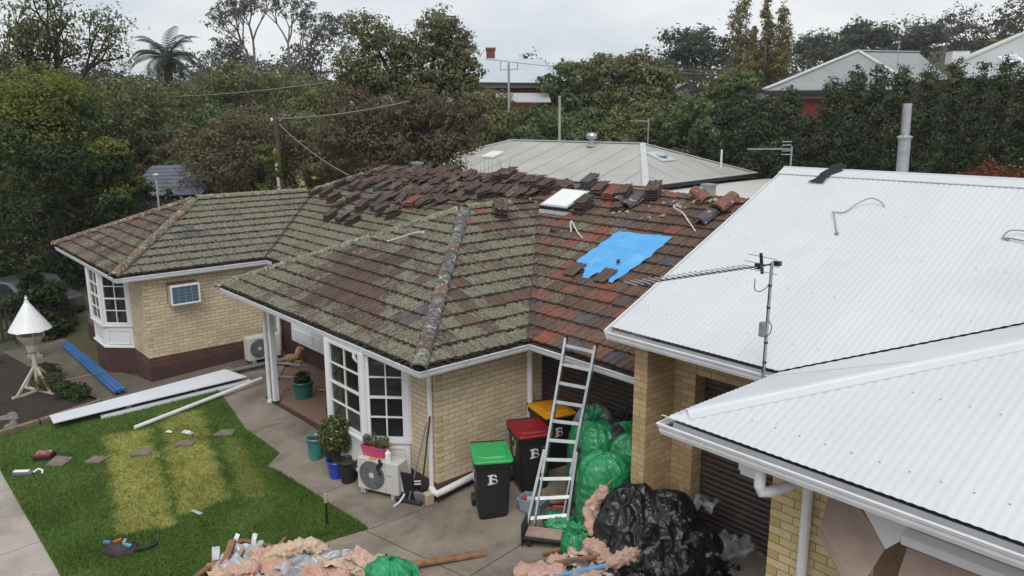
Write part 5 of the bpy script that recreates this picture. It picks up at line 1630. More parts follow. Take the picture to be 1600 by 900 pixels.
# black plastic sheet over a mound
LUMPS = [(3.14,1.00,1.02,.33),(3.56,1.28,.93,.36),(3.84,1.34,.62,.31),(3.40,.92,.74,.33),(2.96,.98,.62,.25),(3.85,1.14,.40,.27),(3.62,1.02,.52,.30),(3.16,.84,.55,.27)]
def heap_h(x, y):
    h = 0
    for cx, cy, hh, r_ in LUMPS:
        d = math.hypot((x-cx), (y-cy))/r_
        if d < 1.75: h = max(h, hh*.95*max(0, 1-(d/1.75)**2.2)**.75)
    return h
b = MB(); NX, NY = 150, 120; vs = []; ok = []
for j in range(NY+1):
    for i in range(NX+1):
        x = 2.30+2.45*i/NX; y = .05+1.74*j/NY
        sx = x+.05*nz(x*3, y*3, 4); sy = y+.05*nz(x*3, y*3, 8)
        h = sum(heap_h(sx+a_, sy+c_) for a_, c_ in ((0,0),(.06,0),(-.06,0),(0,.06),(0,-.06)))/5
        wx = x+.16*nz(x*2.2, y*2.2, 6); wy = y+.16*nz(x*2.2, y*2.2, 16)
        v1 = mnoise.voronoi(Vector((wx*2.3, wy*2.9, .5)))[0]; v2 = mnoise.voronoi(Vector((wx*5.6+3, wy*4.6, 2.5)))[0]
        f = .17*(v1[1]-v1[0]-.3) + .085*(v2[1]-v2[0]-.3) + .05*(ridged(wx*1.4, wy*2.2, 3, 1)-.5) + .02*nz(x*9, y*9, 3)
        e = min(1, h*3)
        z = h + f*e
        ok.append(h > .045 + .03*nz(x*5, y*5, 2) and not (x < 3.2 and y > 1.20) and not (x < 3.53 and y > 1.80))
        vs.append((x, y, ground_z(x, y)+max(.012, z)))
fs = []
for j in range(NY):
    for i in range(NX):
        q4 = (j*(NX+1)+i, j*(NX+1)+i+1, (j+1)*(NX+1)+i+1, (j+1)*(NX+1)+i)
        if all(ok[k] for k in q4): fs.append(q4)
b.add(vs, fs)
o = b.build('black_plastic_sheet', BLACKBAG, smooth=True, fix=False)
bm = bmesh.new(); bm.from_mesh(o.data); bmesh.ops.delete(bm, geom=[v for v in bm.verts if not v.link_faces], context='VERTS'); bm.to_mesh(o.data); bm.free()
tag(o, 'crumpled black plastic sheet heaped over rubbish before the brick pillar', 'plastic sheet')
def rag(name, c, w, h, rz, m, label, cat, seed, amp=.12, tilt=(0,0), n=26, group=None, sm=True, curl=0.0):
    """crumpled piece of film or foil lying about c"""
    R = Matrix.Rotation(rz, 3, 'Z') @ Matrix.Rotation(tilt[0], 3, 'X') @ Matrix.Rotation(tilt[1], 3, 'Y')
    b = MB()
    def fn(u, v):
        x = (u-.5)*w; y = (v-.5)*h
        edge = 1+.12*nz(u*4+seed, v*4)
        z = amp*(ridged(x*3.2+seed, y*3.2, seed, 3)-1.0) + amp*.5*nz(x*8, y*8, seed) + curl*((u-.5)**2*4)
        return R @ Vector((x*edge+amp*.4*nz(x*5, y*5, seed+3), y*edge, z))
    b.grid(fn, n, n)
    o = b.build(name, m, smooth=sm, fix=False); o.location = c
    return tag(o, label, cat, group)
def gp(x, y, w=0): return Vector((x, y, gz_(x, y)+w))
rag('black_plastic_scrap', gp(4.05,.80,.14), .8, .7, .4, BLACKBAG, 'scrap of black plastic trailing from the heap towards the brown roller door', 'plastic scrap', 4.2, .16)
rag('black_plastic_scrap', gp(3.80,.48,.14), .9, .6, 1.2, BLACKBAG, 'torn black plastic spread in front of the big black heap', 'plastic scrap', 6.1, .14)
rag('black_plastic_scrap', gp(4.40,1.25,.08), .55, .5, 2.0, BLACKBAG, 'small black plastic scrap lying apart on the concrete near the door', 'plastic scrap', 7.7, .10)
rag('clear_film', gp(4.28,1.62,.22), .8, .5, .9, CLEAR, 'crumpled clear plastic film against the brown roller door', 'plastic film', 1.9, .16)
rag('clear_film', gp(3.72,1.65,.62), .55, .4, .4, CLEAR, 'clear plastic film caught on top of the heap by the brick jamb', 'plastic film', 3.9, .16)

# pink insulation
INSUL = bpy.data.materials.new('pink_insulation')
_nt, _b = nodes(INSUL); _v = pos_(_nt, True)
_c = mixc(_nt, step_(_nt, noise_(_nt, _v, 6, 7, .65), .3, .72), (.60,.35,.28), (.66,.48,.39))
_c = mixc(_nt, math_(_nt, 'MULTIPLY', step_(_nt, noise_(_nt, _v, 17, 5, .7), .55, .72), .5), _c, (.36,.22,.16))
_nt.links.new(_c, _b.inputs['Base Color']); _b.inputs['Roughness'].default_value = 1.0; _b.inputs['Specular IOR Level'].default_value = .1
bump_(_nt, _b, noise_(_nt, _v, 28, 8, .75), 1.0, .03)
def tear(c, w, h, rz, label, seed, m=INSUL, group='torn pink insulation in the heap', amp=.12, tilt=(0,0)):
    return rag('insulation_batt', c, w, h, rz, m, label, 'insulation', seed, amp, tilt, 34, group)
INSUL2 = INSUL.copy(); INSUL2.name = 'cream_insulation'
for nd in INSUL2.node_tree.nodes:
    if nd.type == 'MIX' and not nd.inputs['A'].is_linked:
        nd.inputs['A'].default_value = (.64,.47,.33,1); nd.inputs['B'].default_value = (.70,.56,.43,1); break
def batt(pts, w, h, label, seed, m=INSUL, n=44, group='torn pink insulation in the heap'):
    """torn strip of insulation following pts"""
    P = smooth_pts([Vector(p_) for p_ in pts], 20); b = MB(); k = 34; vs = []; c0 = sum(P, Vector())/len(P)
    w0, h0 = w, h
    for i, p in enumerate(P):
        w = w0*(1+.45*nz(i*.21, seed, 1)); h = h0*(1+.35*nz(i*.33, seed, 5))
        t = (P[min(i+1,len(P)-1)]-P[max(i-1,0)]).normalized(); s = t.cross(Vector((0,0,1))).normalized(); up = s.cross(t)
        e = min(1, .35+min(i, len(P)-1-i)/6.0)
        for j in range(k):
            a = 2*PI*j/k
            sx = math.copysign(abs(math.cos(a))**.6, math.cos(a)); sz = math.copysign(abs(math.sin(a))**.6, math.sin(a))
            q_ = p + (s*sx*w + up*sz*h)*e
            d = 1+.38*nz(q_.x*6+seed, q_.y*6, q_.z*6)+.34*(ridged(q_.x*11, q_.y*11+seed, q_.z*16, 3)-.9)*.6+.36*nz(q_.x*30, q_.y*30+seed, q_.z*40)
            vs.append(p + (s*sx*w + up*sz*h*.8)*e*d - c0)
    fs = [(i*k+j, i*k+(j+1)%k, (i+1)*k+(j+1)%k, (i+1)*k+j) for i in range(len(P)-1) for j in range(k)]
    fs += [tuple(range(k-1,-1,-1)), tuple((len(P)-1)*k+j for j in range(k))]
    b.add(vs, fs); o = b.build('insulation_batt', m, smooth=True); o.location = c0
    return tag(o, label, 'insulation', group)
def g3(x, y, w): return (x, y, gz_(x, y)+w)
batt([(2.80,.88,.72),(2.68,.70,.38),(2.86,.56,.10)], .085, .08, 'pink insulation strip sliding down the near edge of the black sheet', 1)
batt([g3(2.86,.52,.22),g3(3.08,.44,.26),g3(3.30,.44,.18)], .15, .10, 'pink insulation lump tucked under the hem of the black sheet', 2)
batt([g3(3.30,.34,.12),g3(3.50,.52,.34),g3(3.58,.66,.36)], .12, .09, 'upright tuft of pink insulation against the black sheet', 3)
batt([g3(2.42,-.50,.07),g3(2.66,-.30,.11),g3(2.95,-.05,.12)], .15, .08, 'flat pink insulation piece on the concrete at the end of the rubbish', 4)
batt([g3(2.52,.02,.06),g3(2.78,.20,.09)], .11, .06, 'small pink insulation scrap by the slumped green bag', 5)
batt([g3(3.05,-.12,.10),g3(3.3,.10,.13),g3(3.55,.22,.10)], .15, .08, 'dusty pink insulation beside the blue trim lengths', 6)
batt([g3(2.62,.80,.38),g3(2.72,.86,.60)], .06, .06, 'torn pink tuft under the pale splintered board', 7)
batt([g3(3.6,.30,.08),g3(3.85,.50,.10)], .10, .06, 'small pink insulation scrap among the black plastic in front of the heap', 8)
tear(gp(2.95,.36,.16), .50, .26, .5, 'torn flap of pink insulation over the slumped green bag', 2.3)
tear(gp(3.28,.22,.14), .46, .30, 1.2, 'torn pink insulation flap beside the blue trim ends', 5.9)
tear(gp(2.72,-.18,.10), .52, .28, .9, 'torn pink insulation flap on the flat piece by the battens', 8.8, amp=.09)
tear(Vector((2.74,.72,.42)), .34, .22, 1.9, 'torn pink insulation hanging along the black sheet edge', 11.1, tilt=(.9,.2))
for k, (x, y, w, h, r_, lb) in enumerate(((2.95,.22,.30,.22,.5,'grey foil scrap between the slumped green bag and the black sheet'), (3.35,-.05,.36,.22,1.3,'grey foil scrap over the blue trim lengths'), (3.62,.12,.28,.2,.2,'crumpled foil scrap at the near edge of the rubbish'))):
    rag('foil_scrap', gp(x, y, .16), w, h, r_, mat('grey_foil_%s' % ordn[k], (.42,.44,.47), (.33,.35,.38), 7, .35, .25), lb, 'foil', 3.7*k+2, .09, (.4,.2), 14)
# timber, trims and boards of the heap
def plank(name, a, c, w, h, m, label, cat, up=(0,0,1), group=None, bv=.003):
    a = Vector(a); c = Vector(c); mid = (a+c)/2
    b = MB(); b.bar(a-mid, c-mid, w, h, up); o = b.build(name, m, bevel=bv); o.location = mid
    return tag(o, label, cat, group)
BLUE = mat('blue_painted_trim', (.10,.30,.52), (.14,.36,.58), 6, .5, dirt=(.06,.17,.30), dlo=.55, dhi=.75)
plank('blue_trim', g3(2.85,-.38,.12), g3(3.46,.42,.24), .055, .03, BLUE, 'pale blue trim length, uppermost of the bundle on the insulation', 'trim', group='blue trim lengths')
plank('blue_trim', g3(2.80,-.30,.08), g3(3.38,.36,.18), .055, .03, BLUE, 'pale blue trim length under the uppermost one', 'trim', group='blue trim lengths')
plank('blue_trim', g3(2.98,-.46,.10), g3(3.62,.30,.16), .07, .03, BLUE, 'wide pale blue trim length nearest the white boards', 'trim', group='blue trim lengths')
plank('timber_batten', g3(2.72,-.05,.14), g3(3.22,.34,.28), .06, .04, TIMBER, 'brown timber batten across the small slumped green bag', 'batten')
plank('timber_batten', g3(2.35,.10,.04), g3(2.66,.55,.10), .05, .04, TIMBER, 'brown batten on the concrete by the trolley', 'batten')
plank('timber_plank', g3(.98,-1.92,.10), g3(1.72,-.42,.03), .12, .04, TIMBER, 'long brown plank running from the trailer out over the concrete', 'plank')
plank('pale_board', g3(2.50,.76,.52), g3(2.80,.98,.92), .10, .02, PALE_TIMBER, 'pale splintered board sticking up along the black sheet edge', 'board')
plank('pale_board', g3(2.36,.82,.10), g3(2.44,.92,.66), .05, .02, mat('whitewashed_board', (.5,.5,.46), (.4,.4,.37), 6, .7), 'thin white board leaning on the tall green bag', 'board')
tr = thing('hand_trolley', 'black flat trolley on castors carrying a cardboard strip', 'trolley', gp(2.14,.33), rad(35))
b = MB(); b.box((-.30,-.16,.10), (.55,.16,.14)); b.build('deck', BLACKP, tr, bevel=.01)
b = MB(); b.box((-.31,-.165,.0), (-.28,.165,.34)); b.build('end_board', BLACKP, tr, bevel=.01)
b = MB(); b.box((-.26,-.12,.142), (.60,.13,.165)); b.build('cardboard', mat('pink_cardboard', (.30,.19,.16), (.42,.33,.27), 2, .85), tr)
for sx in (-.2,.45):
    for sy in (-.12,.12):
        b = MB(); b.tube([(sx,sy-.015,.045),(sx,sy+.015,.045)], .045, 12); w_ = b.build('castor', BLACKP, tr)
# crate of odds and ends behind the ladder
cr = thing('storage_tub', 'clear plastic tub of odds and ends on the concrete behind the ladder', 'tub', gp(1.38,.80), rad(20))
TUB = mat('milky_plastic', (.30,.36,.42), (.22,.28,.36), 6, .35)
b = MB(); loft(b, [rrect(.17,.12,.03,0), rrect(.20,.145,.03,.19), rrect(.21,.155,.03,.19), rrect(.21,.155,.03,.20), rrect(.19,.135,.03,.20), rrect(.16,.11,.03,.03)], True, True); b.build('tub', TUB, cr)
ITEMS = [(.55,.05,.08),(.10,.25,.55),(.6,.6,.6),(.5,.22,.3),(.12,.12,.14),(.55,.42,.2)]
for k, c_ in enumerate(ITEMS):
    b = MB(); b.obox((-.11+.045*k, .05*math.sin(k*2.2), .16+.02*(k%3)), (.035,.05,.03), RZ(k)); 
    b.build('item', mat('item_colour', c_, mul(c_, .8), 8, .5), cr, bevel=.006)
plank('drink_bottle', g3(1.62,.98,.05), g3(1.78,1.10,.05), .07, .07, mat('pink_plastic', (.55,.06,.14), (.45,.05,.1), 5, .35), 'pink plastic bottle lying behind the ladder near the tub', 'bottle', bv=.03)
plank('rag_bundle', g3(1.50,1.02,.12), g3(1.72,1.2,.14), .16, .12, mat('tan_rag', (.33,.22,.15), (.20,.12,.08), 12, .95, bump=.6, bscale=20), 'tan rag bundle behind the clear tub', 'rag', bv=.04)
# small things near the frame edge by the roller door
plank('spray_can', g3(4.50,1.02,.04), g3(4.62,1.18,.04), .065, .065, mat('blue_can', (.02,.10,.45), (.4,.4,.45), 12, .3), 'blue and silver can lying on the concrete before the roller door', 'can', bv=.02)

# ------------------------------------------------------------------ trailer of rip-out at the bottom of the yard
d1 = Vector((.51,-.86,0)).normalized(); d2 = Vector((.86,.51,0)).normalized()
TC = Vector((-.42,-3.04,0)); tz = -.62; rim = -.04
BOXW = mat('brown_trailer_paint', (.125,.055,.035), (.09,.038,.026), 6, .65, bump=.15, dirt=(.20,.12,.08), dlo=.55, dhi=.8)
tl_ = thing('box_trailer', 'brown wooden-sided trailer heaped with pink insulation, foil and timber offcuts', 'trailer', (TC.x, TC.y, tz))
def T_(a, c, z): return d1*a + d2*c + Vector((0,0,z-tz))
def side_(a0, c0, a1, c1, th=.035, z0=-.40):
    b = MB(); b.bar(T_(a0,c0,(z0+rim)/2), T_(a1,c1,(z0+rim)/2), th, rim-z0); return b
side_(0,0,1.9,0).build('side_board', BOXW, tl_, bevel=.004); side_(0,.02,0,2.6).build('side_board', BOXW, tl_, bevel=.004)
side_(0,2.6,1.9,2.6).build('side_board', BOXW, tl_, bevel=.004); side_(1.9,.02,1.9,2.58).build('side_board', BOXW, tl_, bevel=.004)
b = MB(); b.bar(T_(-.02,-.005,rim+.02), T_(1.9,-.005,rim+.02), .07, .045); b.bar(T_(0,.03,rim+.021), T_(0,2.6,rim+.021), .07, .045); b.build('top_rail', TIMBER, tl_, bevel=.006)
b = MB(); b.bar(T_(.95,.02,-.40), T_(.95,2.58,-.40), 1.85, .04); b.build('floor_board', BOXW, tl_)
for c_ in (.4, 2.2):
    b = MB(); b.tube([T_(.95,c_-.08,-.50),T_(.95,c_+.08,-.50)], .14, 18); w_ = b.build('wheel', BLACKP, tl_)
b = MB()
def fill(u, v):
    a = .05+u*1.8; c = .05+v*2.5
    z = rim-.12 + .16*math.sin(PI*min(1, v*1.1))*(.4+.8*u) + .10*nz(a*3, c*3, 2) + .06*nz(a*8, c*8, 6)
    return T_(a, c, z)
b.grid(fill, 40, 50)
fo = b.build('load', mat('rip_out_fill', (.30,.22,.18), (.10,.08,.07), 9, .95, dirt=(.40,.38,.38), dscale=6), tl_, smooth=True)
def tp(a, c, z): return Vector((TC.x, TC.y, 0)) + d1*a + d2*c + Vector((0,0,z))
FOIL = mat('grey_foil_sheet', (.42,.44,.47), (.33,.35,.38), 7, .35, .25, dirt=(.55,.55,.56), dlo=.55, dhi=.7)
WSHEET = mat('white_offcut', (.66,.67,.69), (.58,.59,.61), 4, .5)
IG = 'insulation heaped in the trailer'
batt([tp(.62,.55,.05),tp(.45,.75,.13),tp(.24,1.0,.20),tp(.10,1.22,.19),tp(.10,1.42,.06)], .105, .085, 'long curved roll of cream insulation arching over the trailer load', 11, INSUL2, group=IG)
batt([tp(.95,.25,.05),tp(.8,.5,.12),tp(.72,.8,.10)], .14, .09, 'pink insulation lump near the trailer corner under the timber offcuts', 12, group=IG)
batt([tp(.18,.35,.0),tp(.26,.55,.02)], .10, .07, 'small pink insulation scrap in the trailer corner', 13, group=IG)
batt([tp(.45,1.6,.06),tp(.30,1.85,.13),tp(.22,2.15,.10)], .16, .09, 'layered cream insulation stacked towards the green bag', 14, INSUL2, group=IG)
batt([tp(.7,1.3,.08),tp(.6,1.7,.14),tp(.5,2.0,.12)], .17, .09, 'pink insulation folded in the middle of the trailer load', 15, group=IG)
batt([tp(1.0,.9,.08),tp(1.0,1.4,.15),tp(.95,1.9,.12)], .2, .10, 'thick pink insulation along the near side of the trailer load', 16, group=IG)
for k, (a, c, z, w, h, r, lb) in enumerate(((.55,.85,.16,.55,.30,.3,'torn pink insulation flap between the long roll and the timber offcuts'),(.35,1.75,.20,.60,.34,.9,'torn cream insulation flap over the layered stack in the trailer'),(.75,1.75,.20,.60,.36,.2,'torn pink insulation flap at the near side of the trailer load'),(.95,.55,.14,.50,.32,1.3,'torn pink insulation flap along the trailer side board'),(.20,2.05,.20,.44,.30,.5,'torn pink insulation flap next to the green knotted bag'))):
    tear(tp(a, c, z), w, h, r, lb, 1.7*k+.6, INSUL2 if k % 2 else INSUL, IG, .11, (.15,.1))
for k, (a, c, z, w, h, r, tx, ty, lb) in enumerate(((.40,1.15,.10,.55,.35,.5,.4,.2,'grey foil sheet bent over the middle of the trailer load'), (.30,.32,.05,.40,.28,1.1,.5,-.3,'grey foil scrap in the trailer corner'), (.85,.62,.10,.50,.32,.2,.3,.4,'grey foil scrap between timbers and pink insulation'), (.22,1.62,.10,.40,.28,.9,.9,.2,'crumpled grey foil standing at the far trailer side'), (.60,.22,.02,.4,.3,.4,.2,.2,'grey foil lining peeking by the trailer side board'), (.75,1.5,.22,.5,.3,1.4,.2,.1,'grey foil strip over the pink insulation'))):
    rag('foil_sheet', tp(a, c, z), w, h, r, FOIL, lb, 'foil sheet', 3.3*k+1, .09, (tx, ty), 18)
for k, (a, c, z, w, h, r, tx, ty, lb) in enumerate(((.14,.30,.08,.07,.26,.6,1.2,.2,'white offcut strip upright in the trailer corner'), (.52,-.02,.06,.10,.22,.9,1.35,.1,'white offcut standing against the trailer side board'), (.26,.06,.08,.06,.30,.3,.9,.4,'white offcut curling over the trailer rail'), (.10,1.85,.10,.10,.45,1.9,.4,.3,'long white offcut along the far trailer side'))):
    rag('white_offcut', tp(a, c, z), w, h, r, WSHEET, lb, 'offcut', 2.1*k+4, .03, (tx, ty), 8)
plank('timber_offcut', tp(.92,.30,-.06), tp(.26,.06,.14), .09, .05, TIMBER, 'broad timber offcut leaning over the trailer corner', 'timber')
plank('timber_offcut', tp(.92,.38,-.02), tp(.32,.26,.08), .06, .045, PALE_TIMBER, 'paler timber offcut beside the broad one', 'timber')
plank('timber_offcut', tp(.70,-.03,.0), tp(.62,.40,.03), .07, .05, TIMBER, 'short timber offcut lying across the trailer side', 'timber')
plank('timber_offcut', tp(.20,.62,.02), tp(.0,.72,.16), .05, .03, TIMBER, 'thin timber offcut poking out over the far trailer side', 'timber')
plank('timber_offcut', tp(.30,1.38,.04), tp(.06,1.62,.14), .05, .04, PALE_TIMBER, 'thin timber offcut by the standing foil', 'timber')
def knot(u, v):
    a = 2*PI*u
    r = .34*math.sin(PI*min(1, .12+v*.86))**.8*(1+.22*nz(math.cos(a)*2.5, math.sin(a)*2.5, v*3)+.10*ridged(math.cos(a)*3, math.sin(a)*3, v*4, 3)-.1)
    return (r*math.cos(a)*1.15, r*math.sin(a)*.9, .46*v**.85+.05*nz(math.cos(a)*3, math.sin(a)*3, v*5))
b = MB(); b.grid(knot, 60, 30); o = b.build('rubbish_bag', GREENBAG2, smooth=True, fix=False); o.location = tp(.36,2.50,-.08)
tag(o, 'bright green knotted bag on the end of the trailer load', 'bag')
# ------------------------------------------------------------------ yard: by the bay window and verandah
TEAL = mat('teal_glazed_pot', (.03,.17,.145), (.045,.22,.19), 5, .3, coat=.3)
DTEAL = mat('dark_green_pot', (.012,.10,.07), (.02,.135,.095), 5, .35, coat=.3)
BLUEP = mat('cobalt_glazed_pot', (.012,.035,.33), (.02,.05,.42), 4, .2, coat=.5)
POTSOIL = mat('potting_soil', (.03,.022,.016), (.05,.038,.026), 30, 1)
def leaves(name, parent, blobs, n, size, m, seed=1, flat=.3, up=.5):
    """leaf quads scattered in the ellipsoid blobs [(centre, radii)], local to parent"""
    r = np.random.default_rng(seed); Vs, Ts = [], []
    tot = sum(b_[1][0]*b_[1][1]*b_[1][2] for b_ in blobs)
    for c, rd in blobs:
        k = max(6, int(n*(rd[0]*rd[1]*rd[2])/tot))
        d = r.normal(size=(k,3)); d /= np.linalg.norm(d, axis=1)[:,None]
        p = d*(r.uniform(.15,1,(k,1))**.5)*np.array(rd) + np.array(c)
        Vs.append(leaf_quads(p, d, size, r, up)); Ts.append(np.repeat(np.clip(r.normal(.5,.22,k),0,1), 4))
    V = np.concatenate(Vs); T = np.concatenate(Ts)
    o = link(name, mesh_np(name, V, np.arange(len(V)).reshape(-1,4), m, {'tint': T}), parent)
    return o
def leaf_quads(p, d, size, r, up=.5, asp=.5):
    k = len(p)
    nrm = d*.95 + r.normal(size=(k,3))*.32 + np.array([0,0,up])
    nrm /= np.linalg.norm(nrm, axis=1)[:,None]
    t = r.normal(size=(k,3)); t -= nrm*(t*nrm).sum(1)[:,None]; t /= np.linalg.norm(t, axis=1)[:,None]
    s = np.cross(nrm, t)
    L_ = size*r.uniform(.6,1.4,(k,1)); Wd = L_*asp
    return np.stack([p-t*L_*.5, p+s*Wd*.5+nrm*L_*.06, p+t*L_*.5, p-s*Wd*.5+nrm*L_*.06], 1).reshape(-1,3)
LG1 = leaf_mat('shrub_leaf', [(0,(.05,.06,.02)), (.4,(.09,.12,.035)), (.75,(.15,.17,.05)), (1,(.30,.28,.14))])
LG2 = leaf_mat('grey_green_leaf', [(0,(.05,.06,.045)), (.5,(.12,.14,.085)), (1,(.22,.23,.15))])
LG3 = leaf_mat('dark_leaf', [(0,(.018,.022,.014)), (.6,(.04,.045,.026)), (1,(.08,.07,.035))])
PALEFL = leaf_mat('cream_flower', [(0,(.35,.33,.24)), (1,(.60,.57,.46))])
BARK = mat('bark', (.10,.075,.055), (.06,.045,.034), 9, .95, bump=.6, bscale=25, bdist=.02)
def pot(name, x, y, r, h, m, label, rim=.03, taper=.72, z=None):
    t = thing(name, label, 'plant pot', (x, y, gz_(x, y) if z is None else z))
    b = MB(); b.lathe((0,0,0), [(r*taper,0),(r*.93,h*.75),(r*.95,h-.05),(r*1.04,h-.045),(r*1.05,h),(r*.92,h),(r*.88,h-.05)], 28, cap=False)
    b.add([(r*taper*math.cos(2*PI*k/28), r*taper*math.sin(2*PI*k/28), .002) for k in range(28)], [tuple(range(27,-1,-1))])
    b.build('pot', m, t, smooth=True)
    b = MB(); b.lathe((0,0,h-.06), [(.01,.015),(r*.89,0)], 20); b.build('soil', POTSOIL, t)
    return t
t = pot('potted_plant', -5.98, .62, .235, .42, DTEAL, 'dark green pot with a low brown plant beside the verandah post')
leaves('foliage', t, [((0,0,.50),(.19,.19,.14))], 380, .07, LG3, 2)
t = pot('empty_pot', -2.98, -.62, .165, .42, TEAL, 'empty teal pot standing outermost by the bay window')
t = pot('empty_pot', -2.93, -.20, .15, .36, TEAL, 'teal pot with white bloom behind the leafy shrub, against the bay')
b = MB(); b.lathe((0,0,.30), [(.02,0),(.035,.12),(.05,.16),(.03,.22),(.012,.26)], 10); b.build('gnome', mat('pale_gnome', (.58,.56,.52), (.45,.42,.38), 12, .7), t)
t = pot('potted_shrub', -2.02, -.72, .165, .32, BLUEP, 'leafy flowering shrub in a cobalt blue pot by the bay window')
leaves('foliage', t, [((0,0,.80),(.33,.31,.33)), ((.12,-.05,.98),(.24,.24,.22)), ((-.14,.0,.72),(.25,.25,.22)), ((.02,.15,.62),(.25,.22,.20))], 3400, .060, LG1, 3)
leaves('flowers', t, [((.14,-.08,.92),(.26,.25,.24))], 70, .055, PALEFL, 5)
b = MB()
for k in range(9):
    a_ = k*.7; b.tube([(.02*math.cos(a_),.02*math.sin(a_),.26),(.07*math.cos(a_),.07*math.sin(a_),.5),(.22*math.cos(a_*1.3),.22*math.sin(a_*1.3),.85)], [.012,.009,.004], 5)
b.build('stem', BARK, t)
pot('empty_pot', -1.72, -.66, .165, .40, BLACKP, 'black plastic pot between the blue pot and the air conditioner')
pot('empty_pot', -2.35, -.58, .17, .44, BLACKP, 'black plastic pot behind the cobalt blue pot')
ct = thing('climbing_plant', 'thin climbing plant on a small white stake beside the bay window end', 'plant', gp(-3.12,-.12))
b = MB(); b.box((-.02,-.01,0), (.02,.01,1.0)); b.build('stake', WHITE, ct)
leaves('foliage', ct, [((0,-.05,.62),(.12,.10,.30)), ((.05,-.08,.35),(.12,.12,.2))], 260, .06, LG1, 6)
# outdoor air conditioner at the bay window
CASE = mat('ac_white_case', (.56,.55,.51), (.50,.49,.45), 3, .45, dirt=(.40,.38,.33), dlo=.58, dhi=.8)
FANG = mat('fan_guard_grey', (.26,.265,.265), (.20,.205,.205), 9, .5)
def aircon(x, y, rz, label, w=.80, d=.29, h=.55, z=None, plain=False):
    """front looks to local -y"""
    t = thing('outdoor_air_conditioner', label, 'air conditioner', (x, y, gz_(x, y) if z is None else z), rz)
    b = MB(); b.box((-w/2,-d/2,.075), (w/2,d/2,.075+h)); b.build('case', CASE, t, bevel=.014)
    for s_ in (-.3,.3):
        b = MB(); b.obox((s_,0,.037), (.045,d/2+.01,.037)); b.build('foot', mat('foot_block', (.5,.5,.49), (.1,.1,.1), 26, .6), t)
    cx = -w/2+.29; cz = .075+h/2
    b = MB(); b.tube([(cx,-d/2-.004,cz),(cx,-d/2-.006,cz)], .245, 40); b.build('fan_opening', mat('fan_dark', (.10,.105,.105), (.07,.07,.07), 9, .6), t)
    b = MB()
    for k in range(9):
        r = .045+.0245*k
        pts_ = [(cx+r*math.cos(a), -d/2-.012, cz+r*math.sin(a)) for a in np.linspace(0, 2*PI, 33)]
        b.tube(pts_, .0032, 4, cap=False)
    for k in range(24):
        a = 2*PI*k/24
        b.tube([(cx+.04*math.cos(a),-d/2-.013,cz+.04*math.sin(a)),(cx+.245*math.cos(a+.35),-d/2-.013,cz+.245*math.sin(a+.35))], .0028, 4)
    b.build('fan_guard', FANG, t)
    b = MB(); b.tube([(cx,-d/2-.010,cz),(cx,-d/2-.020,cz)], .048, 20); b.build('fan_cap', CASE, t)
    b = MB(); b.box((cx+.262,-d/2-.003,.08), (cx+.266,-d/2,.075+h-.005)); b.build('panel_seam', FANG, t)
    return t
ac = aircon(-.915, -.46, rad(23.6), 'white outdoor air conditioner with round fan under the bay window, pink trough on top')
b = MB()
for k in range(7): b.obox((.19+.0135*k,-.1465,.40), (.0045,.001,.009))
b.build('maker_mark', FANG, ac)
b = MB(); b.box((.40,-.10,.13), (.475,.13,.40)); b.build('service_cover', CASE, ac, bevel=.03)
b = MB(); b.tube(smooth_pts([Vector((.46,-.02,.20)),Vector((.50,-.12,.14)),Vector((.47,-.24,.04)),Vector((.44,-.36,.02))]), .016, 8); b.build('drain_hose', PVC, ac)
b = MB(); b.tube([(.47,.05,.22),(.62,.18,.20)], .018, 8); b.tube([(.47,.05,.27),(.62,.18,.25)], .014, 8); b.build('pipe', PVC, ac)
aircon(-9.50, 1.22, PI/2, 'outdoor air conditioner against the brick end wall behind the verandah post', w=.86, d=.30, h=.60)
zt = gz_(-.915,-.46)+.075+.55
PINK = mat('pink_trough', (.52,.085,.17), (.44,.07,.14), 4, .45)
tq = thing('planter_trough', 'pink planter trough of straggly herbs on top of the air conditioner', 'planter', (-1.05,-.50,zt), rad(23.6))
b = MB(); loft(b, [rrect(.20,.075,.02,0), rrect(.235,.095,.02,.165), rrect(.245,.10,.02,.165), rrect(.245,.10,.02,.18), rrect(.225,.085,.02,.18), rrect(.20,.07,.02,.10)]); b.build('trough', PINK, tq)
leaves('herbs', tq, [((-.15,0,.26),(.10,.08,.10)), ((.0,.0,.28),(.08,.07,.13))], 260, .045, LG2, 8)
leaves('succulent', tq, [((.17,.0,.27),(.10,.09,.11))], 260, .05, leaf_mat('succulent_leaf', [(0,(.09,.13,.05)), (1,(.22,.26,.10))]), 9)
b = MB()
for k in range(7): b.tube([(-.16+.05*k,.01,.15),(-.17+.055*k,.02*math.sin(k),.32+.10*(k%3)/2)], [.006,.003], 5)
b.build('stem', BARK, tq)
q_ = Matrix.Rotation(rad(23.6), 3, 'Z')
def on_ac(x, y): 
    v = q_ @ Vector((x, y, 0)); return (-.915+v.x, -.46+v.y, zt)
o = MB().lathe((0,0,0), [(.045,0),(.05,.02),(.05,.13),(.02,.16),(.02,.18)], 14).build('milk_bottle', WHITE, smooth=False); o.location = on_ac(.155,-.05); tag(o, 'white plastic bottle on the air conditioner beside the pink trough', 'bottle')
b = MB(); b.obox((0,0,.012), (.06,.03,.012)); o = b.build('orange_packet', mat('orange_packet', (.62,.20,.02), (.55,.35,.04), 9, .5), bevel=.006); o.location = on_ac(-.10,-.118); o.rotation_euler = (0,0,rad(23.6)); tag(o, 'small orange and yellow packet at the edge of the air conditioner top', 'packet')
b = MB()
for k in range(7):
    s0 = k/6
    b.obox((.03*math.sin(k*1.3), -.012-.004*k%.01, .02-.038*k), (.026+.012*math.sin(k), .010, .024))
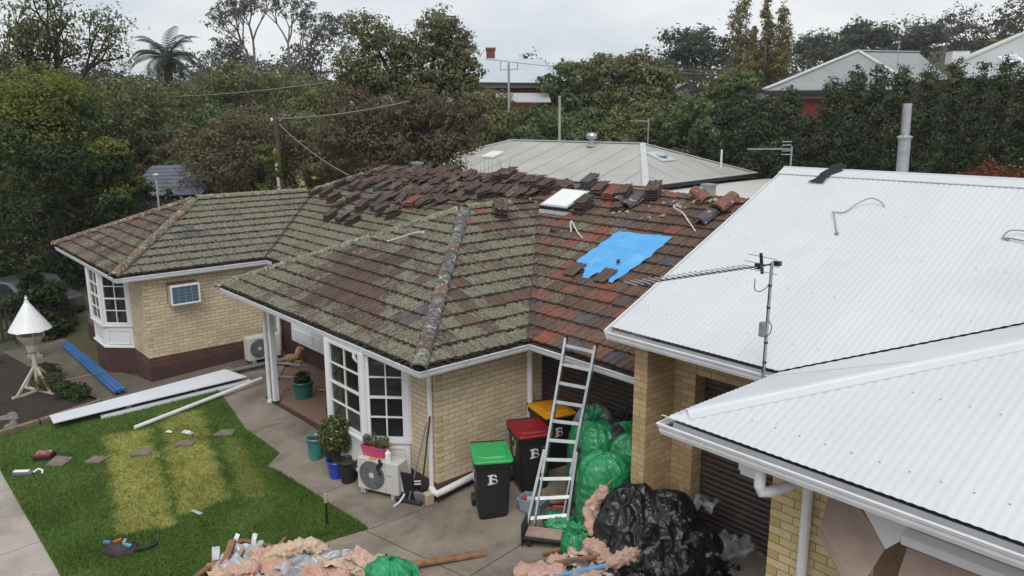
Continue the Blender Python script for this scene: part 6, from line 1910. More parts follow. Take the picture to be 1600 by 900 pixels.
o = b.build('strap_bundle', BLACKP, bevel=.006); o.location = Vector(on_ac(.06,-.150)); o.rotation_euler = (0,.15,rad(23.6)); tag(o, 'black strap hanging over the fan of the air conditioner', 'strap')
# brooms by the corner
def broom(a, c, m, label, head, hm, name='broom', grip=None):
    t = thing(name, label, 'broom', Vector(c))
    a = Vector(a)-Vector(c)
    b = MB(); b.tube([(0,0,.06), a], .013, 8); b.build('handle', m, t)
    if grip is not None:
        b = MB(); b.tube([a*.80, a*1.005], .017, 8); b.build('grip', grip, t)
    return t
t = broom((-.07,-.14,1.05), (-.30,-.36,gz_(-.3,-.36)), ALU, 'wide grey broom leaning by the corner downpipe, head on the concrete', 0, None)
b = MB(); b.obox((-.0,0,.035), (.24,.045,.03), RZ(rad(25))); b.build('head', DARKMET, t, bevel=.01)
b = MB(); b.obox((0,0,.30), (.10,.02,.25), RZ(rad(25)) @ Matrix.Rotation(.25, 3, 'X')); b.build('dustpan', BLACKP, t)
t = broom((-.02,-.11,1.16), (-.12,-.26,gz_(-.1,-.26)), DARKMET, 'thin black shovel handle with red grip against the brick corner', 0, None, 'shovel', mat('red_grip', (.20,.02,.02), (.15,.015,.015), 6, .5))
b = MB(); b.obox((0,-.01,.10), (.09,.012,.13), RZ(.4) @ Matrix.Rotation(.3, 3, 'X')); b.build('blade', ALU, t)
t = broom((.10,2.02,1.0), (.16,1.84,gz_(.1,1.9)), TIMBER, 'brown wooden broom standing behind the yellow lidded bin', 0, None)
b = MB(); b.obox((0,0,.04), (.03,.15,.03)); b.build('head', DARKMET, t)
b = MB(); b.obox((0,0,.09), (.07,.07,.09)); o = b.build('concrete_block', mat('cream_block', (.45,.37,.24), (.38,.31,.2), 9, .9), bevel=.008); o.location = gp(-.06,-.16); tag(o, 'small cream block standing on the stormwater pipe corner', 'block')
# garden light and toolbox, saw, tool bag on the lawn
gl = thing('garden_light', 'slim black garden light stake in the lawn corner', 'garden light', gp(-.68,-1.62))
b = MB(); b.tube([(0,0,-.02),(0,0,.38)], .020, 10); b.build('stake', BLACKP, gl)
b = MB(); b.lathe((0,0,.38), [(.028,0),(.030,.07),(.026,.10)], 12); b.build('lamp', mat('cream_lamp', (.45,.40,.28), (.38,.33,.22), 6, .4), gl)
b = MB(); b.lathe((0,0,.48), [(.018,0),(.022,.03),(.008,.06)], 10); b.build('finial', GALV, gl)
tb = thing('toolbox', 'open toolbox on the lawn with red tray and black lid', 'toolbox', gp(-7.05,-4.28), rad(58))
b = MB(); b.box((-.17,-.13,0), (.15,.13,.10)); b.build('base', BLACKP, tb, bevel=.01)
b = MB(); b.box((-.155,-.115,.10), (.135,.115,.125)); tb_r = b.build('tray', mat('red_plastic', (.36,.02,.025), (.28,.015,.02), 7, .4), tb)
b = MB()
for k in range(5): b.obox((-.10+.05*k,.02*math.sin(k*2),.135), (.015,.06,.012), RZ(k*.9))
b.build('tool', GALV, tb)
b = MB(); b.box((.165,-.13,0), (.44,.13,.045)); b.build('lid', BLACKP, tb, bevel=.012)
sw = thing('cutting_tool', 'grey and white cutting tool lying on the lawn below the toolbox', 'power tool', gp(-6.48,-4.66), rad(52))
b = MB(); b.box((-.25,-.07,0), (.10,.07,.07)); b.build('body', mat('tool_grey', (.12,.13,.16), (.09,.10,.12), 9, .5), sw, bevel=.02)
b = MB(); b.box((-.26,-.04,.071), (.02,.05,.085)); b.build('cover', WHITE, sw, bevel=.005)
b = MB(); b.tube([(.10,0,.05),(.17,.03,.10),(.25,.02,.08),(.27,-.03,.03)], .02, 8); b.build('handle', WHITE, sw)
bg = thing('tool_bag', 'dark tool pouch lying on the lawn with its belt stretched out', 'tool bag', gp(-2.32,-4.15), rad(-55))
b = MB()
def pouch(u, v):
    a = 2*PI*u
    return (.20*(1-(2*v-1)**4*.15)*math.cos(a)*(1-v*.35)*(1+.15*nz(math.cos(a)*2, math.sin(a)*2, v)), .30*math.sin(a)*(1-v*.35)*(1+.15*nz(math.cos(a)*2, math.sin(a)*2, 4+v)), .14*v+.02*nz(math.cos(a)*4, math.sin(a)*4, v*5))
b.grid(pouch, 28, 10); b.add([(.12*math.cos(2*PI*k/12), .18*math.sin(2*PI*k/12), .13) for k in range(12)], [tuple(range(12))])
b.build('pouch', mat('tool_pouch_leather', (.055,.035,.032), (.03,.03,.034), 7, .8), bg)
for k, c_ in enumerate(((.10,.22,.5),(.45,.12,.04),(.30,.31,.33),(.15,.4,.6))):
    b = MB(); b.obox((.05*math.cos(k*2), -.20+.12*k, .15), (.02,.06,.015), RZ(k)); b.build('tool', mat('tool_colour', c_, mul(c_, .7), 9, .4), bg)
b = MB(); P_b = smooth_pts([Vector(p_) for p_ in ((.02,.27,.08),(-.08,.42,.10),(-.25,.40,.06),(-.45,.18,.03),(-.66,-.10,.02))]); 
for i in range(len(P_b)-1): b.bar(P_b[i], P_b[i+1], .06, .012)
b.build('belt', BLACKP, bg)
for k, (x, y, w, h, rz, lb) in enumerate(((-6.36,-2.18,.13,.07,.6,'small white offcut lying flat on the dry grass'), (-6.02,-1.92,.24,.10,.4,'twisted white offcut on the lawn near the last stepping stones'))):
    rag('white_scrap', gp(x,y,.05), w, h, rz, WSHEET, lb, 'offcut', k*3.1, .03, (.2,.1), 8)
rag('grey_scrap', gp(-2.55,-2.95,.05), .20, .05, .5, GALV, 'small grey metal scrap lying on the lawn', 'scrap', 8.1, .02, (.2,.1), 6)
# long white roofing trims laid beside the path
LONGM = mat('white_flashing', (.66,.69,.74), (.62,.65,.70), 2, .35, .0)
def flashing(a, c, w, z, label):
    a = Vector((a[0], a[1], gz_(*a)+z)); c = Vector((c[0], c[1], gz_(*c)+z)); mid = (a+c)/2
    b = MB(); b.bar(a-mid, c-mid, w, .008)
    d = (c-a).normalized(); s_ = d.cross(Vector((0,0,1))).normalized()
    b.bar(a-mid+s_*w/2-Vector((0,0,.022)), c-mid+s_*w/2-Vector((0,0,.022)), .008, .05); b.bar(a-mid-s_*w/2-Vector((0,0,.022)), c-mid-s_*w/2-Vector((0,0,.022)), .008, .05)
    o = b.build('metal_flashing', LONGM); o.location = mid
    return tag(o, label, 'flashing')
q4 = [(-9.06,-3.80),(-8.50,-3.84),(-8.02,.17),(-8.98,.02)]
b = MB(); b.prism([Vector((x+8.7, y+1.9, ground_z(x, y)+.155)) for x, y in q4], (0,0,.022)); o = b.build('metal_flashing', LONGM); o.location = (-8.7,-1.9,0)
tag(o, 'broad white metal flashing sheet laid on blocks along the path', 'flashing')
flashing((-8.42,-2.95), (-8.05,.25), .16, .06, 'narrow white flashing on the grass under the broad sheet')
for (x, y, lb) in ((-8.50,-2.35,'first timber block under the white flashing'), (-8.42,-.9,'second timber block under the white flashing, nearer the house')):
    b = MB(); b.obox((0,0,.06), (.06,.05,.06)); o = b.build('timber_block', PALE_TIMBER, bevel=.004); o.location = gp(x,y); tag(o, lb, 'timber block')
b = MB(); a_, c_ = gp(-7.12,-2.62,.06), gp(-7.75,.42,.12); mid = (a_+c_)/2; b.tube([a_-mid, c_-mid], .045, 12); o = b.build('white_pipe', PVC); o.location = mid; tag(o, 'long white pipe lying slanted over the lawn edge', 'pipe')
for k, (a0, a1, z, lb) in enumerate((((-9.15,-.80),(-8.95,1.35),.06,'long silver gutter length lying along the brick end wall'), ((-8.98,-.55),(-8.75,1.45),.13,'second silver gutter length lying on the first by the end wall'))):
    a_, c_ = Vector((*a0, gz_(*a0)+z)), Vector((*a1, gz_(*a1)+z)); mid = (a_+c_)/2
    b = MB(); b.bar(a_-mid, c_-mid, .11, .05); o = b.build('gutter_length', ALU, bevel=.01); o.location = mid; tag(o, lb, 'gutter length')
for k, (a0, a1, w, lb) in enumerate((((-8.9,1.20),(-8.15,1.62),.07,'grey board leaning flat behind the verandah pot'), ((-7.9,.75),(-7.2,1.15),.05,'white trim offcut lying on the brown pavers'))):
    plank('trim_offcut', g3(*a0,.06), g3(*a1,.07), w, .03, ALU if k else GALV, lb, 'offcut')
plank('trim_offcut', g3(-6.1,1.05,.05), g3(-5.35,1.30,.06), .05, .025, ALU, 'silver offcut on the pavers past the dark green pot', 'offcut')
# bundle of blue lengths on the path
BLUE2 = mat('blue_film_wrap', (.035,.13,.33), (.05,.17,.40), 3, .35, dirt=(.02,.08,.2), dlo=.55, dhi=.8)
bb = thing('blue_bundle', 'long bundle of blue wrapped roofing lengths lying on the path', 'bundle', gp(-12.5,-2.22,0), 0)
for k in range(5):
    y0 = -.11+.055*k
    b = MB(); b.bar((-2.85,y0*.8+.03,.10+.02*(k%2)+gz_(-15.35,-2.2)-gz_(-12.5,-2.22)), (2.8,y0,.10+.02*(k%2)+gz_(-9.7,-2.2)-gz_(-12.5,-2.22)), .045, .07+.02*(k%3)); b.build('length', BLUE2, bb, bevel=.01)
# bird feeder
WOODW = mat('cream_painted_wood', (.55,.50,.41), (.46,.41,.33), 6, .7, dirt=(.32,.28,.2), dlo=.55, dhi=.8)
bf = thing('bird_feeder', 'white bird feeder with conical roof on a splayed wooden post in the garden bed', 'bird feeder', gp(-11.62,-3.56))
b = MB(); b.tube([(0,0,0),(0,0,1.20)], .055, 10); b.build('post', WOODW, bf)
for k in range(4):
    a = rad(20)+k*PI/2
    b = MB(); b.bar((.05*math.cos(a),.05*math.sin(a),.62), (.52*math.cos(a),.52*math.sin(a),.02), .05, .05); b.build('brace', WOODW, bf)
    b = MB(); b.bar((.0,0,.03), (.62*math.cos(a),.62*math.sin(a),.03), .06, .05); b.build('foot', WOODW, bf)
b = MB(); b.lathe((0,0,.98), [(.06,0),(.12,.05),(.16,.22),(.30,.42),(.31,.45),(.28,.46),(.02,.44)], 12); b.build('tray', WOODW, bf)
for k in range(6):
    a = 2*PI*k/6
    b = MB(); b.tube([(.27*math.cos(a),.27*math.sin(a),1.42),(.27*math.cos(a),.27*math.sin(a),1.62)], .014, 6); b.build('upright', WOODW, bf)
b = MB()
n8 = 12; vs = []; fs = []
for r_, z in ((.46,1.58),(.445,1.60),(.06,2.22),(.05,2.24)):
    for k in range(n8*2):
        a = 2*PI*k/(n8*2); dz = -.02 if (k % 4 in (1,)) and z < 1.6 else 0
        vs.append((r_*math.cos(a), r_*math.sin(a), z+dz))
for j in range(3):
    for k in range(n8*2): fs.append((j*24+k, j*24+(k+1)%24, (j+1)*24+(k+1)%24, (j+1)*24+k))
fs.append(tuple(72+k for k in range(24))); fs.append(tuple(range(23,-1,-1)))
b.add(vs, fs); b.build('roof', WHITE, bf)
b = MB(); b.lathe((0,0,2.24), [(.05,0),(.05,.03),(.02,.05),(.035,.09),(.012,.14),(.004,.17)], 10); b.build('finial', WHITE, bf)
ps = thing('pedestal_planter', 'weathered stone pedestal with a terracotta bowl in the dark garden', 'planter', gp(-14.9,-3.05))
b = MB(); b.box((-.17,-.17,0), (.17,.17,.10)); b.box((-.11,-.11,.10), (.11,.11,.52)); b.box((-.17,-.17,.52), (.17,.17,.66)); b.build('pedestal', mat('old_cast_stone', (.36,.33,.29), (.25,.21,.17), 7, .9, bump=.4, bscale=40), ps, bevel=.012)
b = MB(); b.lathe((0,0,.66), [(.12,0),(.19,.16),(.17,.20),(.05,.19)], 16); b.build('bowl', mat('terracotta', (.22,.08,.055), (.16,.06,.04), 8, .85), ps)
leaves('foliage', ps, [((0,0,.90),(.16,.16,.08))], 160, .06, LG3, 12)
# toys and hose by the verandah wall
ty = thing('toy_pony', 'tan toy pony lying by the verandah wall', 'toy', gp(-8.65,1.62), rad(70)); ty.scale = (.68,.68,.68)
TAN = mat('tan_plush', (.36,.21,.10), (.28,.16,.075), 14, .95, bump=.4, bscale=90)
def blob(parent, name, c, r, m, rot=None, seed=0, nu=18, nv=12):
    b = MB()
    def fn(u, v):
        a = 2*PI*u; t = PI*(v-.5)
        p_ = Vector((r[0]*math.cos(t)*math.cos(a), r[1]*math.cos(t)*math.sin(a), r[2]*math.sin(t)))
        p_ *= 1+.08*nz(p_.x*9+seed, p_.y*9, p_.z*9)
        if rot is not None: p_ = rot @ p_
        return Vector(c)+p_
    b.grid(fn, nu, nv); return b.build(name, m, parent, smooth=True)
pony = MB()
blob(ty, 'body', (0,0,.20), (.30,.15,.16), TAN, None, 1)
blob(ty, 'neck', (.26,0,.36), (.10,.09,.20), TAN, Matrix.Rotation(.35, 3, 'Y'), 2)
blob(ty, 'head', (.36,0,.52), (.15,.08,.085), TAN, Matrix.Rotation(.4, 3, 'Y'), 3)
for s_ in (-1, 1):
    blob(ty, 'ear', (.30,s_*.05,.61), (.02,.015,.05), TAN, None, 4, 8, 6)
    blob(ty, 'leg', (.20,s_*.14,.07), (.20,.045,.05), TAN, RZ(s_*.4), 5, 10, 8)
    blob(ty, 'leg', (-.20,s_*.15,.07), (.18,.05,.055), TAN, RZ(s_*.3), 6, 10, 8)
blob(ty, 'tail', (-.32,0,.18), (.12,.035,.035), mat('pale_mane', (.5,.45,.36), (.4,.34,.26), 20, .95), None, 7, 10, 8)
blob(ty, 'mane', (.20,0,.45), (.05,.03,.17), mat('pale_mane', (.5,.45,.36), (.4,.34,.26), 20, .95), Matrix.Rotation(.35, 3, 'Y'), 8, 10, 8)
rag('plush_toy', gp(-9.1,.28,.08), .32, .24, .5, mat('mauve_plush', (.12,.075,.07), (.20,.14,.12), 14, .95), 'small huddled dark plush toy at the foot of the end wall', 'toy', 2.2, .09, (.2,.1), 10)
hz = thing('hose_reel', 'coil of dark hose hung on the brick edge of the verandah wall', 'hose', (-3.46,.02,.22))
b = MB()
for k in range(4): b.tube([(-.03*k*.5, -.03-.008*k+.0*a, .0) if False else (.02*k-.06, .16+.30*math.cos(a)*.9, .0+.34*math.sin(a)) for a in np.linspace(0, 2*PI, 33)], .012, 6, cap=False)
b.build('hose', BLACKP, hz)
# plants in the garden bed
def bush(name, x, y, r, h, m, label, n, size, seed, cat='shrub'):
    t = thing(name, label, cat, gp(x, y))
    rr = random.Random(seed)
    blobs = [((rr.uniform(-.5,.5)*r, rr.uniform(-.5,.5)*r, h*rr.uniform(.3,.75)), (r*rr.uniform(.35,.6), r*rr.uniform(.35,.6), h*rr.uniform(.22,.34))) for k in range(8)]
    leaves('foliage', t, blobs, n, size, m, seed)
    b = MB()
    for k in range(6): b.tube([(0,0,0), Vector(blobs[k][0])*.6, Vector(blobs[k][0])], [.014,.01,.004], 5)
    b.build('stem', BARK, t)
    return t
GREENL = leaf_mat('garden_leaf', [(0,(.02,.04,.012)), (.5,(.04,.075,.02)), (.85,(.07,.12,.03)), (1,(.14,.16,.04))])
OLIVEL = leaf_mat('olive_leaf', [(0,(.04,.04,.02)), (.5,(.085,.085,.038)), (1,(.17,.165,.08))])
bush('garden_shrub', -10.6, -3.05, .55, .42, GREENL, 'low dark green shrub in the bed beside the path', 1500, .075, 31)
bush('garden_shrub', -10.1, -2.95, .35, .34, GREENL, 'bright green clump with yellow flowers at the bed corner', 900, .07, 32)
bush('garden_shrub', -11.4, -3.25, .50, .52, OLIVEL, 'olive and grey shrub at the foot of the bird feeder', 1200, .06, 33)
bush('garden_shrub', -12.9, -3.2, .6, .30, GREENL, 'spreading dark ground plant behind the bird feeder', 1000, .08, 34)
bush('garden_shrub', -15.2, -4.2, .5, .55, LG3, 'dark rounded shrub beyond the bird feeder post', 1000, .07, 35)
bush('garden_shrub', -11.2, -5.0, .4, .30, OLIVEL, 'small pale plant by the driveway end of the garden bed', 500, .07, 36)
for k in range(6):
    x, y = random.uniform(-10.4,-9.4), random.uniform(-5.2,-4.2)
    b = MB(); b.lathe((0,0,0), [(.11,0),(.13,.04),(.08,.10),(.01,.12)], 9); o = b.build('garden_rock', mat('garden_rock', (.20,.18,.16), (.13,.115,.10), 6, .9)); o.location = gp(x, y); o.scale = (random.uniform(.6,1.3), random.uniform(.6,1.2), random.uniform(.6,1))
    tag(o, ['round','flat','tall','squat','long','small'][k]+' grey rock, '+['first','second','third','fourth','fifth','last'][k]+' of those on the soil by the driveway', 'rock', 'rocks at the end of the garden bed')
# pale fence and parked car in the shade of the trees
CARP = mat('grey_car_paint', (.10,.11,.12), (.085,.09,.10), 2, .3, .4, coat=.4)
car = thing('parked_car', 'grey car parked in deep shade behind the picket fence', 'car', gp(-20.6,-2.3), rad(20))
b = MB(); pr = [(-2.1,.35),(-2.15,.75),(-1.9,.95),(-1.2,1.0),(-.5,1.42),(.7,1.45),(1.35,1.05),(2.05,.92),(2.15,.55),(2.1,.35)]
b.prism([(x, -.82, z) for x, z in pr], (0,1.64,0)); b.build('body', CARP, car, bevel=.08)
b = MB(); b.prism([(-1.1,-.83,1.0),(-.48,-.83,1.36),(.66,-.83,1.38),(1.15,-.83,1.06)], (0,1.66,0)); b.build('window', GLASS, car)
for sx in (-1.3,1.3):
    for sy in (-.78,.78):
        b = MB(); b.tube([(sx,sy-.1,.32),(sx,sy+.1,.32)], .32, 20); w_ = b.build('wheel', BLACKP, car)
        b = MB(); b.tube([(sx,sy-.105,.32),(sx,sy+.105,.32)], .18, 14); b.build('rim', ALU, w_)
fn = thing('picket_fence', 'dark timber picket fence in front of the shaded car', 'fence', gp(-17.6,-2.6))
b = MB()
for z in (.3,.8): b.bar((-.2,-1.6,z), (.1,1.2,z), .03, .06)
b.build('rail', DARKMET, fn)
for k in range(20):
    y = -1.55+k*.142; b = MB(); b.box((-.03+.03*(k/20),y,.02), (.0+.03*(k/20),y+.075,1.0)); b.build('picket', mat('dark_picket', (.05,.045,.04), (.035,.03,.027), 8, .9) if k == 0 else bpy.data.materials['dark_picket'], fn)
# ------------------------------------------------------------------ trees
def tz_(x, y): return terrain_z(x, y)
def crown_np(blobs, n, size, seed, clump=.34, up=.4, per=16, asp=.55):
    """leaf quads in clumps through the ellipsoids blobs [(x,y,z,rx,ry,rz)]"""
    r = np.random.default_rng(seed)
    w = np.array([b[3]*b[4]+b[4]*b[5]+b[3]*b[5] for b in blobs]); w = w/w.sum()
    Vs, Ts = [], []
    for b, wi in zip(blobs, w):
        m = max(3, int(n*wi/per))
        c = np.array(b[:3]); R_ = np.array(b[3:6])
        d = r.normal(size=(m,3)); d /= np.linalg.norm(d, axis=1)[:,None]
        cc = c + d*R_*(r.uniform(.12,1,(m,1))**.45)
        ct = np.clip(r.normal(.5,.20,m), 0, 1)
        sc = r.uniform(.5,1.25,(m,1,1))
        off = r.normal(size=(m,per,3))*.5*clump*R_.mean()*sc
        off[:,:,2] *= .65
        p = (cc[:,None,:]+off).reshape(-1,3)
        dd = (off/np.maximum(np.linalg.norm(off,axis=2,keepdims=True),1e-6) + d[:,None,:]*.8).reshape(-1,3)
        Vs.append(leaf_quads(p, dd, size, r, up, asp))
        Ts.append(np.repeat(np.clip(np.repeat(ct, per) + r.normal(0,.07,m*per), 0, 1), 4))
    V = np.concatenate(Vs); T = np.concatenate(Ts)
    return V, T
def limb_tubes(b, base, targets, r0, rs, bend=.25):
    base = Vector(base)
    for t in targets:
        t = Vector(t); mid = base.lerp(t, .5) + Vector((rs.uniform(-1,1), rs.uniform(-1,1), rs.uniform(-.2,.6)))*bend*(t-base).length*.4
        P = [base, base.lerp(mid, .5)+Vector((0,0,.08*(t-base).length)), mid, mid.lerp(t, .55), t]
        b.tube(smooth_pts(P, 3), [r0*(1-.82*i/12) for i in range(13)], 6)
def lit_top_tint(V, T, blobs):
    """yellow-green growth and painted-in skylight on the outer top of each billow, darker elsewhere"""
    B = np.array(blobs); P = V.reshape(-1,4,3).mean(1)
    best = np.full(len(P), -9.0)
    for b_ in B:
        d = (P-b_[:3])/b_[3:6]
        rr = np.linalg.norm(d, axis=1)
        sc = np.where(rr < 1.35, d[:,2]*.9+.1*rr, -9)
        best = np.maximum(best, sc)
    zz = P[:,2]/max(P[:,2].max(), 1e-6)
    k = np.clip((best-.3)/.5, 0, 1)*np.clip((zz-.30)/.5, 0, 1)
    return np.clip(T*.55 + np.repeat(k, 4)*.55, 0, 1)  # upper leaves yellowed, light from above put into the tint
def tree(name, label, xy, ztop, width, n, size, m, shape='round', zbot=.25, nb=9, seed=1, trunk=.14, group=None, cat='tree', clump=.34, depth=None, blobs=None, bark=None, up=.4, lean=(0,0), fork=.35, asp=.55, lit_tops=False):
    x, y = xy; z0 = tz_(x, y)
    t = thing(name, label, cat, (x, y, z0), 0, group)
    H = ztop-z0; rs = random.Random(seed)
    if blobs is None:
        blobs = []
        zb = H*zbot
        for k in range(nb):
            f = (k+.5)/nb
            z = zb + (H-zb)*f
            if shape == 'column': w = width*.5*(1-.66*f**3.2)*(.85 if f < .1 else 1); rr = w*.9; a = rs.uniform(0, 2*PI); o = w*.25
            elif shape == 'cone': w = width*.5*(1.08-.95*f); rr = w*.62; a = k*2.4; o = w*.5
            elif shape == 'umbrella': w = width*.5*(.5+.6*math.sin(PI*min(1,f*.8+.12))); rr = width*.17*rs.uniform(.7,1.3); a = k*2.4; o = w*.72
            else: w = width*.5*math.sin(PI*(.16+.80*f))**.7; rr = width*.27*rs.uniform(.65,1.15); a = k*2.4+rs.uniform(-.5,.5); o = max(0,w-rr*.75)
            rz = rr*rs.uniform(.6,.85) if shape != 'column' else (H-zb)/nb*.95
            if shape == 'umbrella': rz = rr*.5
            z = min(z, H-rz*.9)
            blobs.append((o*math.cos(a)+lean[0]*f, o*math.sin(a)+lean[1]*f, z, rr, rr, rz))
    V, T = crown_np(blobs, n, size, seed, clump, up, asp=asp)
    if lit_tops: T = lit_top_tint(V, T, blobs)
    link('crown', mesh_np('crown', V, np.arange(len(V)).reshape(-1,4), m, {'tint': T}), t)
    b = MB(); fk = Vector((lean[0]*.2, lean[1]*.2, H*fork if shape != 'column' else H*.2))
    b.tube(smooth_pts([Vector((0,0,-.2)), fk*.5+Vector((rs.uniform(-.1,.1),rs.uniform(-.1,.1),0)), fk], 3), [trunk*1.35-(trunk*.4)*i/6 for i in range(7)], 8)
    limb_tubes(b, fk, [bl[:3] for bl in blobs], trunk*.62, rs)
    b.build('trunk', bark or BARK, t, smooth=True, fix=False)
    return t
def branchy(name, label, xy, ztop, seed, n_tip, size, m, spread=.55, levels=5, trunk=.2, bark=None, cat='tree', group=None, first=.30, tip_r=.6, kids=(2,3), upb=.18, shrink=.74, lean=(0,0), asp=.45, fill=1.0, wide=1.0):
    """open tree: repeated forking, with leaf tufts at the twig ends"""
    x, y = xy; z0 = tz_(x, y); H = ztop-z0
    t = thing(name, label, cat, (x, y, z0), 0, group)
    rs = random.Random(seed); b = MB(); tips = []
    def grow(p, d, l, r, lv):
        q1 = p + d*l*.5 + Vector((rs.uniform(-1,1), rs.uniform(-1,1), rs.uniform(-.5,.5)))*l*.07
        q2 = q1 + (d + Vector((rs.uniform(-1,1), rs.uniform(-1,1), rs.uniform(-.2,.6)))*.16).normalized()*l*.5
        b.tube([p, q1, q2], [r, r*.86, r*.72], 7 if lv < 2 else 5 if lv < 4 else 4, cap=False)
        if lv >= levels: tips.append(q2); return
        if lv >= levels-1: tips.append(q1)
        k = rs.randint(*kids); a0 = rs.uniform(0, 2*PI)
        for i in range(k):
            a = a0 + 2*PI*i/k + rs.uniform(-.4,.4)
            s_ = d.orthogonal().normalized(); s_ = Matrix.Rotation(a, 3, d) @ s_
            nd = (d + s_*spread*rs.uniform(.7,1.5) + Vector((0,0,upb))).normalized()
            grow(q2, nd, l*shrink*rs.uniform(.8,1.15), r*.66, lv+1)
    grow(Vector((0,0,-.2)), Vector((lean[0], lean[1], 1)).normalized(), H*first, trunk, 0)
    zt = max(p.z for p in tips)
    k = H*.97/zt
    wk = (.5+.5*k)*wide
    b.v = [(vx*wk, vy*wk, vz*k) for vx, vy, vz in b.v]
    tips = [Vector((p.x*wk, p.y*wk, p.z*k)) for p in tips if rs.random() < fill]
    blobs = [(p.x, p.y, p.z, tip_r*rs.uniform(.6,1.3), tip_r*rs.uniform(.6,1.3), tip_r*rs.uniform(.4,.8)) for p in tips]
    V, T = crown_np(blobs, n_tip*len(tips), size, seed, .6, .3, per=8, asp=asp)
    link('crown', mesh_np('crown', V, np.arange(len(V)).reshape(-1,4), m, {'tint': T}), t)
    b.build('trunk', bark or BARK, t, smooth=True, fix=False)
    return t
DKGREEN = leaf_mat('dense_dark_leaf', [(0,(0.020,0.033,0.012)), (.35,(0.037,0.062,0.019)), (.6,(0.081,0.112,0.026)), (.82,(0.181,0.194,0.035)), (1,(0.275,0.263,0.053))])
DKCON = leaf_mat('dark_conifer_leaf', [(0,(0.016,0.027,0.011)), (.5,(0.034,0.057,0.016)), (.85,(0.074,0.095,0.024)), (1,(0.108,0.121,0.030))])
BROWNG = leaf_mat('brown_green_leaf', [(0,(0.077,0.063,0.039)), (.3,(0.134,0.113,0.059)), (.55,(0.156,0.169,0.073)), (.8,(0.225,0.260,0.112)), (1,(0.337,0.380,0.173))])
RUSTY = leaf_mat('rusty_brown_leaf', [(0,(0.084,0.059,0.042)), (.4,(0.151,0.110,0.071)), (.7,(0.178,0.157,0.083)), (1,(0.241,0.241,0.119))])
OLIVE2 = leaf_mat('mid_olive_leaf', [(0,(0.071,0.076,0.031)), (.5,(0.153,0.170,0.058)), (.85,(0.248,0.258,0.088)), (1,(0.352,0.352,0.122))])
MIDG = leaf_mat('mid_green_leaf', [(0,(0.053,0.071,0.031)), (.5,(0.104,0.146,0.058)), (.85,(0.188,0.248,0.094)), (1,(0.281,0.342,0.132))])
GUM = leaf_mat('gum_leaf', [(0,(0.062,0.074,0.062)), (.5,(0.109,0.122,0.099)), (1,(0.184,0.202,0.157))])
GUMD = leaf_mat('dark_gum_leaf', [(0,(0.039,0.048,0.037)), (.5,(0.069,0.087,0.062)), (1,(0.132,0.153,0.102))])
POPL = leaf_mat('autumn_poplar_leaf', [(0,(0.116,0.112,0.046)), (.5,(0.202,0.178,0.070)), (.85,(0.310,0.256,0.101)), (1,(0.372,0.264,0.109))])
HEDGE = leaf_mat('glossy_hedge_leaf', [(0,(0.024,0.032,0.015)), (.4,(0.041,0.057,0.024)), (.75,(0.068,0.089,0.038)), (1,(0.128,0.151,0.068))], .45, .2)
REDL = leaf_mat('red_autumn_leaf', [(0,(.09,.028,.02)), (.5,(.18,.055,.034)), (1,(.26,.09,.05))])
ROUNDL = leaf_mat('olive_brown_leaf', [(0,(0.065,0.058,0.035)), (.35,(0.116,0.124,0.058)), (.7,(0.183,0.204,0.093)), (1,(0.277,0.291,0.137))])
LIGHTL = leaf_mat('pale_olive_leaf', [(0,(.07,.075,.03)), (.5,(.14,.15,.055)), (1,(.24,.25,.10))])
WOODS = leaf_mat('hill_wood_leaf', [(0,(.040,.042,.028)), (.5,(.065,.068,.042)), (1,(.11,.11,.065))])
PURPL = leaf_mat('purple_leaf', [(0,(.035,.014,.016)), (.5,(.065,.026,.028)), (1,(.09,.042,.04))])
YELG = leaf_mat('yellow_green_leaf', [(0,(.06,.075,.015)), (.5,(.12,.14,.025)), (1,(.20,.21,.045))])
YELF = leaf_mat('yellow_flower', [(0,(.25,.21,.08)), (.6,(.45,.38,.16)), (1,(.58,.52,.3))])
PALMG = leaf_mat('palm_leaf', [(0,(.022,.032,.024)), (.5,(.045,.060,.042)), (1,(.085,.10,.065))])
GREYBARK = mat('grey_bark', (.20,.18,.165), (.11,.095,.085), 6, .9)
DKBARK = mat('dark_bark', (.035,.028,.024), (.022,.018,.015), 9, .95)

# --- the garden edge beside the bedroom wing
tree('dense_tree', 'broad dense dark green tree with sunny yellow-green top beside the bedroom wing', (-23.68,-0.60), 7.53, 7.0, 46000, .125, DKGREEN, nb=16, zbot=.02, seed=3, clump=.26, trunk=.2, lit_tops=True)
tree('dense_tree', 'lower dense green tree between the broad dark tree and the house roof', (-20.97,0.99), 5.01, 2.6, 17000, .115, DKGREEN, nb=10, zbot=.02, seed=4, trunk=.12, lit_tops=True, clump=.26)
tree('conifer_shrub', 'dark fine-leaved conifer shrub behind the white bird feeder', (-17.89,-2.32), 2.01, 2.4, 9000, .12, DKCON, 'cone', zbot=.02, nb=8, seed=5, trunk=.08, cat='shrub')
tree('conifer_shrub', 'dark conifer shrub between the parked car and the broad tree', (-21.78,-2.99), 2.65, 3.0, 6000, .13, DKCON, 'cone', zbot=.02, nb=8, seed=6, trunk=.08, cat='shrub')
branchy('deciduous_tree', 'open-crowned deciduous tree with forked dark trunk above the broad dense tree', (-35.62,2.43), 12.14, 12, 40, .19, LIGHTL, spread=.50, levels=5, trunk=.30, bark=DKBARK, tip_r=.85, first=.24, kids=(2,3), upb=.10, wide=.62)
branchy('deciduous_tree', 'thin grey-green tree behind the forked deciduous tree at the frame edge', (-44.81,1.00), 11.41, 14, 20, .22, GUM, spread=.5, levels=4, trunk=.2, tip_r=.9)
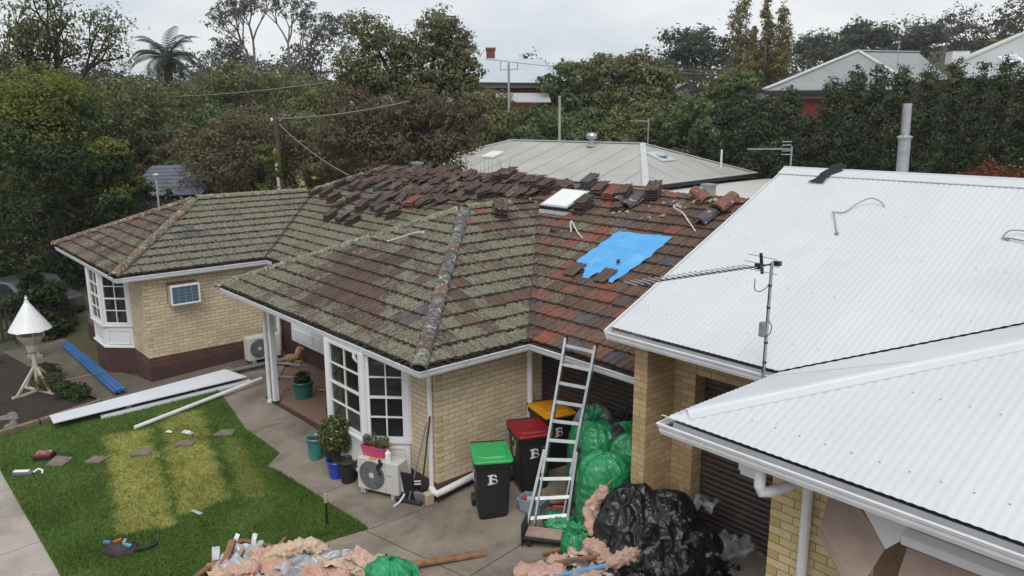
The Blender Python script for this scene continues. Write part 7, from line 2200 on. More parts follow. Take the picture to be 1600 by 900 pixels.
tree('dense_tree', 'dark olive tree filling behind the broad dense tree', (-39.49,4.08), 8.25, 8, 6000, .28, BROWNG, nb=10, zbot=.05, seed=15)
# --- palm
def palm(xy, ztop, seed, label):
    x, y = xy; z0 = tz_(x, y); H = ztop-z0-1.3
    t = thing('palm_tree', label, 'palm', (x, y, z0)); rs = random.Random(seed)
    b = MB(); b.tube([(0,0,0),(.1,0,H*.5),(0,0,H)], [.32,.26,.30], 10); b.build('trunk', BARK, t)
    Vs, Ts = [], []
    for k in range(34):
        a = k*2.4+rs.uniform(-.5,.5); el = rad(72-88*(k/34)**.8+rs.uniform(-12,12)); L_ = rs.uniform(2.3,3.5)
        p = Vector((0,0,H)); prev = None
        for i in range(14):
            f = i/13
            e = el - (1.9+.5*math.sin(k*1.7))*f**1.7
            d = Vector((math.cos(a)*math.cos(e), math.sin(a)*math.cos(e), math.sin(e)))
            q_ = p + d*L_/13
            s_ = d.cross(Vector((0,0,1))).normalized()
            ll = .62*math.sin(PI*min(1,.12+f*.86))
            for sg in (-1,1):
                for w_ in (0,.5):
                    o_ = p.lerp(q_, w_)
                    tip = o_ + s_*sg*ll*.85 + d*ll*.35 - Vector((0,0,ll*.45))
                    Vs += [o_, o_+d*.09, tip+d*.02, tip]
                    Ts += [rs.random()]*4
            p = q_
    V = np.array([tuple(v) for v in Vs])
    link('frond', mesh_np('frond', V, np.arange(len(V)).reshape(-1,4), PALMG, {'tint': np.array(Ts)}), t)
    tree_d = MB()
    for k in range(9):
        a = k*.7; tree_d.tube([(.2*math.cos(a),.2*math.sin(a),H-.1),(.5*math.cos(a),.5*math.sin(a),H-.5),(.55*math.cos(a),.55*math.sin(a),H-1.1)], [.05,.08,.03], 5)
    tree_d.build('fruit_stalk', mat('orange_stalk', (.25,.12,.04), (.18,.08,.03), 6, .8), t)
palm((-50.49,12.77), 11.24, 5, 'palm with drooping fronds rising over the mixed trees')
# --- tall gum and trees behind the bedroom wing
branchy('gum_tree', 'tall open gum with pale branching limbs high above the other trees', (-49.40,20.11), 15.93, 33, 9, .20, GUM, spread=.50, levels=6, trunk=.30, bark=GREYBARK, tip_r=.55, first=.36, kids=(2,3), upb=.14, shrink=.72, fill=.75, wide=.9)
branchy('gum_tree', 'wispy grey gum between the palm and the tall open gum', (-55.98,18.64), 11.60, 8, 24, .30, GUM, spread=.55, levels=4, trunk=.2, bark=GREYBARK, tip_r=1.0)
branchy('gum_tree', 'leaning pale-limbed gum just beyond the tall one', (-50.25,25.23), 12.00, 41, 20, .30, GUM, spread=.6, levels=4, trunk=.2, bark=GREYBARK, tip_r=1.0)
MIXED = [
 (215,40,118,5.5,BROWNG,9,'brown-green tree beside the broad dense tree, below the palm'), (285,46,128,6.5,OLIVE2,10,'olive tree directly below the palm'), (330,40,160,5.5,MIDG,10,'fresh green tree under the service wire'),
 (370,44,95,6.0,BROWNG,10,'brownish tree under the wispy gum'), (440,46,98,7.0,BROWNG,11,'brown-green tree under the tall open gum'), (500,44,120,6.0,OLIVE2,10,'olive tree between the tall gum and the big round-headed tree'),
 (255,41,205,5.0,RUSTY,9,'rusty brown tree over the blue roof'), (330,33,190,5.5,RUSTY,9,'dark rusty tree over the mossy roof of the bedroom wing'), (395,34,165,5.5,RUSTY,10,'dark brown tree beside the power pole'), (470,36,170,5.0,BROWNG,9,'dim brown-green tree behind the power pole'),
 (520,35,205,4.5,RUSTY,9,'low rusty tree in the shade behind the ridge pile'), (165,40,190,4.0,BROWNG,8,'dull brown-green tree beside the dense green pair'),
]
for k, (u_, v_) in enumerate([]): pass
MIX_POS = [(-33.03,5.41), (-37.72,9.17), (-30.61,8.19), (-33.70,10.74), (-33.97,13.48), (-30.69,14.20), (-33.23,6.70), (-23.60,5.59), (-23.44,7.30), (-23.95,9.76), (-22.10,10.36), (-34.09,4.20)]
MIX_Z = [7.72, 7.66, 6.42, 8.69, 8.72, 7.85, 4.99, 5.53, 6.19, 6.07, 5.10, 5.48]
for k, (_, D, _, w, m, nb, lb) in enumerate(MIXED):
    tree('mixed_tree', lb, MIX_POS[k], MIX_Z[k], w, 11500, .0042*D, m, nb=nb, zbot=.06, seed=50+k, trunk=.15, bark=DKBARK, clump=.32)
# the big round-headed tree behind the ridge
bx, by = (-17.95,12.09)
zb_ = tz_(bx, by)
RT = Vector((.656,.755,0)); FWD = Vector((-.755,.656,0))
def bl(side, up_, r, rz, fd=0):
    p_ = RT*side + FWD*fd
    return (p_.x, p_.y, up_-zb_, r, r, rz)
BB = [bl(-2.0,9.2,.95,.8), bl(-1.2,8.5,1.1,.9), bl(-.4,8.3,.9,.8), bl(.9,9.3,.95,.85), bl(1.4,8.9,.85,.85,.5), bl(.4,8.5,.9,.8), bl(1.95,8.1,.65,.55), bl(2.3,7.5,.45,.4), bl(-2.5,7.9,1.0,.8), bl(-2.9,6.9,1.0,.7,.4), bl(-1.6,7.3,1.1,.8),
      bl(-.3,7.2,1.0,.7), bl(1.0,7.4,1.0,.7), bl(1.8,7.0,.8,.6), bl(1.5,8.1,.8,.7)]
tree('round_headed_tree', 'large round-headed green tree with dark twisting limbs behind the tile ridge', (bx, by), 9.37, 7, 20000, .14, ROUNDL, seed=71, trunk=.30, bark=DKBARK, blobs=BB, fork=.42, clump=.36)
BB = [bl(-2.6,6.2,1.1,.8), bl(-1.2,6.0,1.1,.8), bl(.3,6.3,1.1,.8), bl(1.6,6.1,1.1,.8), bl(2.3,6.1,.8,.6), bl(-3.2,5.2,1.0,.8), bl(-2.0,5.0,1.1,.7), bl(-.6,4.7,1.0,.7), bl(1.0,4.8,1.0,.7), bl(1.9,5.0,.8,.6), bl(.2,3.9,.9,.6), bl(-1.6,3.9,.9,.6), bl(1.2,3.9,.8,.5)]
tree('brown_tree', 'brown withered tree under the large round-headed one behind the ridge', (-16.76,11.18), 7.4, 7, 22000, .125, RUSTY, seed=72, trunk=.22, bark=DKBARK, blobs=BB, fork=.3, clump=.4)
TR2 = [(785,52,138,4.4,OLIVE2,'green tree in front of the red brick house with blue-grey roof'), (740,52,178,4.0,BROWNG,'brown-green tree beside the metal-roofed house, under the blue-grey roof'), (845,53,150,3.5,MIDG,'green tree beside the thin pole, before the brick verandah'),
       (885,56,92,3.6,MIDG,'tall green tree with rounded top beside the blue-grey roof'), (935,55,84,4.0,BROWNG,'brown-topped tall tree, second from the blue-grey roof'), (985,54,82,4.2,BROWNG,'spiky-topped brown tree in the row behind the metal roof'), (1030,54,100,3.8,BROWNG,'tall brown-green tree nearest the grey gabled shed'),
       (1000,51,160,5.0,OLIVE2,'olive bushy tree behind the roof cowl of the metal roof'), (910,51,170,4.5,MIDG,'dark green bushy tree behind the pole and cowl'), (960,50,190,4.0,OLIVE2,'low olive bush above the metal roof ridge'), (1060,50,160,4.5,MIDG,'dark green bush beside the antenna of the metal roof'), (820,51,190,4.0,MIDG,'green bush above the left end of the metal roof'.replace('left','far'))]
TR2P = [(-30.93,26.12), (-31.42,25.55), (-29.14,29.70), (-30.30,32.94), (-28.14,33.90), (-26.04,34.80), (-24.76,36.27), (-23.66,32.96), (-26.08,30.18), (-24.06,30.97), (-21.43,34.00), (-28.49,27.40)]
TR2Z = [7.51, 5.89, 6.31, 9.62, 9.88, 9.89, 9.15, 6.61, 6.21, 5.42, 6.59, 5.41]
for k, (u_, D, v_, w, m, lb) in enumerate(TR2):
    tree('mixed_tree', lb, TR2P[k], TR2Z[k], w*D/41, 10500, .0042*D, m, nb=10, zbot=.08, seed=90+k, trunk=.14, bark=DKBARK, clump=.34)
# far gums
branchy('gum_tree', 'dark rounded gum on bare trunks standing alone beside the poplars', (-37.80,57.85), 13.84, 61, 60, .40, GUMD, spread=.5, levels=4, trunk=.28, bark=GREYBARK, tip_r=1.35, first=.40, upb=.25)
FG = [(1268,120,58,7,GUMD,'dark far gum beside the autumn poplars'), (1345,115,34,8,GUMD,'dark spreading far gum above the grey hipped roof'), (1300,125,72,9,GUMD,'low far gum between the two dark spreading ones'), (1432,110,38,8,GUM,'grey wispy far gum above the roof vent'), (1400,120,78,9,GUMD,'low far gum behind the roof vent')]
FGP = [(-51.58,106.02), (-44.38,106.68), (-52.02,113.13), (-37.01,107.54), (-43.25,115.60)]
FGZ = [17.11, 18.70, 16.27, 17.81, 15.30]
for k, (u_, D, v_, w, m, lb) in enumerate(FG):
    branchy('gum_tree', lb, FGP[k], FGZ[k], 120+k, 34, .58, m, spread=.62, levels=4, trunk=.3, tip_r=1.5 if k != 3 else 1.1, first=.34, fill=.9)
# poplars
for k, (xy_, zt_, w_, lb) in enumerate((((-30.41,54.16), 16.12, 2.9, 'tallest autumn poplar, first of the row from the lone gum'), ((-30.11,57.55), 15.99, 1.7, 'slim autumn poplar in the middle of the row'), ((-28.70,57.65), 15.33, 2.5, 'golden autumn poplar at the end of the row by the grey hipped roof'), ((-31.35,57.65), 13.65, 1.2, 'shortest slim poplar behind the tallest one'))):
    tree('poplar', lb, xy_, zt_, w_, 9000, .19, POPL, 'column', zbot=.12, nb=13, seed=130+k, trunk=.16, group='autumn poplars in a row', bark=GREYBARK, clump=.42)
for k, (xy_, zt_, w_, m_, lb) in enumerate((((-21.03,37.51), 8.23, 4.5, OLIVE2, 'olive tree under the poplars'), ((-18.67,37.17), 8.52, 4.5, MIDG, 'green tree at the foot of the poplars'), ((-18.23,31.58), 6.88, 4.5, MIDG, 'green bush before the grey gabled shed'))):
    tree('mixed_tree', lb, xy_, zt_, w_, 5000, .26, m_, nb=9, zbot=.05, seed=140+k)
# tall clipped screen of columnar trees behind the house
HD = [(-19.49,33.18), (-17.97,33.41), (-16.49,33.58), (-14.80,33.24), (-13.22,32.78), (-11.64,32.31), (-9.91,31.24), (-8.22,30.14), (-6.64,28.91), (-5.10,27.64), (-3.60,26.31), (-2.15,24.93), (-1.00,23.97), (0.09,22.94), (1.08,22.10), (2.02,21.35)]
HZ = [5.96, 6.76, 7.02, 6.84, 7.27, 5.80, 7.51, 8.00, 7.88, 7.86, 7.78, 7.74, 7.56, 7.74, 7.45, 7.44]
HDD = [48, 47, 46, 44.5, 43, 41.5, 39.5, 37.5, 35.5, 33.5, 31.5, 29.5, 28, 26.5, 25.2, 24]
hl = ['lowest screen tree at the metal-roofed house end', 'second screen tree from the metal-roofed house', 'third screen tree from the metal-roofed house', 'screen tree before the white eave of the red brick house', 'screen tree whose top stands against the dark gutter of the red brick house', 'short screen tree in front of the red brick wall', 'screen tree just past the red brick wall, before the grey hipped roof', 'screen tree before the middle of the grey hipped roof', 'screen tree below the roof vent of the grey hipped roof', 'screen tree beside the roof-top mast, behind the flue', 'screen tree behind the flue pipe top', 'screen tree before the white chimney', 'screen tree past the white chimney', 'tallest screen tree, before the ribbed roof with white hatch', 'screen tree behind the red autumn bush', 'end screen tree beyond the red autumn bush']
for k in range(16):
    tree('screen_tree', hl[k], HD[k], HZ[k], .054*HDD[k], 13000, .0037*HDD[k], HEDGE, 'column', zbot=.0, nb=11, seed=160+k, trunk=.07, group='row of tall dark screen trees', clump=.5, cat='screen tree', up=.1)
for k, (xy_, zt_, w_, m_, lb) in enumerate((((-33.91,-4.74), 8.66, 7.5, OLIVE2, 'olive tree beyond the garden bed, next to the broad dense tree'), ((-41.81,-7.74), 9.86, 8.5, BROWNG, 'brown-green tree further along the garden boundary'), ((-38.92,-10.51), 8.15, 8, MIDG, 'green tree at the street end of the garden boundary'), ((-47.52,-2.12), 9.00, 9, MIDG, 'tall green tree behind the parked car'), ((-44.99,-14.44), 9.11, 9, OLIVE2, 'olive street tree past the garden bed'), ((3.98,20.55), 6.97, 6, BROWNG, 'brown-green tree past the end of the dark screen'), ((4.89,27.70), 8.17, 8, OLIVE2, 'olive tree past the end of the dark screen'))):
    tree('mixed_tree', lb, xy_, zt_, w_, 8000, .16, m_, nb=11, zbot=.04, seed=220+k, trunk=.18, bark=DKBARK, clump=.32)
tree('red_bush', 'red autumn bush glowing behind the white ridge', (2.22,16.24), 4.65, 2.7, 5500, .10, REDL, nb=9, zbot=.1, seed=180, trunk=.05, cat='shrub')
tree('red_bush', 'small red-leaved shrub inside the dark screen trees by the brick wall', (-10.64,31.17), 5.92, 1.0, 420, .15, REDL, 'column', nb=5, zbot=.2, seed=181, trunk=.03, cat='shrub')
tree('green_shrub', 'bright yellow-green shrub beside the power pole', (-16.39,4.74), 4.76, 1.7, 4200, .11, YELG, nb=8, zbot=.1, seed=182, trunk=.05, cat='shrub')
tree('green_shrub', 'patch of yellow-green shrub at the far side of the power pole', (-27.04,12.31), 6.05, 2.6, 1500, .2, YELG, nb=6, zbot=.3, seed=183, trunk=.05, cat='shrub')
tree('flowering_shrub', 'pale yellow flowering shrub peeping over the roof beside the power pole', (-14.69,5.17), 3.96, 1.9, 1500, .10, YELF, nb=7, zbot=.2, seed=184, trunk=.04, cat='shrub')
tree('purple_shrub', 'dark purple shrub behind the hip of the bedroom wing', (-18.26,3.35), 4.39, 1.7, 2600, .12, PURPL, 'cone', zbot=.05, nb=7, seed=185, trunk=.05, cat='shrub')
tree('green_shrub', 'green shrub growing across the blue roof', (-21.82,3.06), 3.15, .8, 700, .12, GREENL, nb=6, zbot=.1, seed=186, trunk=.04, cat='shrub')
# bare twiggy shrubs before the metal roof
b = MB(); rs = random.Random(8)
x0, y0 = (-12.26,9.50)
ts_ = thing('bare_shrub', 'bare twiggy shrub in front of the metal roof behind the ridge', 'shrub', (x0, y0, tz_(x0, y0)))
for k in range(70):
    s_ = rs.uniform(-2.2,2.0); p0 = RT*s_ + FWD*rs.uniform(-.6,.6)
    h_ = rs.uniform(3.4,4.9)-.25*abs(s_)
    P = [p0, p0+Vector((rs.uniform(-.15,.15),rs.uniform(-.15,.15),h_*.5)), p0+Vector((rs.uniform(-.3,.3),rs.uniform(-.3,.3),h_))]
    b.tube(P, [.016,.012,.004], 4, cap=False)
b.build('twig', mat('bare_twig', (.085,.055,.045), (.05,.035,.03), 9, .9), ts_)
# wooded skyline: too far to tell one tree from the next
r = np.random.default_rng(5); blobs = []
for k in range(260):
    a = r.uniform(rad(98), rad(186)); d = r.uniform(105, 190)
    x, y = CAM.x+d*math.cos(a), CAM.y+d*math.sin(a)
    R_ = r.uniform(2.6,4.6)
    blobs.append((x, y, terrain_z(x, y)+R_*.75, R_, R_, R_*.85))
V, T = crown_np(blobs, 130000, .50, 6, .30, .5)
kind(link('distant_woods', mesh_np('distant_woods', V, np.arange(len(V)).reshape(-1,4), WOODS, {'tint': T})), 'stuff')
for k, (xy_, zt_, lb) in enumerate((((-24.52,99.04), 14.46, 'yellow-green tree below the wooded hill beside the ribbed roof'),)):
    tree('hill_tree', lb, xy_, zt_, 9, 2500, .5, YELG, nb=8, zbot=.1, seed=190)
# undergrowth behind the house so that no bare ground shows between the trunks
blobs = []
for k in range(300):
    D = r.uniform(29, 62); s_ = r.uniform(-.66,.62)*D
    p_ = Vector((CAM.x, CAM.y, 0)) + FWD*D + RT*s_
    if -33 < p_.x < -4 and 10 < p_.y < 36: continue
    R_ = r.uniform(.9,1.7); blobs.append((p_.x, p_.y, terrain_z(p_.x, p_.y)+R_*.6, R_*1.3, R_*1.3, R_))
V, T = crown_np(blobs, 34000, .26, 8, .45, .4)
kind(link('undergrowth', mesh_np('undergrowth', V, np.arange(len(V)).reshape(-1,4), BROWNG, {'tint': T})), 'stuff')

# ------------------------------------------------------------------ houses beyond
def ribbed(name, c1, c2, dirv, pitch=.2, k=.25, rough=.5, metal=.2, dirt=None):
    m = bpy.data.materials.new(name); nt, b = nodes(m); v = pos_(nt)
    d = N(nt, 'ShaderNodeVectorMath', operation='DOT_PRODUCT'); nt.links.new(v, d.inputs[0]); d.inputs[1].default_value = (*dirv, 0)
    w = math_(nt, 'SINE', math_(nt, 'MULTIPLY', d.outputs['Value'], 2*PI/pitch))
    col = mixc(nt, step_(nt, noise_(nt, v, .6, 8, .62), .3, .7), c1, c2)
    if dirt: col = mixc(nt, math_(nt, 'MULTIPLY', step_(nt, noise_(nt, v, 1.7, 9, .7), .5, .72), .7), col, dirt)
    nt.links.new(col, b.inputs['Base Color']); b.inputs['Roughness'].default_value = rough; b.inputs['Metallic'].default_value = metal
    bump_(nt, b, w, k, .02)
    return m
def solid(t, name, faces, m, th=.06):
    """roof slabs: each face a list of 3D points, thickened downwards"""
    for f in faces:
        b = MB(); b.prism([Vector(p_)-Vector((0,0,th)) for p_ in f], (0,0,th)); o = b.build(name, m, t)
def hip_house(name, label, A, e1, L1, e2, L2, zb, ze, zr, a, dd, roofm, wallm, ov=.45, gut=None):
    t = thing(name, label, 'house', (A[0], A[1], zb))
    A = Vector((A[0], A[1], 0)); e1 = Vector((*e1,0)); e2 = Vector((*e2,0)); o0 = Vector((A.x, A.y, zb))
    def P(s, d, z): return A + e1*s + e2*d + Vector((0,0,z)) - o0
    c = [P(0,0,ze), P(L1,0,ze), P(L1,L2,ze), P(0,L2,ze)]; r0 = P(a,dd,zr); r1 = P(L1-a,dd,zr)
    solid(t, 'roof', [[c[0],c[1],r1,r0],[c[1],c[2],r1],[c[2],c[3],r0,r1],[c[3],c[0],r0]], roofm)
    cm = bpy.data.materials.get('far_capping') or mat('far_capping', (.52,.53,.52), (.45,.46,.45), 2, .5)
    for p_, q_ in ((r0,r1),(c[0],r0),(c[1],r1),(c[3],r0),(c[2],r1)):
        b = MB(); b.bar(p_+Vector((0,0,.03)), q_+Vector((0,0,.03)), .30, .05); b.build('roof_capping', cm, t)
    w = [P(ov,ov,ze-.02), P(L1-ov,ov,ze-.02), P(L1-ov,L2-ov,ze-.02), P(ov,L2-ov,ze-.02)]
    b = MB(); b.prism([Vector((p_.x,p_.y,-.5)) for p_ in w], (0,0,ze-.02-zb+.5)); b.build('wall', wallm, t)
    for p_, q_ in ((c[0],c[1]),(c[0],c[3]),(c[1],c[2]),(c[2],c[3])):
        b = MB(); b.bar(p_-Vector((0,0,.10)), q_-Vector((0,0,.10)), .12, .14); b.build('gutter', gut or DARKMET, t)
    return t, P
NR = ribbed('weathered_roof_steel', (.36,.36,.33), (.42,.42,.395), (.993,.12), .76, .15, .5, .1, (.41,.385,.29))
nh, NP = hip_house('neighbour_house', 'low house with weathered pale metal hip roof behind the stripped ridge', (-12.6,20.34), (-.993,-.12), 17.5, (-.12,.993), 10.9, .6, 2.72, 4.33, 4.1, 6.0, NR, mat('dark_wall', (.03,.03,.03), (.02,.02,.02), 3, .8), gut=DARKMET)
b = MB(); b.bar(NP(0,-.03,2.76), NP(17.5,-.03,2.76), .16, .05); b.bar(NP(-.03,0,2.761), NP(-.03,10.9,2.761), .16, .05); b.build('eave_flashing', mat('pale_eave', (.55,.57,.58), (.42,.43,.43), 9, .5), nh)
b = MB()
for k in range(1, 12):
    s_ = 1.52*k
    d1_ = min(6.0, s_/4.1*6.0, (17.5-s_)/4.1*6.0)
    if d1_ > .3: b.bar(NP(s_,.05,2.745), NP(s_,d1_-.05,2.735+1.61*d1_/6.0), .018, .012)
for k in range(1, 8):
    d_ = 1.52*k; s1_ = min(4.1, d_/6.0*4.1, (10.9-d_)/4.9*4.1)
    if s1_ > .3: b.bar(NP(.05,d_,2.745), NP(s1_-.05,d_,2.735+1.61*s1_/4.1), .018, .012)
kind(b.build('roof_rib', NR, nh), 'stuff')
# roof turbine, rooflights, pipe
def rp(s, d): 
    f = min(d/6.0, 1) if d <= 6 else (10.9-d)/4.9
    return NP(s, d, 2.72+1.61*f)
c_ = rp(6.9,5.3)
tv = MB(); tv.lathe(c_, [(.30,0),(.18,.10),(.17,.38)], 16); o_ = tv.build('vent_base', GALV, nh)
tv = MB(); tv.lathe(c_+Vector((0,0,.38)), [(.20,0),(.30,.08),(.32,.18),(.26,.30),(.06,.36)], 18); tv.build('turbine', ALU, o_, smooth=True)
for s_, d_ in ((12.6,2.6),):
    b = MB(); b.prism([rp(s_,d_)+Vector((0,0,.02)), rp(s_-.9,d_)+Vector((0,0,.02)), rp(s_-.9,d_+.9)+Vector((0,0,.02)), rp(s_,d_+.9)+Vector((0,0,.02))], (0,0,.14)); b.build('rooflight', WHITE, nh, bevel=.03)
def rpe(s, d): return NP(s, d, 2.72+1.61*min(s/4.1,1))
b = MB(); q1 = [rpe(2.0,4.6), rpe(2.0,5.9), rpe(3.0,5.9), rpe(3.0,4.6)]; b.prism([p_+Vector((0,0,.02)) for p_ in q1], (0,0,.05)); o_ = b.build('rooflight_flashing', mat('pale_flash', (.52,.56,.6), (.46,.5,.54), 4, .45), nh)
b = MB(); b.lathe(rpe(2.5,5.25)+Vector((0,0,.05)), [(.34,0),(.33,.08),(.22,.17),(.05,.20)], 18); b.build('rooflight_dome', mat('dome_acrylic', (.38,.45,.5), (.34,.41,.46), 2, .2), o_, smooth=True)
b = MB(); b.tube([rpe(.9,8.6)+Vector((0,0,-.1)), rpe(.9,8.6)+Vector((0,0,.95))], .055, 8); b.build('vent_pipe', PVC, nh)
def tv_antenna(name, label, base, h, boomdir, L_, n, twist=0):
    t = thing(name, label, 'antenna', base)
    b = MB(); b.tube([(0,0,-.2),(0,0,h)], .028, 8); b.build('mast', GALV, t)
    d = Vector((*boomdir,0)).normalized(); s_ = d.cross(Vector((0,0,1)))
    b = MB(); b.bar(Vector((0,0,h-.08)), Vector((0,0,h-.08))+d*L_, .03, .03); bo = b.build('boom', GALV, t)
    for k in range(n):
        p_ = Vector((0,0,h-.06))+d*(.15+(L_-.2)*k/(n-1)); b = MB(); b.tube([p_-s_*.14, p_+s_*.14], .008, 5); b.build('element', ALU, bo)
    return t
an2 = tv_antenna('television_antenna', 'television antenna on a mast beyond the metal roof ridge', (-17.49,26.34,4.22), 1.35, (-.656,-.755), 1.0, 5)
an3 = tv_antenna('television_antenna', 'television antenna with four reflector bars behind the white ridge end', (-3.06,15.50,3.49), 1.35, (-.656,-.755), 1.35, 11)
for k in range(4):
    b = MB(); z = 1.35-.08+(.22,.12,-.05,-.16)[k]; p_ = Vector((0,0,z)); b.tube([p_-RT*.30, p_-RT*.02], .012, 6); b.build('reflector_rod', ALU, an3)
# thin pale pole beside the metal roof
b = MB(); b.tube([(0,0,0),(-.05,0,5.2)], [.09,.07], 8); o = b.build('pale_pole', mat('pale_pole', (.40,.37,.33), (.30,.27,.24), 5, .8)); x0, y0 = (-23.41,25.62); o.location = (x0, y0, 6.88-5.2)
tag(o, 'thin pale timber pole among the trees behind the metal roof', 'pole')
# flat patio roof
t = thing('patio_roof', 'flat off-white patio roof behind the stripped ridge with a grey duct', 'roof', (-8,18,2.4))
b = MB(); b.prism([(-13.2+8,13.2-18,-.08),(-.0+8,12.6-18,-.08),(-3.0+8,20.5-18,-.08),(-9.0+8,27.5-18,-.08),(-13.6+8,32.0-18,-.08)], (0,0,.09)); b.build('roof_sheet', ribbed('off_white_sheet', (.60,.575,.545), (.54,.52,.49), (.2,.98), .2, .12, .5, 0, (.50,.47,.43)), t)
for (x, y) in ((-12,14),(-1,13.4),(-9.2,26.5)):
    b = MB(); b.box((x+8-.05,y-18-.05,-2.6), (x+8+.05,y-18+.05,-.08)); b.build('post', WHITE, t)
x0, y0, _z = (-6.44,16.19,3.20)
b = MB(); b.box((x0-.17,y0-.17,2.2), (x0+.17,y0+.17,3.40)); b.box((x0-.21,y0-.21,3.40), (x0+.21,y0+.21,3.46)); tag(b.build('roof_duct', GALV), 'square grey duct standing on the flat off-white patio roof', 'duct')
# red brick house with the blue-grey roof
BGR = ribbed('blue_grey_roof', (.42,.475,.52), (.47,.52,.56), (.66,.75), .5, .1, .5, .1)
RBR = mat('red_brick_wall', (.19,.06,.04), (.13,.045,.032), 14, .9, obj=False, dirt=(.28,.18,.12), dscale=3, dlo=.5, dhi=.7)
rb = thing('red_brick_house', 'red brick house with blue-grey roof and brick chimneys among the far trees', 'house', (-36,30,4.0))
o0 = Vector((-36,30,4.0))
def qf(*L_): return [Vector(p_)-o0 for p_ in L_]
solid(rb, 'roof', [qf((-37.64,27.55,8.15), (-32.08,33.95,8.07), (-37.29,37.10,10.12), (-41.23,32.56,10.26)), qf((-32.08,33.95,8.07), (-39.54,43.65,8.67), (-37.29,37.10,10.12))], BGR)
solid(rb, 'verandah_roof', [qf((-34.12,25.50,6.73), (-29.54,30.77,6.70), (-31.83,32.71,7.35), (-36.54,27.29,7.40))], mat('verandah_iron', (.40,.41,.42), (.35,.36,.37), 2, .5))
b = MB(); b.prism(qf((-37.82,28.25,8.04), (-32.75,34.09,8.01), (-32.73,34.11,5.82), (-37.85,28.22,5.81)), FWD*5); b.build('wall', RBR, rb)
b = MB(); p0, p1 = qf((-37.56,27.49,8.08), (-32.00,33.88,8.00)); b.bar(p0, p1, .2, .16); b.build('gutter', DARKMET, rb)
b = MB(); p0, p1 = qf((-37.66,28.13,7.90), (-32.54,34.02,7.85)); b.bar(p0, p1, .15, .22); b.build('fascia', WHITE, rb)
for (u0, lbl) in ((0,''),):
    for c_, hw, zt_, zb__ in (((-40.68,34.72,10.23), .42, 11.07, 8.0), ((-34.36,26.74,9.21), .50, 10.88, 6.5)):
        x, y = c_[0]-o0.x, c_[1]-o0.y
        b = MB(); b.obox((x, y, (zt_+zb__)/2-o0.z), (hw*.8, hw, (zt_-zb__)/2), RZ(rad(49))); ch = b.build('chimney', RBR, rb)
        b = MB(); b.obox((x, y, zt_-o0.z-.08), (hw*.8+.06, hw+.06, .09), RZ(rad(49))); b.build('chimney_cap', RBR, ch)
ap = thing('power_pole', 'grey pole with a trident of insulators in front of the blue-grey roof', 'power pole', (-28.38,26.01,6.98))
b = MB(); b.tube([(0,0,-1),(0,0,1.95)], .07, 8); b.build('post', GALV, ap)
b = MB(); b.bar(-RT*.55+Vector((0,0,1.55)), RT*.55+Vector((0,0,1.62)), .05, .05); 
for s_ in (-.5,0,.55): b.bar(RT*s_+Vector((0,0,1.55)), RT*s_+Vector((0,0,2.05)), .035, .035)
b.build('crossarm', GALV, ap)
# grey hip-roofed house beyond the screen trees
GR = ribbed('grey_roof_steel', (.225,.235,.237), (.27,.28,.278), (.656,.755), .4, .12, .5, .15)
gh = thing('grey_roofed_house', 'red brick house with grey metal hip roof and round vent beyond the screen trees', 'house', (-11,33,3.0)); o0 = Vector((-11,33,3.0))
Lc, Rc, Ap, Re, Rb = (-16.31,35.32,7.22), (-10.34,42.18,7.27), (-15.45,44.69,9.81), (-19.07,62.63,10.84), (-18.95,71.91,8.18)
solid(gh, 'roof', [qf(Lc, Rc, Ap), qf(Rc, Rb, Re, Ap)], GR, .08)
for p_, q_ in ((Lc,Ap),(Rc,Ap),(Ap,Re)):
    p2, q2 = qf(p_, q_); b = MB(); b.bar(p2+Vector((0,0,.05)), q2+Vector((0,0,.05)), .30, .08); b.build('roof_capping', bpy.data.materials['far_capping'], gh)
b = MB(); p2, q2 = qf(Lc, Rc); b.bar(p2-Vector((0,0,.16)), q2-Vector((0,0,.16)), .16, .22); b.build('gutter', DARKMET, gh)
b = MB(); b.prism(qf((-16.32,35.91,7.09), (-10.70,42.38,7.14), (-10.67,42.41,6.77), (-16.31,35.93,6.72)), FWD*6); b.build('wall', mat('cream_render', (.46,.45,.42), (.4,.39,.36), 4, .8), gh)
b = MB(); b.prism(qf((-16.33,35.98,6.71), (-10.69,42.47,6.76), (-10.35,42.87,2.07), (-16.11,36.24,2.05)), FWD*6); b.build('brick_wall', mat('red_painted_brick', (.21,.035,.03), (.16,.03,.026), 12, .85), gh)
c_ = qf((-16.75,50.06,9.51))[0]
b = MB(); b.lathe(c_, [(.24,-.3),(.20,.1),(.20,.22),(.32,.30),(.34,.45),(.26,.60),(.05,.66)], 16); b.build('turbine_vent', ALU, gh, smooth=True)
b = MB(); p2 = qf((-13.42,37.88,6.92))[0]; b.tube([p2, p2+Vector((0,0,1.1))], .05, 8); b.build('vent_pipe', PVC, gh)
tv_antenna('television_antenna', 'thin lattice television mast behind the grey hipped roof', (-14.40,48.19,8.70), 1.9, (-.5,.8), .9, 7)
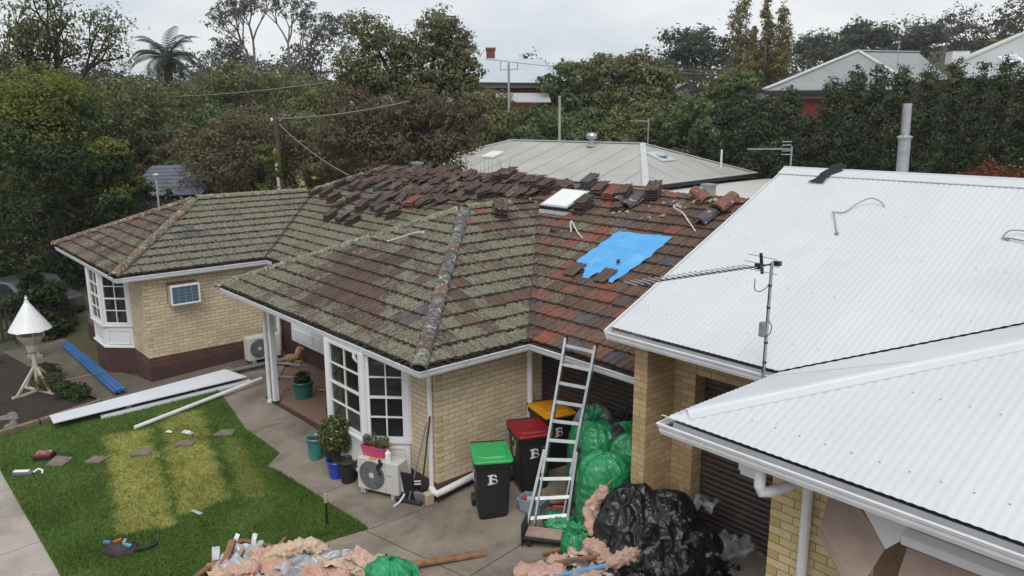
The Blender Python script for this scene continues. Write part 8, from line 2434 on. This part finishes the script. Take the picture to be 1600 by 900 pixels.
# ribbed roof at the edge with white chimney
RR = ribbed('ribbed_roof', (.36,.38,.385), (.42,.44,.445), (.656,.755), .19, .9, .45, .15)
rh = thing('ribbed_roof_house', 'house with ribbed grey roof, white chimney and white roof hatch beside the wooded hill', 'house', (-4,33,3.0)); o0 = Vector((-4,33,3.0))
a0, a1, a2, a3 = (-3.79,29.91,7.38), (-5.01,33.08,8.14), (-4.61,39.63,9.71), (-0.90,36.28,8.06)
solid(rh, 'roof', [qf(a0, (0.04,32.79,7.16), a3, a2, a1)], RR, .08)
b = MB(); p2, q2 = qf(a1, a2); b.bar(p2+Vector((0,0,.05)), q2+Vector((0,0,.05)), .3, .1); b.build('roof_capping', bpy.data.materials['far_capping'], rh)
b = MB(); b.prism(qf((-3.90,30.54,7.32), (-0.12,33.52,7.11), (0.07,33.73,5.30), (-3.73,30.73,5.28)), FWD*5); b.build('wall', mat('dim_wall', (.16,.10,.08), (.10,.07,.06), 4, .85), rh)
c_ = qf((-5.57,34.26,8.42))[0]; b = MB(); b.obox(c_, (.40,.30,.30), RZ(rad(49))); ch = b.build('chimney', WHITE, rh)
b = MB(); b.obox(c_+Vector((0,0,.31)), (.43,.33,.03), RZ(rad(49))); b.build('chimney_cap', DARKMET, ch)
c_ = qf((-2.92,33.20,8.10))[0]; b = MB(); b.obox(c_, (.48,.40,.07), RZ(rad(49)) @ Matrix.Rotation(rad(22), 3, 'X')); o_ = b.build('roof_hatch', WHITE, rh, bevel=.04); b = MB(); b.lathe(c_+Vector((0,0,.05)), [(.20,0),(.20,.14),(.12,.2)], 14); b.build('hatch_dome', WHITE, o_)
# small gabled shed far off
gs = thing('gabled_shed', 'small grey gabled shed far off between the trees and the lone gum', 'shed', (-42.45,63.17,7.21)); o0 = Vector(gs.location)
b = MB(); b.prism(qf((-43.43,62.05,7.20), (-41.69,64.04,7.21), (-41.74,63.99,8.66), (-42.30,63.35,9.31), (-43.47,62.00,8.46)), FWD*6); b.build('wall', mat('shed_grey', (.24,.235,.22), (.2,.195,.185), 3, .8), gs)
solid(gs, 'roof', [qf((-43.28,61.45,8.37), (-41.99,62.93,9.39), (-46.37,69.33,9.75), (-47.78,67.71,8.68)), qf((-41.99,62.93,9.39), (-41.30,63.73,8.58), (-45.62,70.19,8.90), (-46.37,69.33,9.75))], mat('shed_roof', (.44,.45,.46), (.4,.41,.42), 3, .5), .1)
# low blue roof in the trees
br = thing('blue_roofed_outbuilding', 'low outbuilding with blue-grey stepped roof sheets seen through the trees', 'outbuilding', (-27.30,4.38,2.12)); o0 = Vector(br.location)
BLR = mat('blue_grey_sheet', (.115,.13,.165), (.085,.10,.13), 3, .5, dirt=(.16,.175,.21), dlo=.5, dhi=.75)
for k in range(7):
    v0, v1 = 306-5.6*k, 306-5.6*(k+1)
    pass
A0, A1 = Vector((-23.99,2.09,2.61)), Vector((-21.99,4.40,2.71)); up_ = FWD*2.6+Vector((0,0,1.05))
for k in range(8):
    b = MB(); q_ = [A0+up_*(k/8)+Vector((0,0,.02)), A1+up_*(k/8)+Vector((0,0,.02)), A1+up_*((k+1)/8), A0+up_*((k+1)/8)]
    b.prism([p_-o0 for p_ in q_], (0,0,.05)); b.build('roof_sheet', BLR, br)
b = MB(); b.prism([A0-o0+FWD*.2-Vector((0,0,1.4)), A1-o0+FWD*.2-Vector((0,0,1.4)), A1-o0+FWD*.2-Vector((0,0,.05)), A0-o0+FWD*.2-Vector((0,0,.05))], FWD*2); b.build('wall', mat('outbuilding_wall', (.09,.10,.11), (.07,.075,.08), 3, .8), br)
# power pole with service wires, and its pale stay pole
x0, y0, z0 = (-19.91,6.79,3.05); zt_ = 6.03
pp = thing('power_pole', 'leaning brown timber power pole with white insulators behind the mossy roof', 'power pole', (x0, y0, z0-3))
xt, yt, _z = (-19.93,6.76,6.01)
b = MB(); b.tube([(0,0,0),(xt-x0,yt-y0,zt_-z0+3)], [.12,.08], 8); b.build('post', mat('pole_timber', (.11,.075,.055), (.075,.05,.04), 5, .9), pp)
b = MB()
for s_ in (-.16,.16): b.lathe(Vector((xt-x0,yt-y0,zt_-z0+2.55))+RT*s_, [(.05,0),(.06,.08),(.02,.12)], 8)
b.build('insulator', WHITE, pp)
b = MB(); b.bar(Vector((xt-x0,yt-y0,zt_-z0+2.55))-RT*.22, Vector((xt-x0,yt-y0,zt_-z0+2.55))+RT*.22, .05, .05); b.build('crossarm', DARKMET, pp)
b = MB(); x1, y1, z1 = (-19.29,6.59,3.10); b.tube([(0,0,0),(-.25*RT.x,-.25*RT.y,3.0+1.45)], [.07,.055], 8); o = b.build('pale_pole', mat('white_pole', (.55,.53,.50), (.42,.40,.38), 5, .7)); o.location = (x1, y1, z1-3); tag(o, 'short white pole standing next to the leaning power pole', 'pole')
WIRE = mat('service_wire', (.20,.195,.18), (.16,.155,.145), 9, .6)
def wire(p0, p1, sag, label, r=.02):
    p0, p1 = Vector(p0), Vector(p1); mid = (p0+p1)/2
    P = [p0.lerp(p1, t)-Vector((0,0,4*sag*t*(1-t)))-mid for t in np.linspace(0,1,17)]
    b = MB(); b.tube(P, r, 5); o = b.build('overhead_wire', WIRE); o.location = mid
    tag(o, label, 'wire')
wire((-44.50,7.46,6.97), (-20.80,10.34,7.25), .25, 'overhead wire crossing high before the brown trees', .03)
wire((-19.90,6.80,5.67), (-12.33,7.88,6.22), .12, 'service wire from the power pole towards the round-headed tree', .03)
wire((-19.88,6.83,5.48), (-13.69,6.32,3.85), .15, 'stay wire slanting from the power pole down to the ridge', .018)
wire((-33.19,5.22,4.95), (-27.20,6.02,5.23), .05, 'short wire glinting in the trees over the blue roof', .02)
wire((-30.86,26.20,9.34), (-38.97,51.93,10.15), .3, 'thin power line from the trident pole across the far trees', .02)
wire((-39.37,51.48,10.26), (-24.47,60.99,9.78), .4, 'thin power line passing behind the poplars', .02)
wire((-39.36,51.48,9.98), (-24.46,61.01,9.56), .4, 'lower of the thin power lines behind the poplars', .02)
# garden lamp seen past the hip
b = MB(); b.tube([(0,0,0),(0,0,1.1)], .03, 8); b.lathe((0,0,1.1), [(.10,0),(.12,.06),(.05,.12)], 10); x0,y0,z0 = (-19.98,2.13,2.57); o = b.build('lamp_post', mat('pale_lamp', (.45,.45,.42), (.35,.35,.33), 5, .6)); o.location = (x0,y0,z0); tag(o, 'small pale lamp post just behind the hip of the bedroom wing', 'lamp post')

# ------------------------------------------------------------------ damp air: far trees fade a little
hm = bpy.data.materials.new('haze'); hm.use_nodes = True
hm.node_tree.nodes.clear()
ho = hm.node_tree.nodes.new('ShaderNodeOutputMaterial'); hv = hm.node_tree.nodes.new('ShaderNodeVolumePrincipled')
hv.inputs['Color'].default_value = (.86,.89,.93,1); hv.inputs['Density'].default_value = .0004; hv.inputs['Anisotropy'].default_value = .0
hm.node_tree.links.new(hv.outputs['Volume'], ho.inputs['Volume'])
b = MB(); b.box((-640,-640,-14), (640,640,32)); kind(b.build('haze', hm), 'stuff')
